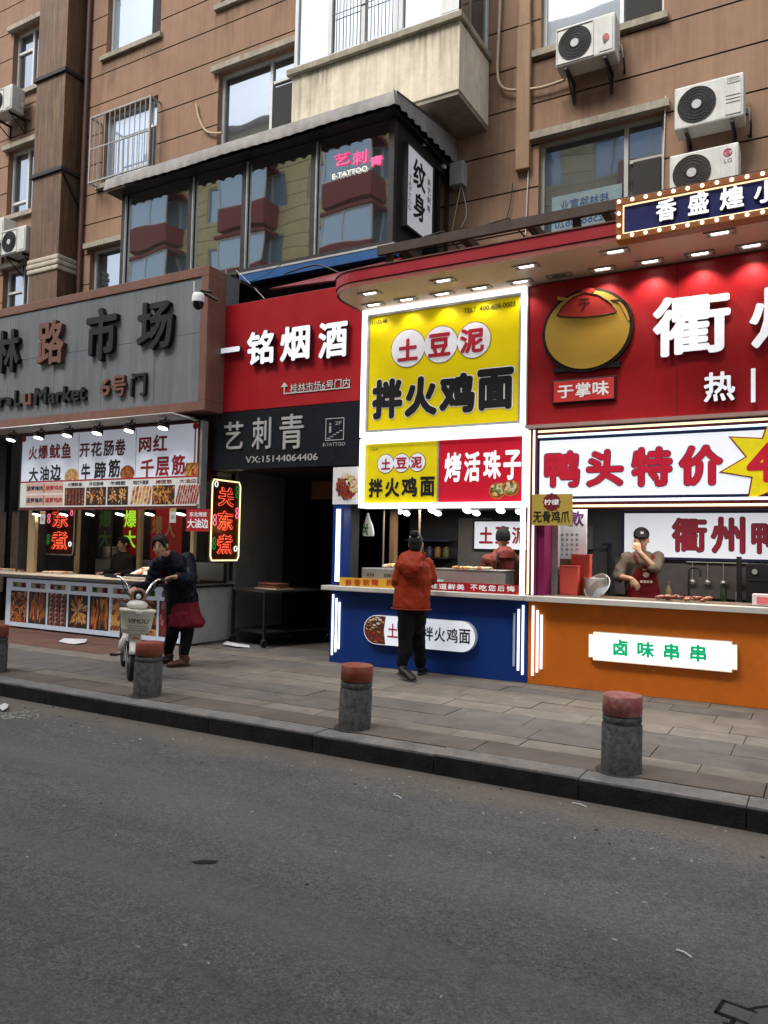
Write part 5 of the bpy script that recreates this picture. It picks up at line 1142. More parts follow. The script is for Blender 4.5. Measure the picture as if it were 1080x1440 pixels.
# ================================================================ skewer stall at left
sk_ = thing('skewer_stall', 'grilled skewer stall with food posters along its counter under a spotlit board', 'stall', (-9.6, 8.9, 0))
tan = mat('tan_post', (.30, .225, .12), .55, var=.15, vs=3); tin = mat('tin_soffit', (.42, .39, .36), .5, var=.1)
LX0, LX1 = -11.62, -7.62
b = MB(); b.box(LX0, LX1, 8.056, 8.5, .03, .80, mat('cabinet_white', (.36, .36, .34), .6, var=.1)); b.box(LX1-.02, LX1, 8.5, 9.35, .03, .80, MT['cabinet_white']); b.build('cabinet', sk_)
b = MB(); b.box(LX1-.30, LX1+.04, 8.04, 9.4, .802, .832, black); b.box(LX0-.5, LX1-.28, 7.72, 8.55, .835, .875, mat('steel_counter', (.10, .095, .09), .35, metal=.5, var=.2)); b.box(LX0-.5, LX1-.28, 7.74, 8.54, .876, .882, mat('counter_sheet', (.50, .40, .30), .45, var=.25, vs=4)); b.build('countertop', sk_)
for x, y, w_ in ((U(46, 760, 8.3)[0], 8.3, .085), (U(109, 760, 8.8)[0], 8.8, .03), (LX1-.03, 8.12, .03), (LX1-.03, 8.95, .035), (U(197, 760, 9.1)[0], 9.1, .04)): b = MB(); b.box(x-w_, x+w_, y-.03, y+.03, .884, 2.2 if x < -7.7 else 3.0, tan); b.build('post', sk_)
b = MB(); b.box(LX1-.06, LX1+.0, 8.04, 8.10, .0, .8, tan); b.build('post', sk_); b = MB(); b.box(LX1-.012, LX1+.004, 8.16, 8.90, 2.45, 2.95, mat('olive_panel', (.22, .19, .10), .6)); b.build('side_panel', sk_)
b = MB(); b.add([(LX1+.0, 8.16, .86), (LX1+.0, 8.92, .86), (LX1+.0, 8.92, 2.4), (LX1+.0, 8.16, 2.4)], [(0, 1, 2, 3)], glass('stall_glass', (.06, .055, .04), .10, .03, .35)); b.build('side_glass', sk_)
b = MB(); b.box(LX0, LX1, 9.6, 9.65, 0, 2.9, wallin2); b.box(LX0, LX0+.04, 8.2, 9.6, .0, 2.9, wallin2); b.box(LX0, LX1, 8.2, 9.6, 2.9, 2.94, dk); b.build('back_wall', sk_)
b = MB(); b.box(LX0+.6, LX1-.5, 9.3, 9.58, .84, 1.12, stainless); b.build('back_bench', sk_, bevel=.01)
for k, (xp, lab) in enumerate(((-10.75, 'steel stock pot on the back bench of the skewer stall, left one'), (-9.55, 'steel stock pot on the back bench of the skewer stall, right one'))):
    b = MB(); b.lathe([(.14, 0), (.15, .01), (.15, .20), (.155, .21), (.145, .21), (.13, .02), (0, .015)], stainless, 22, (xp, 9.42, 1.122)); props(b.build('stock_pot', loc=(xp, 9.42, 1.122)), lab, 'pot', 'pots on the skewer stall bench')
b = MB()
for k in range(4): b.box(-8.9-.004*k, -8.5+.006*k, 8.62, 8.85, .884+k*.03, .910+k*.03, mat('steel_tray_%d' % (k % 2), (.30+.1*(k % 2), .29+.1*(k % 2), .27+.1*(k % 2)), .4, metal=.5))
props(b.build('tray_stack', loc=(-8.7, 8.7, .884)), 'stack of empty steel trays at the back of the skewer stall counter', 'trays')
# awning strip with tubes
b = MB(); b.box(LX0-.6, LX1+.0, 7.60, 8.04, 3.145, 3.165, tin); b.tube([(LX0-.6, 7.59, 3.15), (LX1+.01, 7.59, 3.15), (LX1+.02, 8.6, 3.10)], .018, galv, 8); b.build('awning', sk_)
lbm = thing('skewer_menu_board', 'white lit menu board with red and black dish names and small food pictures', 'menu board', (-9.5, 8.05, 2.1))
BY = 8.05; bx0, bx1 = -11.36, -7.55
b = MB(); b.box(bx0-.03, bx1+.02, BY+.004, BY+.12, 1.90, 3.12, mat('board_case', (.14, .02, .02), .5)); b.box(bx1+.022, bx1+.06, BY+.004, BY+.12, 1.9, 3.12, galv); b.build('case', lbm)
lb = mat('board_lit', (.60, .64, .74), .4, var=.06, vs=1.5, em=.22, emc=(.8, .86, 1)); crm = mat('crimson_print', (.30, .010, .025), .5)
b = MB(); b.box(bx0, bx1-.02, BY, BY+.003, 2.36, 3.09, lb); b.build('upper_panel', lbm)
ZL = (0, 570, 3.2727); b = MB(); k = MB(); TY = BY-.0005
for ch, bx in (('火', (133, 188, 172, 252)), ('爆', (177, 182, 222, 249)), ('鱿', (228, 176, 279, 247)), ('鱼', (284, 170, 328, 245)), ('网', (640, 146, 697, 217)), ('红', (705, 132, 771, 213)), ('千', (647, 246, 709, 333)), ('层', (717, 235, 780, 328)), ('筋', (790, 225, 852, 322))): b.text(ch, BX(TY, *bx, ZL), TY, crm, .003, .045)
for ch, bx in (('开', (367, 174, 413, 240)), ('花', (419, 167, 470, 237)), ('肠', (477, 160, 526, 234)), ('卷', (530, 152, 579, 232)), ('大', (134, 286, 176, 352)), ('油', (184, 280, 226, 348)), ('边', (232, 272, 281, 347)), ('牛', (374, 266, 416, 348)), ('蹄', (434, 258, 488, 342)), ('筋', (499, 246, 553, 333))):
    (k if ch not in '开花肠卷' else b).text(ch, BX(TY, *bx, ZL), TY, ink if ch not in '开花肠卷' else mat('brown_print', (.10, .02, .02), .5), .003, .045)
b.build('red_names', lbm); k.build('black_names', lbm)
for i, (cx, cz, kd_) in enumerate(((330, 328, 'fan'), (586, 313, 'tangle'), (880, 300, 'slants'))):
    b = MB(); food(b, *BX(TY, cx-33, cz-38, cx+33, cz+38, ZL), BY-.001, kd_, i, 'b' if i else 'y', True); b.build('dish_picture', lbm)
b = MB()
for px in (362, 625): x = U(px/3.2727, 640, BY)[0]; b.box(x-.006, x+.006, BY-.002, BY-.0003, 2.38, 3.07, galv)
for x, z in ((bx0+.04, 3.05), (bx1-.06, 3.05), (bx1-.06, 2.41)): b.disc(x, z, .05, .05, BY-.003, BY-.0003, redink, 16)
b.box(bx1-.075, bx1-.045, BY-.0025, BY-.0004, 2.46, 3.0, mat('corner_print', (.45, .20, .15), .5)); b.build('corner_print', lbm)
b = MB(); b.box(bx0, bx1-.0, BY-.004, BY+.002, 1.94, 2.335, mat('strip_paper', (.62, .62, .60), .5, em=.12)); b.box(bx0-.02, bx1, BY-.006, BY+.002, 2.337, 2.355, redink); b.build('lower_strip', lbm)
ph = [(297, 388, 'skewers'), (395, 487, 'flowers'), (493, 588, 'flowers'), (597, 695, 'slants'), (700, 803, 'tangle'), (808, 917, 'reds')]
for i, (a, c, kd_) in enumerate(ph):
    b = MB(); Y_ = BY-.0045; X0, _, X1, _ = BX(Y_, a, 395, c, 480, ZL); food(b, X0, 1.96, X1, 2.235, Y_, kd_, 20+i, 'd' if i not in (3, 5) else 'w'); b.build('dish_picture', lbm)
    b = MB(); b.text(('火爆鱿鱼', '开花肠卷', '牛蹄筋', '网红千层筋', '烤面筋', '大油边')[i], (X0+.06, 2.255, X1-.06, 2.315), Y_, (ink, dredink)[i > 3], .002, .03); b.build('dish_name', lbm)
b = MB(); Y_ = BY-.006
xa, xb = U(120/3.2727, 700, BY)[0], U(290/3.2727, 700, BY)[0]; xm = (xa+xb)/2; pk_ = mat('pale_pink_print', (.60, .42, .34), .5)
for z0, z1 in ((1.965, 2.135), (2.16, 2.325)):
    b.box(xa, xb, Y_, Y_+.0015, z0, z1, pk_); b.box(xm-.02, xm+.01, Y_-.001, Y_, z0+.01, z1-.01, mat('ochre_print', (.40, .15, .03), .5)); b.text('菠萝梅肉', (xa+.02, z0+.045, xm-.03, z1-.045), Y_, nv, .002, .03); b.text('菠萝鸡肉', (xm+.03, z0+.045, xb-.01, z1-.045), Y_, redink, .002, .03)
b.build('dish_labels', lbm)
# posters along the counter
po = thing('food_poster_row', 'row of lit food photo posters covering the skewer stall counter front', 'poster', (-9.7, 8.05, .03))
PY = 8.04; b = MB(); b.box(LX0+.02, LX1-.02, PY, PY+.014, .03, .79, mat('poster_lit', (.50, .56, .66), .45, em=.12, emc=(.7, .82, 1))); b.build('backing', po)
for i, (a, c, kd_, nm) in enumerate(((58, 150, 'tangle', '八爪鱼'), (160, 258, 'strips', '烤面筋'), (268, 374, 'rings', '大章鱼足'), (384, 492, 'fan', '铁板大虾'), (504, 613, 'strips', '鱿鱼须'), (622, 735, 'slants', '网红千层'), (748, 882, 'tangle', '烤鸭肠'), (895, 1010, 'reds', '羊肉串'))):
    X0, X1 = U(a/4, 860, PY)[0], U(c/4, 860, PY)[0]; b = MB(); food(b, X0, .10, X1, .60, PY-.0005, kd_, 40+i, 'd' if i != 5 else 'w'); b.build('dish_picture', po)
    b = MB(); g_ = ('gold', 'red'); n_ = len(nm); wch = (X1-X0-.08)/n_
    for q, ch in enumerate(nm): b.box(X0+.04+q*wch, X0+.04+(q+1)*wch-.004, PY-.002, PY-.0002, .655, .735, (FT['g'], FT['y'], FT['r'], FT['m'])[(i+q) % 4]); b.text(ch, (X0+.05+q*wch, .665, X0+.03+(q+1)*wch, .725), PY-.0021, (ink, FT['w'])[(i+q) % 2], .002, .03)
    if i == 5: b.text('35元', (X0+.02, .52, X0+.28, .60), PY-.004, mat('purple_print', (.12, .03, .16), .5), .002, .03)
    b.build('dish_name', po)
# trays of food on the stall counter
rr = random.Random(6)
for i, (px, py, wd, lab) in enumerate(((35, 802, .5, 'far left tray of pale skewers on the steel counter'), (75, 803, .45, 'second tray of grilled skewers on the steel counter'), (118, 806, .5, 'white tray of thin skewers in the middle of the steel counter'))):
    x, y = G(px, py, .885); y = min(max(y, 7.95), 8.35); t = thing('food_tray', lab, 'tray', (x, y, .883), 0, 'trays on the skewer stall counter'); b = MB(); b.box(x-wd/2, x+wd/2, y-.15, y+.15, .883, .900, stainless); b.build('tray', t, bevel=.005); b = MB()
    for k in range(22): vs, fs = ball((x+rr.uniform(-.45, .45)*wd, y+rr.uniform(-.11, .11), .912), .07, .014, .012, (.2*rr.uniform(-1, 1), 1, 0), n=7); b.add(vs, fs, FT[rr.choice('cyoc')], True)
    b.build('skewers', t)
x, y = -8.5, 8.2
t = thing('slanted_display', 'slanted white display tray of orange skewers at the right of the steel counter', 'tray', (x, y, .883))
b = MB(); b.obb((x, y, .97), (.38, 0, 0), (0, .19, .07), (0, -.004, .012), mat('tray_white', (.62, .55, .46), .4)); b.build('tray', t); b = MB()
for k in range(26): u, v = rr.uniform(-.3, .12), rr.uniform(-.15, .15); vs, fs = ball((x+u, y+v, .99+v*.37), .05, .02, .014, (1, .3*rr.uniform(-1, 1), 0), n=7); b.add(vs, fs, FT[rr.choice('opoc')], True)
b.build('skewers', t); b = MB(); b.obb((x, y-.02, .92), (.36, 0, 0), (0, .16, 0), (0, 0, .035), black); b.build('stand', t)
# spotlights
spotl = emit('spot_lens', (1, .98, .94), 7.)
def spotlight(lab, x, y, z, grp, tilt=.5):
    t = thing('spotlight', lab, 'spotlight', (x, y, z), 0, grp)
    b = MB(); b.lathe([(.075, -.035), (.085, -.03), (.08, .03), (.03, .05)], blackm, 18); vv_ = b.v; b.build('housing', t, local=True)
    b = MB(); b.lathe([(.066, -.042), (.066, -.036)], spotl, 18); b.build('lens', t, local=True)
    b = MB(); b.tube([(-.09, 0, .0), (-.09, 0, .08), (.09, 0, .08), (.09, 0, 0)], .009, blackm, 6); b.tube([(0, 0, .08), (0, .02, .13)], .012, blackm, 6); b.build('bracket', t, local=True)
    lamp('spot_lamp', 'SPOT', (x, y, z-.05), 5, (1, .96, .9), .05, 110, (0, .35, -1), parent=t)
    t.rotation_euler = (-.25, 0, 0); return t
for k, (px, py) in enumerate(((16, 615), (55, 611), (95, 608), (137, 604), (182, 601), (230, 596))):
    x, z = U(px, py, 7.72); spotlight('spotlight under the tin awning, %s from the left in the upper row' % ('first second third fourth fifth sixth'.split()[k]), x, 7.72, 3.02, 'spotlights over the skewer menu board')
for k, (px, py) in enumerate(((52, 727), (90, 726), (127, 725), (169, 725), (211, 723.5), (255, 723))):
    x, z = U(px, py, 8.3); spotlight('spotlight below the menu board, %s from the left in the lower row' % ('first second third fourth fifth sixth'.split()[k]), x, 8.3, 1.87, 'spotlights under the skewer menu board')
# paper cards hanging below the menu board
for lab, px, py in (('white paper card hanging below the left end of the menu board', 61, 727), ('white paper card hanging below the right end of the menu board', 244, 724)):
    x, z = U(px, py, 8.0); b = MB(); b.box(x-.06, x+.06, 7.985, 7.99, z-.11, z+.09, mat('card_white', (.55, .54, .52), .6)); b.box(x-.06, x+.06, 7.983, 7.9845, z+.05, z+.085, mat('card_stripe', (.45, .26, .10), .6)); b.disc(x, z-.03, .035, .035, 7.983, 7.9848, mat('card_grey', (.3, .3, .3), .6), 12); props(b.build('paper_card', loc=(x, 7.98, z-.11)), lab, 'card', 'paper cards under the menu board')
x0, z0, x1, z1 = BX(7.98, 857, 478, 966, 580, ZL)
t = thing('red_tag', 'small red hanging sign with white characters beside the neon sign', 'sign', ((x0+x1)/2, 7.98, z0)); b = MB(); b.box(x0, x1, 7.98, 7.99, z0, z1, mat('tag_red', (.42, .015, .025), .45)); b.build('panel', t); b = MB(); w_ = x1-x0; h_ = z1-z0; b.text('东北烤皮', (x0+w_*.14, z0+h_*.66, x1-w_*.12, z1-h_*.12), 7.979, wv, .002, .03); b.text('大油边', (x0+w_*.06, z0+h_*.14, x1-w_*.06, z0+h_*.58), 7.979, wv, .002, .04); b.build('characters', t)
# vertical red banners inside
for lab, px0_, px1_, txt, mm, yy in (('narrow red banner with lime characters hanging inside the skewer stall', 173, 193, '爆大', emit('lime_print', (.35, .75, .03), .55), 9.2), ('wide dark red banner with tan characters inside the skewer stall', 212, 256, '爆人', mat('tan_print', (.30, .18, .08), .5), 9.2), ('narrow black banner with faint green characters inside the skewer stall', 138, 158, '爆大', mat('dim_green_print', (.05, .10, .03), .5, em=.12), 9.3)):
    X0, X1 = U(px0_, 740, yy)[0], U(px1_, 740, yy)[0]; t = thing('hanging_banner', lab, 'banner', ((X0+X1)/2, yy, 1.2)); b = MB(); b.box(X0, X1, yy, yy+.012, 1.15, 2.3, mat('banner_red', (.24, .012, .010), .6, em=.08) if yy < 9.25 else wallin2); b.build('cloth', t); b = MB()
    for q, ch in enumerate(txt):
        b.text(ch, (X0+.03, 1.66-.34*q, X1-.02, 1.95-.34*q) if txt == '爆大' else (X0+.03+q*.28, 1.55-.05*q, X0+.27+q*.28, 1.85-.05*q), yy-.001, mm, .003, .03)
    b.build('characters', t)
# neon signs
nr = emit('neon_red', (1, .10, .045), 1.2); ngl = emit('neon_cream', (1, .95, .45), 1.3); nbk = mat('neon_glow_board', (.060, .018, .010), .35, em=.035); npk = emit('neon_pink', (1, .16, .30), .9); ngr = emit('neon_green', (.02, .30, .05), .35); nwh = emit('neon_egg', (.9, 1, .9), 1.)  # boards and backings glow dark red, the tubes' light put in their colour
def neon(lab, X, Y0, Y1, z0, z1, chars, face):
    """board with tube outlines; face 'right' -> lies in plane X, spans Y0..Y1"""
    pos_ = (X, (Y0+Y1)/2, z0) if face == 'right' else ((Y0+Y1)/2, X, z0)
    t = thing('neon_sign', lab, 'neon sign', pos_); sg = 1 if face == 'right' else -1
    def pt(a, h, d): return (X+d, a, h) if face == 'right' else (a, X-d, h)
    b = MB()
    if face == 'right': b.box(X-.02, X, Y0, Y1, z0, z1, nbk)
    else: b.box(Y0, Y1, X, X+.02, z0, z1, nbk)
    b.build('board', t)
    c_ = .05; o = [(Y0+c_, z0+.02), (Y1-c_, z0+.02), (Y1-.02, z0+c_+.03), (Y1-.02, z1-c_-.03), (Y1-c_, z1-.02), (Y0+c_, z1-.02), (Y0+.02, z1-c_-.03), (Y0+.02, z0+c_+.03), (Y0+c_, z0+.02)]
    b = MB(); b.tube([pt(a, h, .014) for a, h in o], .010, ngl if face == 'right' else galv, 8); b.build('border_tube', t)
    b = MB(); b2 = MB(); W_ = Y1-Y0; n = len(chars); hh = (z1-z0-.16)/n
    for q, ch in enumerate(chars):
        zc = z1-.08-hh*(q+1); bx = (Y0+W_*.24, zc+.03, Y1-W_*.24, zc+hh-.03)
        P = X+.004 if face == 'right' else X-.004
        b.text(ch, bx, P, nr, .008, .050, face); b2.text(ch, (bx[0]+.008, bx[1]+.008, bx[2]-.008, bx[3]-.008), P+(.009 if face == 'right' else -.009), nbk, .002, .004, face)
    b.build('red_tubes', t); b2.build('tube_backing', t)
    for nm_, m_, spots in (('pink_tubes', npk, ((.14, .50), (.88, .60))), ('green_tubes', ngr, ((.86, .86), (.14, .22))), ('egg_tubes', nwh, ((.16, .93), (.86, .16)))):
        b = MB()
        for u, v in spots:
            a, h = Y0+W_*u, z0+(z1-z0)*v; k_ = (.03, .045) if nm_ != 'green_tubes' else (.028, .05)
            for rep in ((0,) if nm_ == 'egg_tubes' else (-1, 1)):
                b.tube([pt(a+k_[0]*cos(2*pi*q/14), h+rep*k_[1]*.9+k_[1]*.8*sin(2*pi*q/14), .014) for q in range(15)], .0075, m_, 6)
        b.build(nm_, t)
neon('tall neon sign with cream border and red characters at the skewer stall corner', -7.50, 8.27, 8.91, 1.165, 2.345, '关东煮', 'right')
X0, X1 = U(63, 750, 8.75)[0], U(106, 750, 8.75)[0]
neon('neon sign with red outlined characters half hidden inside the skewer stall window', 8.75, X0, X1, 1.16, 2.42, '关东煮', 'front')
lamp('neon_lamp', 'POINT', (-7.42, 8.6, 1.7), 1.6, (1, .35, .12), .15, parent=sk_)
lamp('stall_area_light', 'AREA', (-9.5, 8.8, 2.85), 9, (1, .9, .75), (2.5, .4), parent=sk_)  # unseen area light, added to lift the dark skewer stall interior
# ================================================================ people
FW = Vector((sin(YAW), cos(YAW), 0)); RT = Vector((cos(YAW), -sin(YAW), 0)); UPV = Vector((0, 0, 1))
def Q(px, py, d):
    """point at depth d (metres in front of the lens) on a sight line"""
    v = Vector(ray(px, py)); return v*d+Vector((0, 0, H))
skin = mat('skin', (.42, .235, .155), .5, var=.08, vs=20); hairm = mat('black_hair', (.006, .005, .0045), .5, spec=.2, var=.3, vs=60, bump=.8, bs=130); hairb = mat('brown_hair', (.016, .009, .007), .5, spec=.2, var=.3, vs=60, bump=.8, bs=130)
eyew = mat('eye_white', (.6, .58, .55), .3); eyeb = mat('eye_dark', (.010, .008, .007), .3); lipm = mat('lip', (.30, .10, .085), .5)
def limb(pts, rs, n=12):
    P = [Vector(p) for p in pts]; rings = []
    for i in range(len(P)-1):
        m = 4
        for k in range(m):
            q = k/m; rings.append((P[i].lerp(P[i+1], q), rs[i]*(1-q)+rs[i+1]*q, rs[i]*(1-q)+rs[i+1]*q))
    rings.append((P[-1], rs[-1], rs[-1])); a = rings[0]; z = rings[-1]
    d0 = (P[0]-P[1]).normalized(); d1 = (P[-1]-P[-2]).normalized()
    rings = [(a[0]+d0*a[1]*.6, a[1]*.5, a[1]*.5)]+rings+[(z[0]+d1*z[1]*.6, z[1]*.5, z[1]*.5)]
    # smooth the bend
    C = [Vector(r[0]) for r in rings]
    for _ in range(2): C = [C[0]]+[(C[i-1]+2*C[i]+C[i+1])/4 for i in range(1, len(C)-1)]+[C[-1]]
    return loft([(c, r[1], r[2]) for c, r in zip(C, rings)], (1, .2, .1), n)
def hand(w, d, nrm, side=1, curl=.6):
    """palm, four bent fingers of unequal length and a thumb off the side; w wrist, d pointing, nrm palm side"""
    w, d, nrm = Vector(w), Vector(d).normalized(), Vector(nrm).normalized(); nrm = (nrm-d*nrm.dot(d)).normalized(); s = d.cross(nrm)*side
    out = [loft([(w-d*.01, .026, .02), (w+d*.03, .036, .017), (w+d*.075, .040, .014), (w+d*.09, .036, .011)], s, 12)]
    for k, ln in enumerate((.070, .080, .074, .058)):
        o = (k-1.5)*.0205; p = w+d*.082+s*o; pts = [p]; a = 0
        for seg in (.42, .32, .26):
            a += curl; pts.append(pts[-1]+(d*cos(a)+nrm*sin(a)+s*o*.6)*ln*seg)
        out.append(loft([(pts[0]-d*.01, .0095, .0095), (pts[0], .0095, .0095), (pts[1], .009, .009), (pts[2], .0085, .0085), (pts[3], .006, .006)], s, 8))
    p = w+d*.028-s*.032; out.append(loft([(p+s*.012, .012, .012), (p, .012, .012), (p+d*.03-s*.018+nrm*.012, .0105, .0105), (p+d*.055-s*.018+nrm*.026, .007, .007)], nrm, 8)); return out
def head_parts(c, f, up=(0, 0, 1), k=1.):
    """skull, jaw, nose, ears, brow as pieces of the body's skin; c head centre, f facing"""
    c, f, u = Vector(c), Vector(f).normalized(), Vector(up).normalized(); u = (u-f*u.dot(f)).normalized(); r = f.cross(u)
    P = [ball(c+u*.022*k-f*.012*k, .074*k, .092*k, .098*k, r, u), ball(c-u*.045*k+f*.022*k, .058*k, .066*k, .070*k, r, u), ball(c-u*.088*k+f*.048*k, .030*k, .030*k, .026*k, r, u, 10)]
    P.append(loft([(c+f*.080*k+u*.012*k, .008*k, .008*k), (c+f*.094*k-u*.008*k, .011*k, .011*k), (c+f*.104*k-u*.026*k, .015*k, .012*k), (c+f*.086*k-u*.034*k, .013*k, .008*k)], r, 10))
    for s in (-1, 1): P.append(ball(c+r*s*.076*k-f*.006*k-u*.006*k, .010*k, .022*k, .032*k, r, u, 10)); P.append(ball(c+r*s*.040*k+f*.058*k-u*.030*k, .024*k, .022*k, .022*k, r, u, 10))
    return P
def face(t, c, f, up=(0, 0, 1), k=1., smile=0.):
    c, f, u = Vector(c), Vector(f).normalized(), Vector(up).normalized(); u = (u-f*u.dot(f)).normalized(); r = f.cross(u); e = MB(); d = MB(); bq = MB()
    for s in (-1, 1):
        p = c+r*s*.031*k+f*.0795*k+u*.004*k; vs, fs = ball(p, .015*k, .008*k, .0065*k, r, u, 10); e.add(vs, fs, eyew, True)
        vs, fs = ball(p+f*.0045*k, .0068*k, .005*k, .0066*k, r, u, 8); d.add(vs, fs, eyeb, True); bq.tube([p+r*s*(-.014)*k+u*.017*k+f*.004*k, p+u*.021*k+f*.005*k, p+r*s*.016*k+u*.016*k-f*.004*k], [.0028*k, .0036*k, .0018*k], hairm, 6)
        d.tube([p+r*s*(-.015)*k+u*.004*k+f*.006*k, p+u*.0075*k+f*.008*k, p+r*s*.016*k+u*.004*k+f*.002*k], .0018*k, eyeb, 5)
    o = e.build('eyes', t); d.build('pupils', o); bq.build('eyebrows', t)
    b = MB(); m = c+f*.088*k-u*.060*k; b.tube([m-r*.026*k+u*.006*smile*k-f*.012*k, m-r*.012*k+f*.001*k, m+r*.012*k+f*.001*k, m+r*.026*k+u*.006*smile*k-f*.012*k], [.002*k, .0055*k, .0055*k, .002*k], lipm, 8); b.build('mouth', t)
def hair_cap(c, f, up=(0, 0, 1), k=1., low=-.03, fringe=True):
    c, f, u = Vector(c), Vector(f).normalized(), Vector(up).normalized(); u = (u-f*u.dot(f)).normalized(); r = f.cross(u)
    P = [ball(c+u*.034*k-f*.022*k, .082*k, .094*k, .098*k, r, u), ball(c-f*.045*k+u*low*k, .072*k, .062*k, .085*k, r, u)]
    if fringe:
        for s in (-1, 1): P.append(loft([(c+u*.118*k+f*.02*k+r*s*.01*k, .02*k, .02*k), (c+u*.085*k+f*.068*k+r*s*.035*k, .034*k, .014*k), (c+u*.03*k+f*.055*k+r*s*.068*k, .012*k, .02*k), (c-u*.02*k+f*.03*k+r*s*.078*k, .007*k, .014*k)], r, 10))
    return P
def wrinkle(name, col, sc=9, rough=.6, puff=0):
    m = mat(name, col, rough, var=.14, vs=7, bump=.9, bs=sc, spec=.12)
    n = m.node_tree; b = [x for x in n.nodes if x.type == 'BUMP'][0]; b.inputs['Distance'].default_value = .03
    return m
def rings_between(a, b, wa, wb, m=4):
    a, b = Vector(a), Vector(b); return [(a.lerp(b, k/m), wa[0]+(wb[0]-wa[0])*k/m, wa[1]+(wb[1]-wa[1])*k/m) for k in range(m+1)]

# --- customer in an orange jacket, seen from behind
x, y = G(585, 950); D = 8.46
def customer():
    t = thing('person', 'customer with a hair bun and orange hooded jacket standing at the blue counter', 'person', (-3.88, 7.5, 0))
    d = 8.45
    f = (FW*1+RT*.30).normalized(); r = Vector((f.y, -f.x, 0))
    hd = Q(585, 766, d); nk = Q(583, 783, d); sh = Q(582, 790, d); pel = Q(579, 850, d)
    sl, sr = Q(563, 793, d-.03), Q(602, 792, d+.03); el, er = Q(557, 823, d+.0), Q(609, 819, d+.05); wl, wr = Q(570, 814, d+.24), Q(603, 806, d+.26)
    hl, hr = Q(571, 853, d-.02), Q(588, 853, d+.04); kl, kr = Q(571, 902, d-.02), Q(587, 900, d+.10)
    al = Vector(Q(566, 938, d-.05)); ar = Vector(Q(592, 938, d+.30)); ar.z = .09
    toe = Vector((*G(583, 960), .03)); toer = ar+f*.17; toer.z = .03
    body = head_parts(hd, f)+[loft([(hd-UPV*.05, .05, .055), (nk, .048, .05), (sh-UPV*.02, .07, .06)], r)]
    body += [loft([(sh+UPV*.01, .10, .06), (sh-UPV*.06, .16, .095), (pel+UPV*.22, .13, .09), (pel, .15, .10), (pel-UPV*.08, .13, .09)], r)]
    body += [limb((sl, el, wl), (.045, .036, .026)), limb((sr, er, wr), (.045, .036, .026)), limb((hl, kl, al), (.075, .05, .036)), limb((hr, kr, ar), (.075, .05, .036))]
    body += hand(wl, f+RT*.3, -UPV+RT, 1, .5)+hand(wr, f-RT*.2, -UPV-RT, -1, .5)
    organic('body', body, skin, t, .008, 2)
    jk = wrinkle('orange_jacket', (.23, .025, .008), 6, .55)
    P = [loft([(nk+UPV*.012, .062, .065), (sh+UPV*.005, .13, .085), (sh-UPV*.045, .19, .125), (sh-UPV*.16, .20, .145), (pel+UPV*.20, .20, .15), (pel+UPV*.06, .205, .155), (pel-UPV*.035, .205, .158), (pel-UPV*.05, .19, .15)], r, 20),
         limb((sl+RT*.02, el, Vector(wl)), (.078, .064, .045)), limb((sr-RT*.02, er, Vector(wr)), (.078, .064, .045))]
    # hood lying on the back
    HD = [loft([(nk+UPV*.04-f*.04-r*.01, .09, .05), (nk-UPV*.0-f*.11, .145, .06), (sh-UPV*.05-f*.165, .15, .06), (sh-UPV*.11-f*.17, .11, .05), (sh-UPV*.15-f*.15, .05, .03)], r, 16)]
    P += [loft([(nk+r*.10+UPV*.02, .03, .03), (nk+r*.07+f*.05+UPV*.03, .03, .03), (nk-r*.0+f*.08, .03, .03), (nk-r*.07+f*.05+UPV*.03, .03, .03), (nk-r*.10+UPV*.02, .03, .03)], UPV, 10)]
    jo = organic('jacket', P, jk, t, .009, 2, fold=.016); organic('hood', HD, jk, t, .009, 2, fold=.014, fscale=(11, 11, 9))
    cr = wrinkle('jacket_crease', (.22, .025, .009), 6)
    b = MB()   # seams and folds: thin raised cords along the back and hem
    hem = [pel-UPV*.045+(r*cos(a)*.222-f*sin(a)*.168) for a in [pi*k/14 for k in range(15)]]; b.tube(hem, .007, cr, 6)
    b.build('hem', jo)
    lin_ = mat('hood_lining', (.02, .018, .03), .7); organic('hood_lining', [loft([(nk+UPV*.060-f*.0+r*.0, .062, .055), (nk+UPV*.03-f*.035, .086, .05), (nk+UPV*.005-f*.055, .07, .04)], r)], lin_, t, .010, 2)
    tr_ = wrinkle('black_trousers', (.005, .005, .006), 6, .7)
    P = [loft([(pel+UPV*.10, .16, .12), (pel, .168, .125), (pel-UPV*.10, .15, .118)], r), limb((hl, kl, al+UPV*.02), (.098, .082, .062)), limb((hr, kr, ar+UPV*.0), (.098, .080, .062))]
    organic('trousers', P, tr_, t, .010, 2, fold=.014)
    sm_ = mat('black_shoe', (.008, .008, .008), .5, bump=.2); so_ = mat('shoe_sole', (.03, .03, .032), .7)
    for a, tq, lift in ((al, toe, 1), (ar, toer, 0)):
        h = Vector(a)-UPV*.03-f*.03; P = [loft([(h-f*.02, .028, .035), (h, .040, .045), (h.lerp(tq, .4)+UPV*.01, .044, .036), (h.lerp(tq, .8), .048, .027), (Vector(tq)+f*.0, .03, .016)], r, 14), limb((Vector(a)+UPV*.02, h), (.045, .042))]
        s_ = organic('shoe', P, sm_, t, .008, 2)
        dd = (Vector(tq)-h).normalized(); b = MB(); b.add(*loft([(h-dd*.05-UPV*.045, .03, .008), (h-UPV*.045, .042, .012), (Vector(tq).lerp(h, .4)-UPV*.026, .046, .012), (Vector(tq)-UPV*.016, .036, .010), (Vector(tq)+dd*.02-UPV*.012, .012, .006)], r, 12), so_, True); b.build('sole', s_)
    b = MB(); b.add(*loft([(al+UPV*.02, .040, .040), (al+UPV*.045, .038, .038)], r, 12), mat('white_sock', (.55, .55, .55), .8), True); b.build('sock', t)
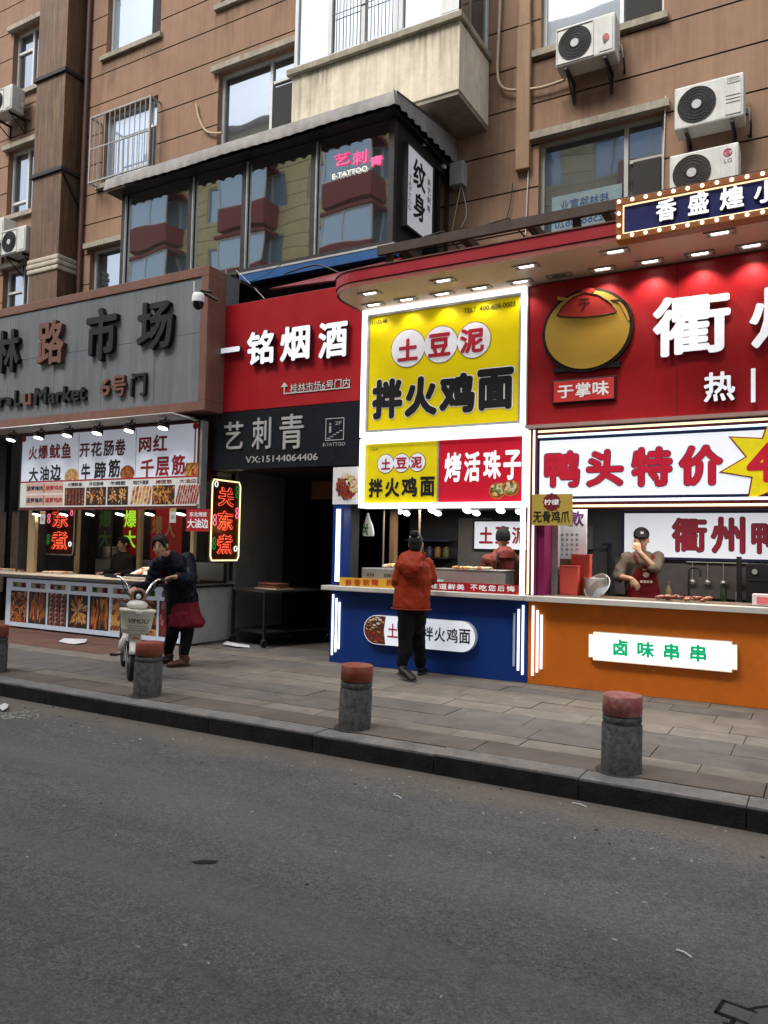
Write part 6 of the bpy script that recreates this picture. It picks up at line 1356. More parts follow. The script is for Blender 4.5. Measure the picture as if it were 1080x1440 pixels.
    ho = organic('hair', hair_cap(hd, f, low=-.02, fringe=False)+[ball(hd+UPV*.115-f*.075, .052, .05, .042, r)], hairm, t, .009, 2)
    b = MB(); b.tube([hd+UPV*.085-f*.075+(r*cos(a)*.048-(f*.5+UPV*.5)*sin(a)*.03) for a in [pi*k/8 for k in range(9)]], .008, mat('hair_clip', (.5, .48, .45), .3, metal=.6), 6); b.build('hair_clip', ho)
    face(t, hd, f)
    ph = MB(); pc = (Vector(wl)+Vector(wr))/2+f*.10+UPV*.02; ph.obb(pc, r*.036, f*.03+UPV*.06, f*.004-UPV*.002, black); props(ph.build('phone', loc=tuple(pc)), 'dark phone held in front of the chest by the customer in orange', 'phone')
customer()
# --- woman leaning on the scooter
SAX, SAY = G(183, 957); SANG = math.atan2(-.62, .785)
SROT = Matrix.Rotation(SANG, 3, 'Z') @ Matrix.Rotation(-.07, 3, 'X')
def SP(x, y, z): return Vector((SAX, SAY, 0))+SROT @ Vector((x, y, z))
def woman():
    t = thing('person', 'smiling woman in navy puffer jacket and dark red apron leaning on the white electric scooter', 'person', (-6.5, 6.65, 0))
    f = (-FW*.96-RT*.16-UPV*.14).normalized(); bf = (-FW*.75-RT*.62).normalized(); r = Vector((-bf.y, bf.x, 0)); r = bf.cross(UPV)
    hd = Q(226, 768, 8.66); nk = Q(238, 781, 8.80); ch = Q(246, 801, 8.92); pel = Q(256, 843, 9.07)
    sL, sR = Q(222, 794, 8.80), Q(263, 787, 8.98); eL, eR = Q(211, 826, 8.80), Q(269, 817, 8.72); gR = SP(-.36, .30, 1.04); gL = SP(-.36, -.30, 1.04); wL = SP(-.42, -.02, .92); wR = gR+RT*.085-FW*.01+UPV*.035
    hL, hR = Q(246, 845, 9.0), Q(263, 845, 9.1); kL, kR = Q(243, 890, 8.98), Q(264, 888, 8.98); aL, aR = Vector(Q(236, 922, 9.2)), Vector(Q(258, 926, 8.98)); aL.z = .10; aR.z = .10
    tL, tR = aL+bf*.16, aR+(bf*.7-RT*.3)*.17; tL.z = tR.z = .035
    up = (UPV+(-RT)*.10-FW*.12).normalized(); ax = (Vector(nk)-Vector(pel)).normalized()
    body = head_parts(hd, f, up)+[limb((Vector(hd)-up*.06-f*.02, nk), (.048, .05))]
    body += [loft([(nk, .09, .06), (Vector(nk)-ax*.07, .16, .09), (ch, .15, .10), (Vector(pel)+ax*.18, .14, .10), (pel, .16, .12), (Vector(pel)-UPV*.07, .14, .11)], r)]
    body += [limb((sL, eL, wL), (.05, .04, .028)), limb((sR, eR, wR), (.05, .04, .028)), limb((hL, kL, aL), (.085, .055, .038)), limb((hR, kR, aR), (.085, .055, .038))]
    body += hand(wL, -FW-UPV*.3, -UPV, 1, .7)+hand(wR, -RT*.95-FW*.1-UPV*.25, -UPV-FW*.3, -1, .8)
    organic('body', body, skin, t, .0075, 2)
    nv_ = wrinkle('navy_puffer', (.0035, .0045, .010), 5, .45)
    def quilt(rg, amp=.012):
        out = []
        for i in range(len(rg)-1):
            c0, a0, b0 = rg[i]; c1, a1, b1 = rg[i+1]
            for k in range(4): q = k/4; s = amp*abs(sin(pi*q)); out.append((Vector(c0).lerp(Vector(c1), q), a0+(a1-a0)*q+s, b0+(b1-b0)*q+s))
        out.append(rg[-1]); return out
    P = [loft(quilt([(Vector(nk)+ax*.02, .085, .075), (Vector(nk)-ax*.04, .16, .115), (Vector(nk)-ax*.11, .19, .14), (Vector(ch)-ax*.02, .195, .145), (Vector(ch)-ax*.11, .195, .15), (Vector(pel)+ax*.14, .20, .155), (Vector(pel)+ax*.07, .205, .16), (Vector(pel)+ax*.0, .21, .165), (Vector(pel)-UPV*.03, .20, .16)]), r, 20)]
    def qlimb(a, b_, c, ra, rb, rc):
        rg = [(Vector(a).lerp(Vector(b_), k/4), ra+(rb-ra)*k/4, ra+(rb-ra)*k/4) for k in range(4)]+[(Vector(b_).lerp(Vector(c), k/4), rb+(rc-rb)*k/4, rb+(rc-rb)*k/4) for k in range(5)]
        return loft(quilt(rg, .012), UPV+RT*.3, 14)
    P += [qlimb(sL, eL, wL, .080, .066, .05), qlimb(sR, eR, Vector(wR).lerp(Vector(eR), .1), .085, .072, .05), ball(sL, .085, .085, .085), ball(sR, .092, .092, .092)]
    organic('jacket', P, nv_, t, .009, 1, fold=.010)
    ap = wrinkle('maroon_apron', (.115, .006, .014), 5, .6)
    pf = Vector(pel)
    P = [loft([(pf+UPV*.05, .20, .155), (pf-UPV*.08, .23, .175), (pf-UPV*.22+RT*.02, .265, .20), (pf-UPV*.30+RT*.035, .285, .21), (pf-UPV*.315+RT*.035, .25, .18)], r, 20)]
    ao = organic('apron', P, ap, t, .011, 2, fold=.016)
    nb_ = (bf-ax*bf.dot(ax)).normalized(); cf = Vector(ch)+ax*.03+nb_*.20+r*.02; b = MB(); b.add([tuple(cf+r*u+ax*v+nb_*w_) for u, v, w_ in ((-.075, -.10, .022), (.075, -.10, .022), (.065, .07, .004), (-.065, .07, .004))], [(0, 1, 2, 3)], ap); b.add([tuple(cf+r*u+ax*v+nb_*(w_-.03)) for u, v, w_ in ((-.075, -.10, .022), (.075, -.10, .022), (.065, .07, .004), (-.065, .07, .004))], [(3, 2, 1, 0)], ap); b.build('apron_bib', t)
    tr_ = wrinkle('dark_trousers', (.006, .005, .006), 6, .7); P = [loft([(pf, .17, .13), (pf-UPV*.1, .16, .125)], r), limb((hL, kL, aL+UPV*.03), (.105, .078, .058)), limb((hR, kR, aR+UPV*.03), (.105, .078, .058))]; organic('trousers', P, tr_, t, .010, 3)
    for a, tq, m_, in ((aL, tL, mat('dark_boot', (.025, .018, .016), .5)), (aR, tR, mat('brown_boot', (.085, .034, .020), .45, bump=.3))):
        dd = (Vector(tq)-a); dd.z = 0; dd.normalize(); h = a-UPV*.04-dd*.03
        P = [limb((a+UPV*.14, a+UPV*.02, h), (.062, .056, .05)), loft([(h-dd*.03-UPV*.02, .03, .03), (h-UPV*.015, .044, .042), (h.lerp(tq, .5)-UPV*.0, .046, .036), (Vector(tq), .046, .028), (Vector(tq)+dd*.035-UPV*.008, .02, .015)], dd.cross(UPV), 14)]; bo = organic('boot', P, m_, t, .008, 2)
        b = MB(); b.add(*loft([(h-dd*.055-UPV*.052, .03, .008), (h-UPV*.052, .044, .010), (Vector(tq)-UPV*.026, .047, .009), (Vector(tq)+dd*.04-UPV*.025, .02, .006)], dd.cross(UPV), 12), mat('boot_sole', (.02, .016, .014), .7), True); b.build('sole', bo)
    organic('scarf', [loft([(Vector(nk)+UPV*.045, .062, .066), (Vector(nk)+UPV*.0, .088, .085), (Vector(nk)-ax*.05+bf*.03, .09, .09)], r)], mat('black_scarf', (.010, .009, .010), .9, bump=.6), t, .009, 2)
    organic('hair', hair_cap(hd, f, up, low=-.005), hairb, t, .008, 2)
    face(t, hd, f, up, 1., 1.2)
woman()
# --- stall workers seen to the waist behind the counters
def worker():
    t = thing('person', 'worker in black cap and maroon apron touching the chin behind the orange counter', 'person', (-1.85, 9.0, .05))
    d = 8.72; f = (-FW*.95-RT*.25-UPV*.10).normalized(); bf = (-FW-RT*.1).normalized(); r = bf.cross(UPV)
    hd = Q(902, 759, d-.04); nk = Q(903, 776, d); ch = Q(904, 800, d); pel = Q(903, 848, d)
    sL, sR = Q(882, 786, d), Q(925, 785, d); eL, eR = Q(868, 811, d-.04), Q(920, 800, d-.20); wL, wR = Q(888, 814, d-.24), Q(899, 776, d-.19)
    hL, hR = Q(893, 855, d), Q(914, 855, d); kL, kR = Vector(hL)-UPV*.36, Vector(hR)-UPV*.36; aL, aR = Vector((kL.x, kL.y, .12)), Vector((kR.x, kR.y, .12))
    body = head_parts(hd, f)+[limb((Vector(hd)-UPV*.06, nk), (.05, .05)), loft([(nk, .09, .06), (Vector(nk)-UPV*.06, .17, .095), (ch, .165, .11), (Vector(pel)+UPV*.1, .15, .11), (pel, .165, .12), (Vector(pel)-UPV*.08, .14, .1)], r), limb((sL, eL, wL), (.05, .042, .028)), limb((sR, eR, wR), (.05, .042, .028)), limb((hL, kL, aL), (.085, .055, .04)), limb((hR, kR, aR), (.085, .055, .04))]
    body += hand(wL, RT*.6-UPV*.8-FW*.2, FW*.5-UPV*.2, 1, .35)+hand(wR, UPV*.85-RT*.2+FW*.1, FW, -1, .8)
    organic('body', body, skin, t, .0075, 2)
    sh_ = wrinkle('taupe_shirt', (.115, .090, .068), 7, .8)
    organic('shirt', [loft([(Vector(nk)+UPV*.01, .062, .062), (Vector(nk)-UPV*.045, .17, .105), (Vector(nk)-UPV*.11, .205, .13), (ch, .20, .135), (Vector(pel)+UPV*.1, .19, .14), (pel, .195, .145), (Vector(pel)-UPV*.08, .18, .13)], r, 18), limb((sL, eL, Vector(eL).lerp(Vector(wL), .25)), (.078, .066, .055)), limb((sR, eR, Vector(eR).lerp(Vector(wR), .12)), (.078, .068, .058)), ball(sL, .082, .082, .08), ball(sR, .082, .082, .08)], sh_, t, .010, 2, fold=.012)
    ap = wrinkle('wine_apron', (.135, .008, .012), 6, .6); c0 = Vector(ch)
    ao = organic('apron', [loft([(c0+UPV*.05+bf*.105, .10, .035), (c0-UPV*.05+bf*.10, .125, .05), (Vector(pel)+UPV*.14+bf*.03, .19, .13), (Vector(pel)+bf*.02, .205, .145), (Vector(pel)-UPV*.25+bf*.02, .22, .15)], r, 18)], ap, t, .009, 2)
    b = MB()
    for s in (-1, 1): b.tube([c0+UPV*.06+bf*.125+r*s*.085, Vector(nk)-UPV*.05+bf*.10+r*s*.10, Vector(nk)-UPV*.012+r*s*.085, Vector(nk)-UPV*.10-bf*.10+r*s*.05], .016, ap, 8)
    b.build('apron_strap', t)
    pc = c0-UPV*.06+bf*.158; b = MB(); n = 18; pr_ = mat('apron_print', (.55, .42, .36), .6)
    b.add([pc+r*.034*cos(2*pi*k/n)+UPV*.03*sin(2*pi*k/n) for k in range(n)], [tuple(range(n))], pr_)
    for q in range(4): b.obb(pc-UPV*.075+r*(q-1.5)*.035+bf*.012, r*.013, UPV*.013, bf*.001, pr_)
    for q in range(3): b.obb(pc+UPV*.055+r*(q-1)*.028+bf*.0, r*.009, UPV*.008, bf*.001, pr_)
    b.build('apron_print', ao)
    organic('hair', hair_cap(hd, f, low=-.02, fringe=False), hairm, t, .009, 2)
    u = (UPV-f*UPV.dot(f)).normalized(); rr_ = f.cross(u); hc = Vector(hd)
    co = organic('cap', [ball(hc+u*.058-f*.012, .088, .104, .085, rr_, u), loft([(hc+u*.055+f*.05, .08, .022), (hc+u*.050+f*.115, .074, .014), (hc+u*.040+f*.165, .05, .009)], rr_, 14)], mat('black_cap', (.005, .005, .006), .7, spec=.15), t, .008, 2)
    b = MB(); b.obb(hc+u*.085+f*.088, rr_*.016, u*.012, f*.002, mat('cap_badge', (.35, .34, .34), .6)); b.build('cap_badge', co)
    tr_ = MT['black_trousers']; organic('trousers', [loft([(pel, .17, .125), (Vector(pel)-UPV*.1, .16, .12)], r), limb((hL, kL, aL-UPV*.05), (.10, .08, .065)), limb((hR, kR, aR-UPV*.05), (.10, .08, .065))], tr_, t, .012, 2)
    face(t, hd, f)
worker()
def beanie():
    t = thing('person', 'person in black beanie and maroon coat seen from behind inside the blue stall', 'person', (-3.45, 9.15, .05))
    d = 9.62; f = (FW-RT*.1).normalized(); r = f.cross(UPV)
    hd = Q(707, 757, d); nk = Q(708, 775, d); ch = Q(709, 800, d); pel = Q(709, 845, d)
    sL, sR = Q(687, 786, d), Q(731, 786, d); eL, eR = Q(680, 815, d), Q(738, 815, d); wL, wR = Q(690, 822, d+.22), Q(728, 822, d+.22)
    hL, hR = Q(700, 850, d), Q(718, 850, d); aL, aR = Vector((hL.x, hL.y, .12)), Vector((hR.x, hR.y, .12))
    body = head_parts(hd, f)+[limb((Vector(hd)-UPV*.06, nk), (.05, .05)), loft([(nk, .09, .06), (Vector(nk)-UPV*.06, .17, .095), (ch, .165, .11), (pel, .165, .12), (Vector(pel)-UPV*.08, .14, .1)], r), limb((sL, eL, wL), (.05, .042, .028)), limb((sR, eR, wR), (.05, .042, .028)), limb((hL, aL), (.085, .04)), limb((hR, aR), (.085, .04))]+hand(wL, f, -UPV, 1, .5)+hand(wR, f, -UPV, -1, .5)
    organic('body', body, skin, t, .008, 2)
    co = wrinkle('maroon_coat', (.13, .028, .022), 6, .6)
    organic('coat', [loft([(Vector(nk)+UPV*.03, .085, .085), (Vector(nk)-UPV*.03, .15, .12), (Vector(nk)-UPV*.10, .21, .145), (ch, .215, .15), (Vector(pel)+UPV*.1, .21, .155), (pel, .215, .16), (Vector(pel)-UPV*.12, .2, .15)], r, 18), limb((sL, eL, wL), (.088, .075, .05)), limb((sR, eR, wR), (.088, .075, .05)), loft([(Vector(nk)+UPV*.035-f*.05, .085, .05), (Vector(nk)-UPV*.02-f*.10, .12, .05), (Vector(nk)-UPV*.10-f*.13, .10, .04)], r, 14)], co, t, .011, 2, fold=.014)
    b = MB()
    for s in (-1, 1): b.tube([Vector(nk)-UPV*.02+r*s*.10-f*.10, Vector(nk)-UPV*.12+r*s*.12-f*.150, Vector(ch)-UPV*.02+r*s*.15-f*.150, Vector(pel)+UPV*.08+r*s*.17-f*.13], .013, black, 8)
    b.build('strap', t)
    u = UPV; hc = Vector(hd); organic('beanie', [loft([(hc-u*.03-f*.01, .088, .105), (hc+u*.03-f*.01, .092, .108), (hc+u*.08-f*.015, .082, .094), (hc+u*.115-f*.02, .058, .066), (hc+u*.135-f*.025, .03, .035), (hc+u*.15-f*.03, .022, .024)], r, 16)], mat('black_knit', (.005, .005, .005), .9, spec=.1, bump=.8, bs=90), t, .009, 2)
    organic('trousers', [limb((hL, aL-UPV*.05), (.10, .065)), limb((hR, aR-UPV*.05), (.10, .065))], MT['black_trousers'], t, .012, 2); face(t, hd, f)
beanie()
def cook():
    t = thing('person', 'dark haired cook in black jacket sitting in shade inside the skewer stall', 'person', (-10.2, 9.15, .03))
    v = ray(174, 768); d = 9.1/v[1]; f = (-FW*.8-RT*.5).normalized(); r = f.cross(UPV)
    hd = Q(173, 765, d); nk = Vector(hd)-UPV*.15-f*.02; ch = nk-UPV*.22; pel = nk-UPV*.55; sL, sR = nk-UPV*.07-r*.18, nk-UPV*.07+r*.18
    eL, eR = sL-UPV*.26-r*.04, sR-UPV*.26+r*.04; wL, wR = eL+f*.22, eR+f*.22
    body = head_parts(hd, f)+[limb((Vector(hd)-UPV*.06, nk), (.05, .05)), loft([(nk, .09, .06), (nk-UPV*.07, .17, .1), (ch, .165, .11), (pel, .165, .12)], r), limb((sL, eL, wL), (.05, .04, .028)), limb((sR, eR, wR), (.05, .04, .028)), limb((pel-r*.09, pel-r*.09-UPV*.75), (.085, .045)), limb((pel+r*.09, pel+r*.09-UPV*.75), (.085, .045))]+hand(wL, f, -UPV, 1, .5)+hand(wR, f, -UPV, -1, .5)
    organic('body', body, skin, t, .009, 2)
    organic('jacket', [loft([(nk+UPV*.02, .07, .07), (nk-UPV*.04, .17, .11), (nk-UPV*.12, .21, .14), (ch, .21, .15), (pel, .21, .15), (pel-UPV*.06, .19, .14)], r, 18), limb((sL, eL, wL), (.085, .07, .05)), limb((sR, eR, wR), (.085, .07, .05))], wrinkle('black_jacket', (.018, .014, .013), 6, .7), t, .012, 2)
    organic('trousers', [limb((pel-r*.09, pel-r*.09-UPV*.78), (.11, .07)), limb((pel+r*.09, pel+r*.09-UPV*.78), (.11, .07))], MT['black_trousers'], t, .013, 2)
    organic('hair', hair_cap(hd, f, low=.0), hairm, t, .009, 2); face(t, hd, f)
cook()
# ================================================================ electric scooter
def scooter():
    ax, ay, ang = SAX, SAY, SANG
    t = thing('electric_scooter', 'small white electric scooter with front basket and chrome handlebar pushed by the woman', 'scooter', (ax, ay, 0), ang); t.rotation_euler = (-.07, 0, ang)
    wh = mat('scooter_white', (.55, .54, .49), .35, var=.06, coat=.3, dirt=(.3, .27, .22), dirt_amt=.3); bk = mat('basket_cream', (.56, .54, .45), .45, var=.05); chn = mat('chrome', (.62, .62, .62), .15, metal=1., var=.05); rub = mat('tyre_rubber', (.014, .014, .014), .8, var=.3, bump=.5); cop = mat('lamp_ring', (.26, .14, .10), .35, metal=.5)
    def wheel(x):
        b = MB(); R_, n = .165, 30; b.tube([(x+R_*cos(2*pi*k/n), 0, .2+R_*sin(2*pi*k/n)) for k in range(n+1)], .036, rub, 10, cap=False); o = b.build('wheel', t, local=True)
        b = MB(); b.tube([(x+.132*cos(2*pi*k/n), 0, .2+.132*sin(2*pi*k/n)) for k in range(n+1)], .014, galv, 8, cap=False); b.tube([(x, -.05, .2), (x, .05, .2)], .045, galv, 14)
        for k in range(5): a = 2*pi*k/5; b.tube([(x+.03*cos(a), 0, .2+.03*sin(a)), (x+.13*cos(a), 0, .2+.13*sin(a))], .012, galv, 6)
        b.build('rim', o, local=True)
    wheel(0); wheel(-1.02)
    def fender(x, a0, a1):
        b = MB(); R_ = .218; n = 14; P = []
        for k in range(n+1):
            a = a0+(a1-a0)*k/n
            for y, dr in ((-.055, -.03), (-.045, 0), (0, .012), (.045, 0), (.055, -.03)): P.append((x+(R_+dr)*cos(a), y, .2+(R_+dr)*sin(a)))
        b.add(P, [(5*k+j, 5*k+j+1, 5*k+6+j, 5*k+5+j) for k in range(n) for j in range(4)], wh, True); o = b.build('fender', t, local=True); m = o.modifiers.new('s', 'SOLIDIFY'); m.thickness = .006
    fender(0, radians(25), radians(170)); fender(-1.02, radians(10), radians(150))
    b = MB()
    for s in (-1, 1): b.tube([(0, s*.062, .2), (-.07, s*.062, .42), (-.10, s*.04, .50)], .016, wh, 8); b.tube([(.02, s*.07, .2), (-.03, s*.07, .40)], .02, chn, 8)
    b.tube([(-.10, 0, .47), (-.20, 0, .86)], .028, wh, 12); b.build('fork', t, local=True)
    # basket: tapered tub with rim and holes
    def rr(w_, d_, z, n=20):
        return [(.03+d_/2*(abs(cos(a))**.7)*(1 if cos(a) > 0 else -1), w_/2*(abs(sin(a))**.7)*(1 if sin(a) > 0 else -1), z) for a in [2*pi*k/n for k in range(n)]]
    b = MB(); L_ = [rr(.20, .14, .482), rr(.26, .19, .492), rr(.30, .22, .54), rr(.335, .245, .70), rr(.365, .27, .712), rr(.365, .27, .732), rr(.335, .245, .735), rr(.30, .21, .725)]; n = 20
    b.add([p for l in L_ for p in l], [(i*n+k, i*n+(k+1) % n, (i+1)*n+(k+1) % n, (i+1)*n+k) for i in range(len(L_)-1) for k in range(n)]+[tuple(reversed(range(n))), tuple(range(7*n, 8*n))], bk, True); bo = b.build('basket', t, local=True)
    b = MB(); fx = .03+.128
    gl = mat('basket_print', (.05, .05, .05), .5); q = MB(); q.text('VIMOLI', (-.10, .60, .10, .645), 0, gl, .003, .03)
    b.add([(fx+(v[2]-.6)*.10+.008+(-v[1]), v[0]*1.0, v[2]) for v in q.v], q.f, gl); b.build('lettering', bo, local=True)
    b = MB()
    for i in range(9):
        for j in range(3): zz_ = .525+j*.022; b.obb((fx-.022+(zz_-.5)*.10, (i-4)*.024+(j % 2)*.012, zz_), (.004, 0, 0), (0, .005, 0), (0, 0, .004), gl)
    b.build('vent_holes', bo, local=True)
    b = MB(); b.obb((fx+.03, 0, .712), (.012, 0, 0), (0, .032, 0), (0, 0, .012), bk); b.build('latch', bo, local=True)
    b = MB(); b.add(*ball((-.11, 0, .765), .12, .11, .055), wh, True); b.build('front_cowl', t, local=True)
    n = 26; b = MB(); b.tube([(-.10, .066*cos(2*pi*k/n), .86+.066*sin(2*pi*k/n)) for k in range(n+1)], .018, cop, 8, cap=False); b.add(*ball((-.13, 0, .86), .05, .055, .055), blackm, True); hl = b.build('headlight', t, local=True)
    b = MB(); b.add(*ball((-.085, 0, .853), .022, .028, .028), mat('lamp_lens', (.5, .5, .5), .1), True); b.build('lens', hl, local=True)
    b = MB()
    for s in (-1, 1): b.tube([(-.18, s*.02, .80), (-.17, s*.07, .86), (-.20, s*.13, .98), (-.25, s*.19, 1.035), (-.30, s*.24, 1.04)], .013, chn, 10)
    hb = b.build('handlebar', t, local=True)
    for s in (-1, 1):
        b = MB(); b.tube([(-.28, s*.225, 1.038), (-.40, s*.335, 1.04)], .019, rub, 10); b.build('grip', hb, local=True)
        b = MB(); b.tube([(-.25, s*.20, 1.03), (-.22, s*.25, 1.035), (-.29, s*.34, 1.03)], .006, blackm, 6); b.build('brake_lever', hb, local=True)
        b = MB(); b.tube([(-.24, s*.18, 1.03), (-.16, s*.16, .95), (-.14, s*.06, .82), (-.16, s*.02, .70)], .006, blackm, 6); b.build('cable', hb, local=True)
        b = MB(); b.add(*ball((-.13, s*.115, .80), .025, .03, .025), mat('indicator', (.12, .04, .02), .3), True); b.build('indicator', t, local=True)
    b = MB(); b.tube([(-.13, 0, .56), (-.26, 0, .34), (-.45, 0, .27), (-.85, 0, .29)], .05, wh, 12); b.tube([(-.80, 0, .28), (-.86, 0, .62)], .035, wh, 10); b.tube([(-.85, 0, .3), (-1.02, .06, .2)], .02, wh, 8); b.tube([(-.85, 0, .3), (-1.02, -.06, .2)], .02, wh, 8); b.build('frame', t, local=True)
    b = MB(); b.box(-.70, -.32, -.08, .08, .24, .40, wh); b.build('battery_box', t, local=True, bevel=.03)
    b = MB(); b.add(*loft([((-.72, 0, .68), .05, .035), ((-.80, 0, .69), .09, .045), ((-.95, 0, .70), .13, .05), ((-1.02, 0, .69), .11, .04)], (0, 1, 0), 14), blackm, True); b.build('saddle', t, local=True)
    b = MB(); b.box(-1.30, -1.02, -.09, .09, .55, .57, blackm); b.tube([(-1.25, .07, .55), (-1.02, .06, .2)], .01, blackm, 6); b.tube([(-1.25, -.07, .55), (-1.02, -.06, .2)], .01, blackm, 6); b.build('rear_rack', t, local=True)
    for s in (-1, 1): b = MB(); b.tube([(-.38, s*.07, .22), (-.38+.06*s, s*.13, .20)], .012, blackm, 8); b.box(-.43+.06*s, -.33+.06*s, min(s*.12, s*.20), max(s*.12, s*.20), .19, .21, blackm); b.build('pedal', t, local=True)
    b = MB(); b.add(*loft([((-.22, -.09, .27), .06, .05), ((-.22, -.075, .36), .075, .06), ((-.20, -.06, .44), .05, .04)], (1, 0, 0), 12), wh, True); b.build('side_cover', t, local=True)
    b = MB(); b.tube([(0, -.058, .2), (0, -.052, .2)], .075, stainless, 20); b.build('brake_disc', t, local=True)
    for s in (-1, 1):
        b = MB(); b.tube([(.0+.013*cos(q*1.9), s*.078+.013*sin(q*1.9), .24+q*.0042) for q in range(40)], .004, blackm, 5); b.build('fork_spring', t, local=True)
    b = MB(); b.box(.150, .153, -.03, .03, .44, .46, mat('reflector', (.35, .08, .03), .2)); b.build('reflector', t, local=True)
    b = MB(); b.tube([(-.45, .06, .24), (-.42, .16, .03), (-.42, .18, .01)], .011, blackm, 8); b.build('kickstand', t, local=True)
scooter()
# ================================================================ bollards
def bollards():
    st = mat('bollard_stone', (.075, .075, .072), .85, var=.6, vs=26, bump=.6, bs=70, streak=.3, dirt=(.03, .03, .03), dirt_amt=.5, ds=7)
    rdp = mat('bollard_red', (.25, .050, .028), .6, var=.2, vs=9, streak=.15, dirt=(.20, .13, .10), dirt_amt=.55, ds=9); rdf = mat('bollard_faded_red', (.32, .085, .075), .7, var=.25, vs=12, streak=.3, dirt=(.42, .30, .27), dirt_amt=.8, ds=14)
    spots = [(-7.79, 5.29, 'weathered stone bollard with red cap cut off by the left edge of the photo', rdp), (-5.485, 5.28, 'weathered stone bollard with red cap in front of the electric scooter', rdp), (-3.225, 5.28, 'speckled stone bollard with orange red cap before the left end of the blue stall', rdp), (-1.165, 5.25, 'stone bollard with faded scratched pink red cap before the orange stall', rdf)]
    for i, (x, y, lab, m_) in enumerate(spots):
        t = thing('bollard', lab, 'bollard', (x, y, 0), i*1.3, 'bollards along the kerb'); t.rotation_euler = (.02*(i % 3-1), .015*((i+1) % 3-1), i*1.3)
        b = MB(); b.lathe([(.128, -.02), (.128, .305), (.118, .312), (.118, .322), (.124, .328), (.124, .358), (.115, .363), (.115, .370)], st, 36); b.build('stone_body', t, local=True)
        b = MB(); b.lathe([(.112, .371), (.125, .372), (.1255, .486), (.1225, .4925), (.115, .495), (.0, .498)], m_, 36); b.build('red_cap', t, local=True)
        b = MB(); b.lathe([(.13, .0005), (.16, .004), (.165, .002)], mat('grit_ring', (.05, .047, .043), .95, var=.4), 30); b.build('base_grout', t, local=True)
bollards()
# ================================================================ cart in the passage and small things on the ground
def cart():
    ang = radians(-15.7); t = thing('trolley', 'black steel trolley on castors with two shelves in the dark passage', 'trolley', (-6.72, 8.56, 0), ang); tm = mat('trolley_steel', (.020, .019, .018), .5, metal=.3, var=.3); W_, L_ = .80, 1.2
    b = MB(); b.box(-W_, 0, 0, L_, .76, .785, mat('trolley_top', (.05, .044, .038), .5, var=.3)); b.build('top_shelf', t, local=True); b = MB(); b.box(-W_+.02, -.02, .02, L_-.02, .19, .21, tm); b.build('lower_shelf', t, local=True)
    for x in (-W_+.02, -.02):
        for y in (.02, L_-.02):
            b = MB(); b.box(x-.018, x+.018, y-.018, y+.018, .115, .759, tm); o = b.build('leg', t, local=True); b = MB(); b.tube([(x-.018, y, .055), (x+.018, y, .055)], .052, black, 16); b.box(x-.012, x+.012, y-.03, y+.03, .108, .114, galv); b.build('castor', o, local=True)
    c = Vector((-6.72, 8.56, 0)); R_ = Matrix.Rotation(ang, 3, 'Z'); rr = random.Random(8); p0 = c+R_ @ Vector((-.42, .42, 0))
    f = thing('sausage_tray', 'flat tray piled with reddish brown sausages on top of the black trolley', 'food', (p0.x, p0.y, .787), ang)
    b = MB(); b.box(-.20, .30, -.16, .16, 0, .012, FT['c']); b.build('tray', f, local=True)
    for i in range(2):
        b = MB()
        for k in range(16): vs, fs = ball((-.17+k*.029, 0, .035+.035*i), .13, .016, .02, (0, 1, 0), n=8); b.add(vs, fs, mat('sausage_%d' % (k % 3), ((.16, .05, .03), (.26, .10, .05), (.08, .03, .02))[k % 3], .4), True)
        b.build('sausage_row', f, local=True)
cart()
b = MB(); b.lathe([(.11, 0), (.13, .30), (.135, .31), (.125, .31), (.105, .02), (0, .02)], mat('bucket_pale', (.16, .17, .13), .6, var=.2), 20, (-5.78, 9.45, .1)); b.lathe([(.14, 0), (.14, .1)], dk, 12, (-5.78, 9.45, 0)); props(b.build('bucket', loc=(-5.78, 9.45, 0)), 'pale bucket standing in the dark passage beside the blue stall', 'bucket')
def paper(lab, pts, z=.004, m_=None, name='paper_scrap'):
    P = [G(*p, z) for p in pts]; cx_, cy_ = sum(p[0] for p in P)/len(P), sum(p[1] for p in P)/len(P); rr = random.Random(len(pts)); b = MB(); n = len(P)
    b.add([(p[0], p[1], z+rr.uniform(.002, .03)) for p in P]+[(cx_, cy_, z+.035)], [(k, (k+1) % n, n) for k in range(n)], m_ or mat('paper_white', (.60, .60, .60), .7, var=.06)); return props(b.build(name, loc=(cx_, cy_, z)), lab, 'litter')
paper('crumpled white paper on the red paving in front of the skewer stall', [(82, 903), (90, 898), (104, 900), (123, 899), (120, 905), (105, 907), (95, 905)])
paper('flat white plastic bag on the ground beside the trolley wheel', [(313, 908), (318, 904), (330, 906), (350, 908), (352, 911), (330, 911)])
paper('white scrap lying on the road at the left edge', [(-3, 996), (6, 992), (12, 994), (10, 1000), (3, 1003)], -.136)
rr = random.Random(12); b = MB(); pm = mat('pale_crumb', (.34, .32, .28), .8); 
for k in range(70):
    x, y = G(rr.uniform(2, 55), rr.uniform(1000, 1012), -.138); s_ = rr.uniform(.006, .014); b.obb((x, y, -.136), (s_, s_*.3, 0), (-s_*.3, s_*.6, 0), (0, 0, s_*.4), pm)
props(b.build('crumbs', loc=(-6.9, 4.7, -.138)), 'scatter of pale crumbs on the road by the left edge', 'litter', kind='stuff')
b = MB()
for k in range(300):
    x = rr.uniform(-12, 1.2); y = rr.choice((rr.uniform(1.2, 4.9), rr.uniform(4.2, 4.93))); s_ = rr.uniform(.003, .008); a = rr.uniform(0, pi); b.obb((x, y, -.137), (s_*cos(a)*1.5, s_*sin(a)*1.5, 0), (-s_*sin(a)*.7, s_*cos(a)*.7, 0), (0, 0, s_*.4), rr.choice((pm, pm, MT['grit_ring'], MT['paper_white'] if rr.random() < .12 else pm)))
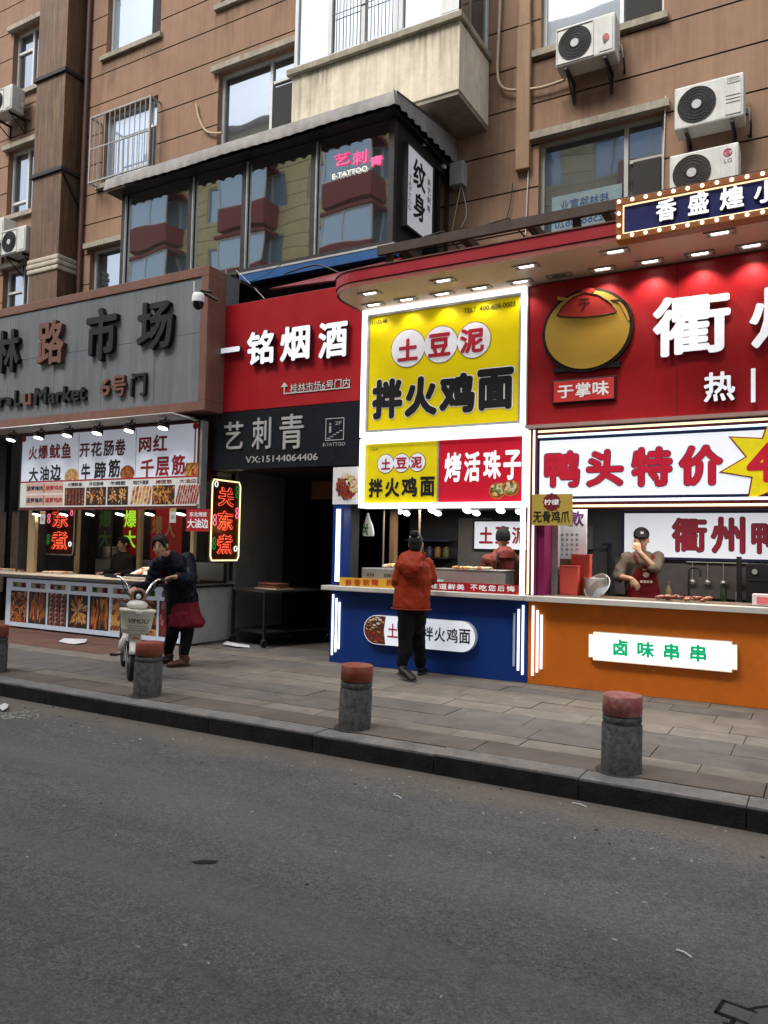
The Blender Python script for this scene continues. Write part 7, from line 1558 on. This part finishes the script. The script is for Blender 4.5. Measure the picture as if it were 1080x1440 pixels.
props(b.build('road_grit', loc=(-5, 3, -.138)), 'fine pale grit and crumbs scattered over the road surface', 'grit', kind='stuff')
for (lab, px, py, l) in (('thin white stick on the road before the blue stall', 560, 1121, .035), ('pale twisted scrap in the gutter below the right bollard', 815, 1132, .05), ('short white straw piece on the road at right', 962, 1341, .03)):
    x, y = G(px, py, -.136); b = MB(); b.tube([(x-l, y+.01, -.133), (x, y, -.130), (x+l, y-.02, -.133)], .004, MT['paper_white'], 6); props(b.build('litter_stick', loc=(x, y, -.136)), lab, 'litter')
b = MB(); P = [G(*p, -.137) for p in ((268, 1212), (285, 1209), (308, 1210), (303, 1214), (280, 1215))]; b.add([(p[0], p[1], -.1365) for p in P], [tuple(range(5))], mat('tar_spot', (.012, .012, .012), .7)); props(b.build('tar_patch', loc=(P[0][0], P[0][1], -.1365)), 'small dark tar patch on the road at lower left', 'patch')
def manhole():
    cx_, cy_ = G(1150, 1482, -.14); t = thing('manhole_cover', 'iron cover with a square tab sunk in the road at the lower right corner', 'manhole cover', (cx_, cy_, -.14)); im = mat('cast_iron', (.075, .073, .070), .6, var=.3, bump=.5); ga = mat('cover_gap', (.006, .006, .006), .9)
    b = MB(); b.lathe([(.245, .0015), (.260, .0016)], ga, 48, (cx_, cy_, -.14)); b.build('gap_ring', t)
    b = MB(); b.lathe([(.0, .003), (.243, .003), (.244, .001)], im, 48, (cx_, cy_, -.14)); b.build('cover', t)
    a, c_ = G(1012, 1416, -.14), G(1060, 1434, -.14); A = Vector((a[0], a[1], -.137)); C = Vector((c_[0], c_[1], -.137)); u = (C-A).normalized(); v = Vector((-u.y, u.x, 0)); b = MB(); ln = (C-A).length
    for s in (-1, 1): b.obb(A+u*ln/2+v*s*.045, u*ln/2, v*.006, (0, 0, .0005), ga)
    b.obb(A, u*.006, v*.05, (0, 0, .0005), ga); b.build('tab_outline', t); b = MB(); b.obb(A+u*ln/2, u*(ln/2-.01), v*.035, (0, 0, .001), im); b.build('tab', t)
manhole()
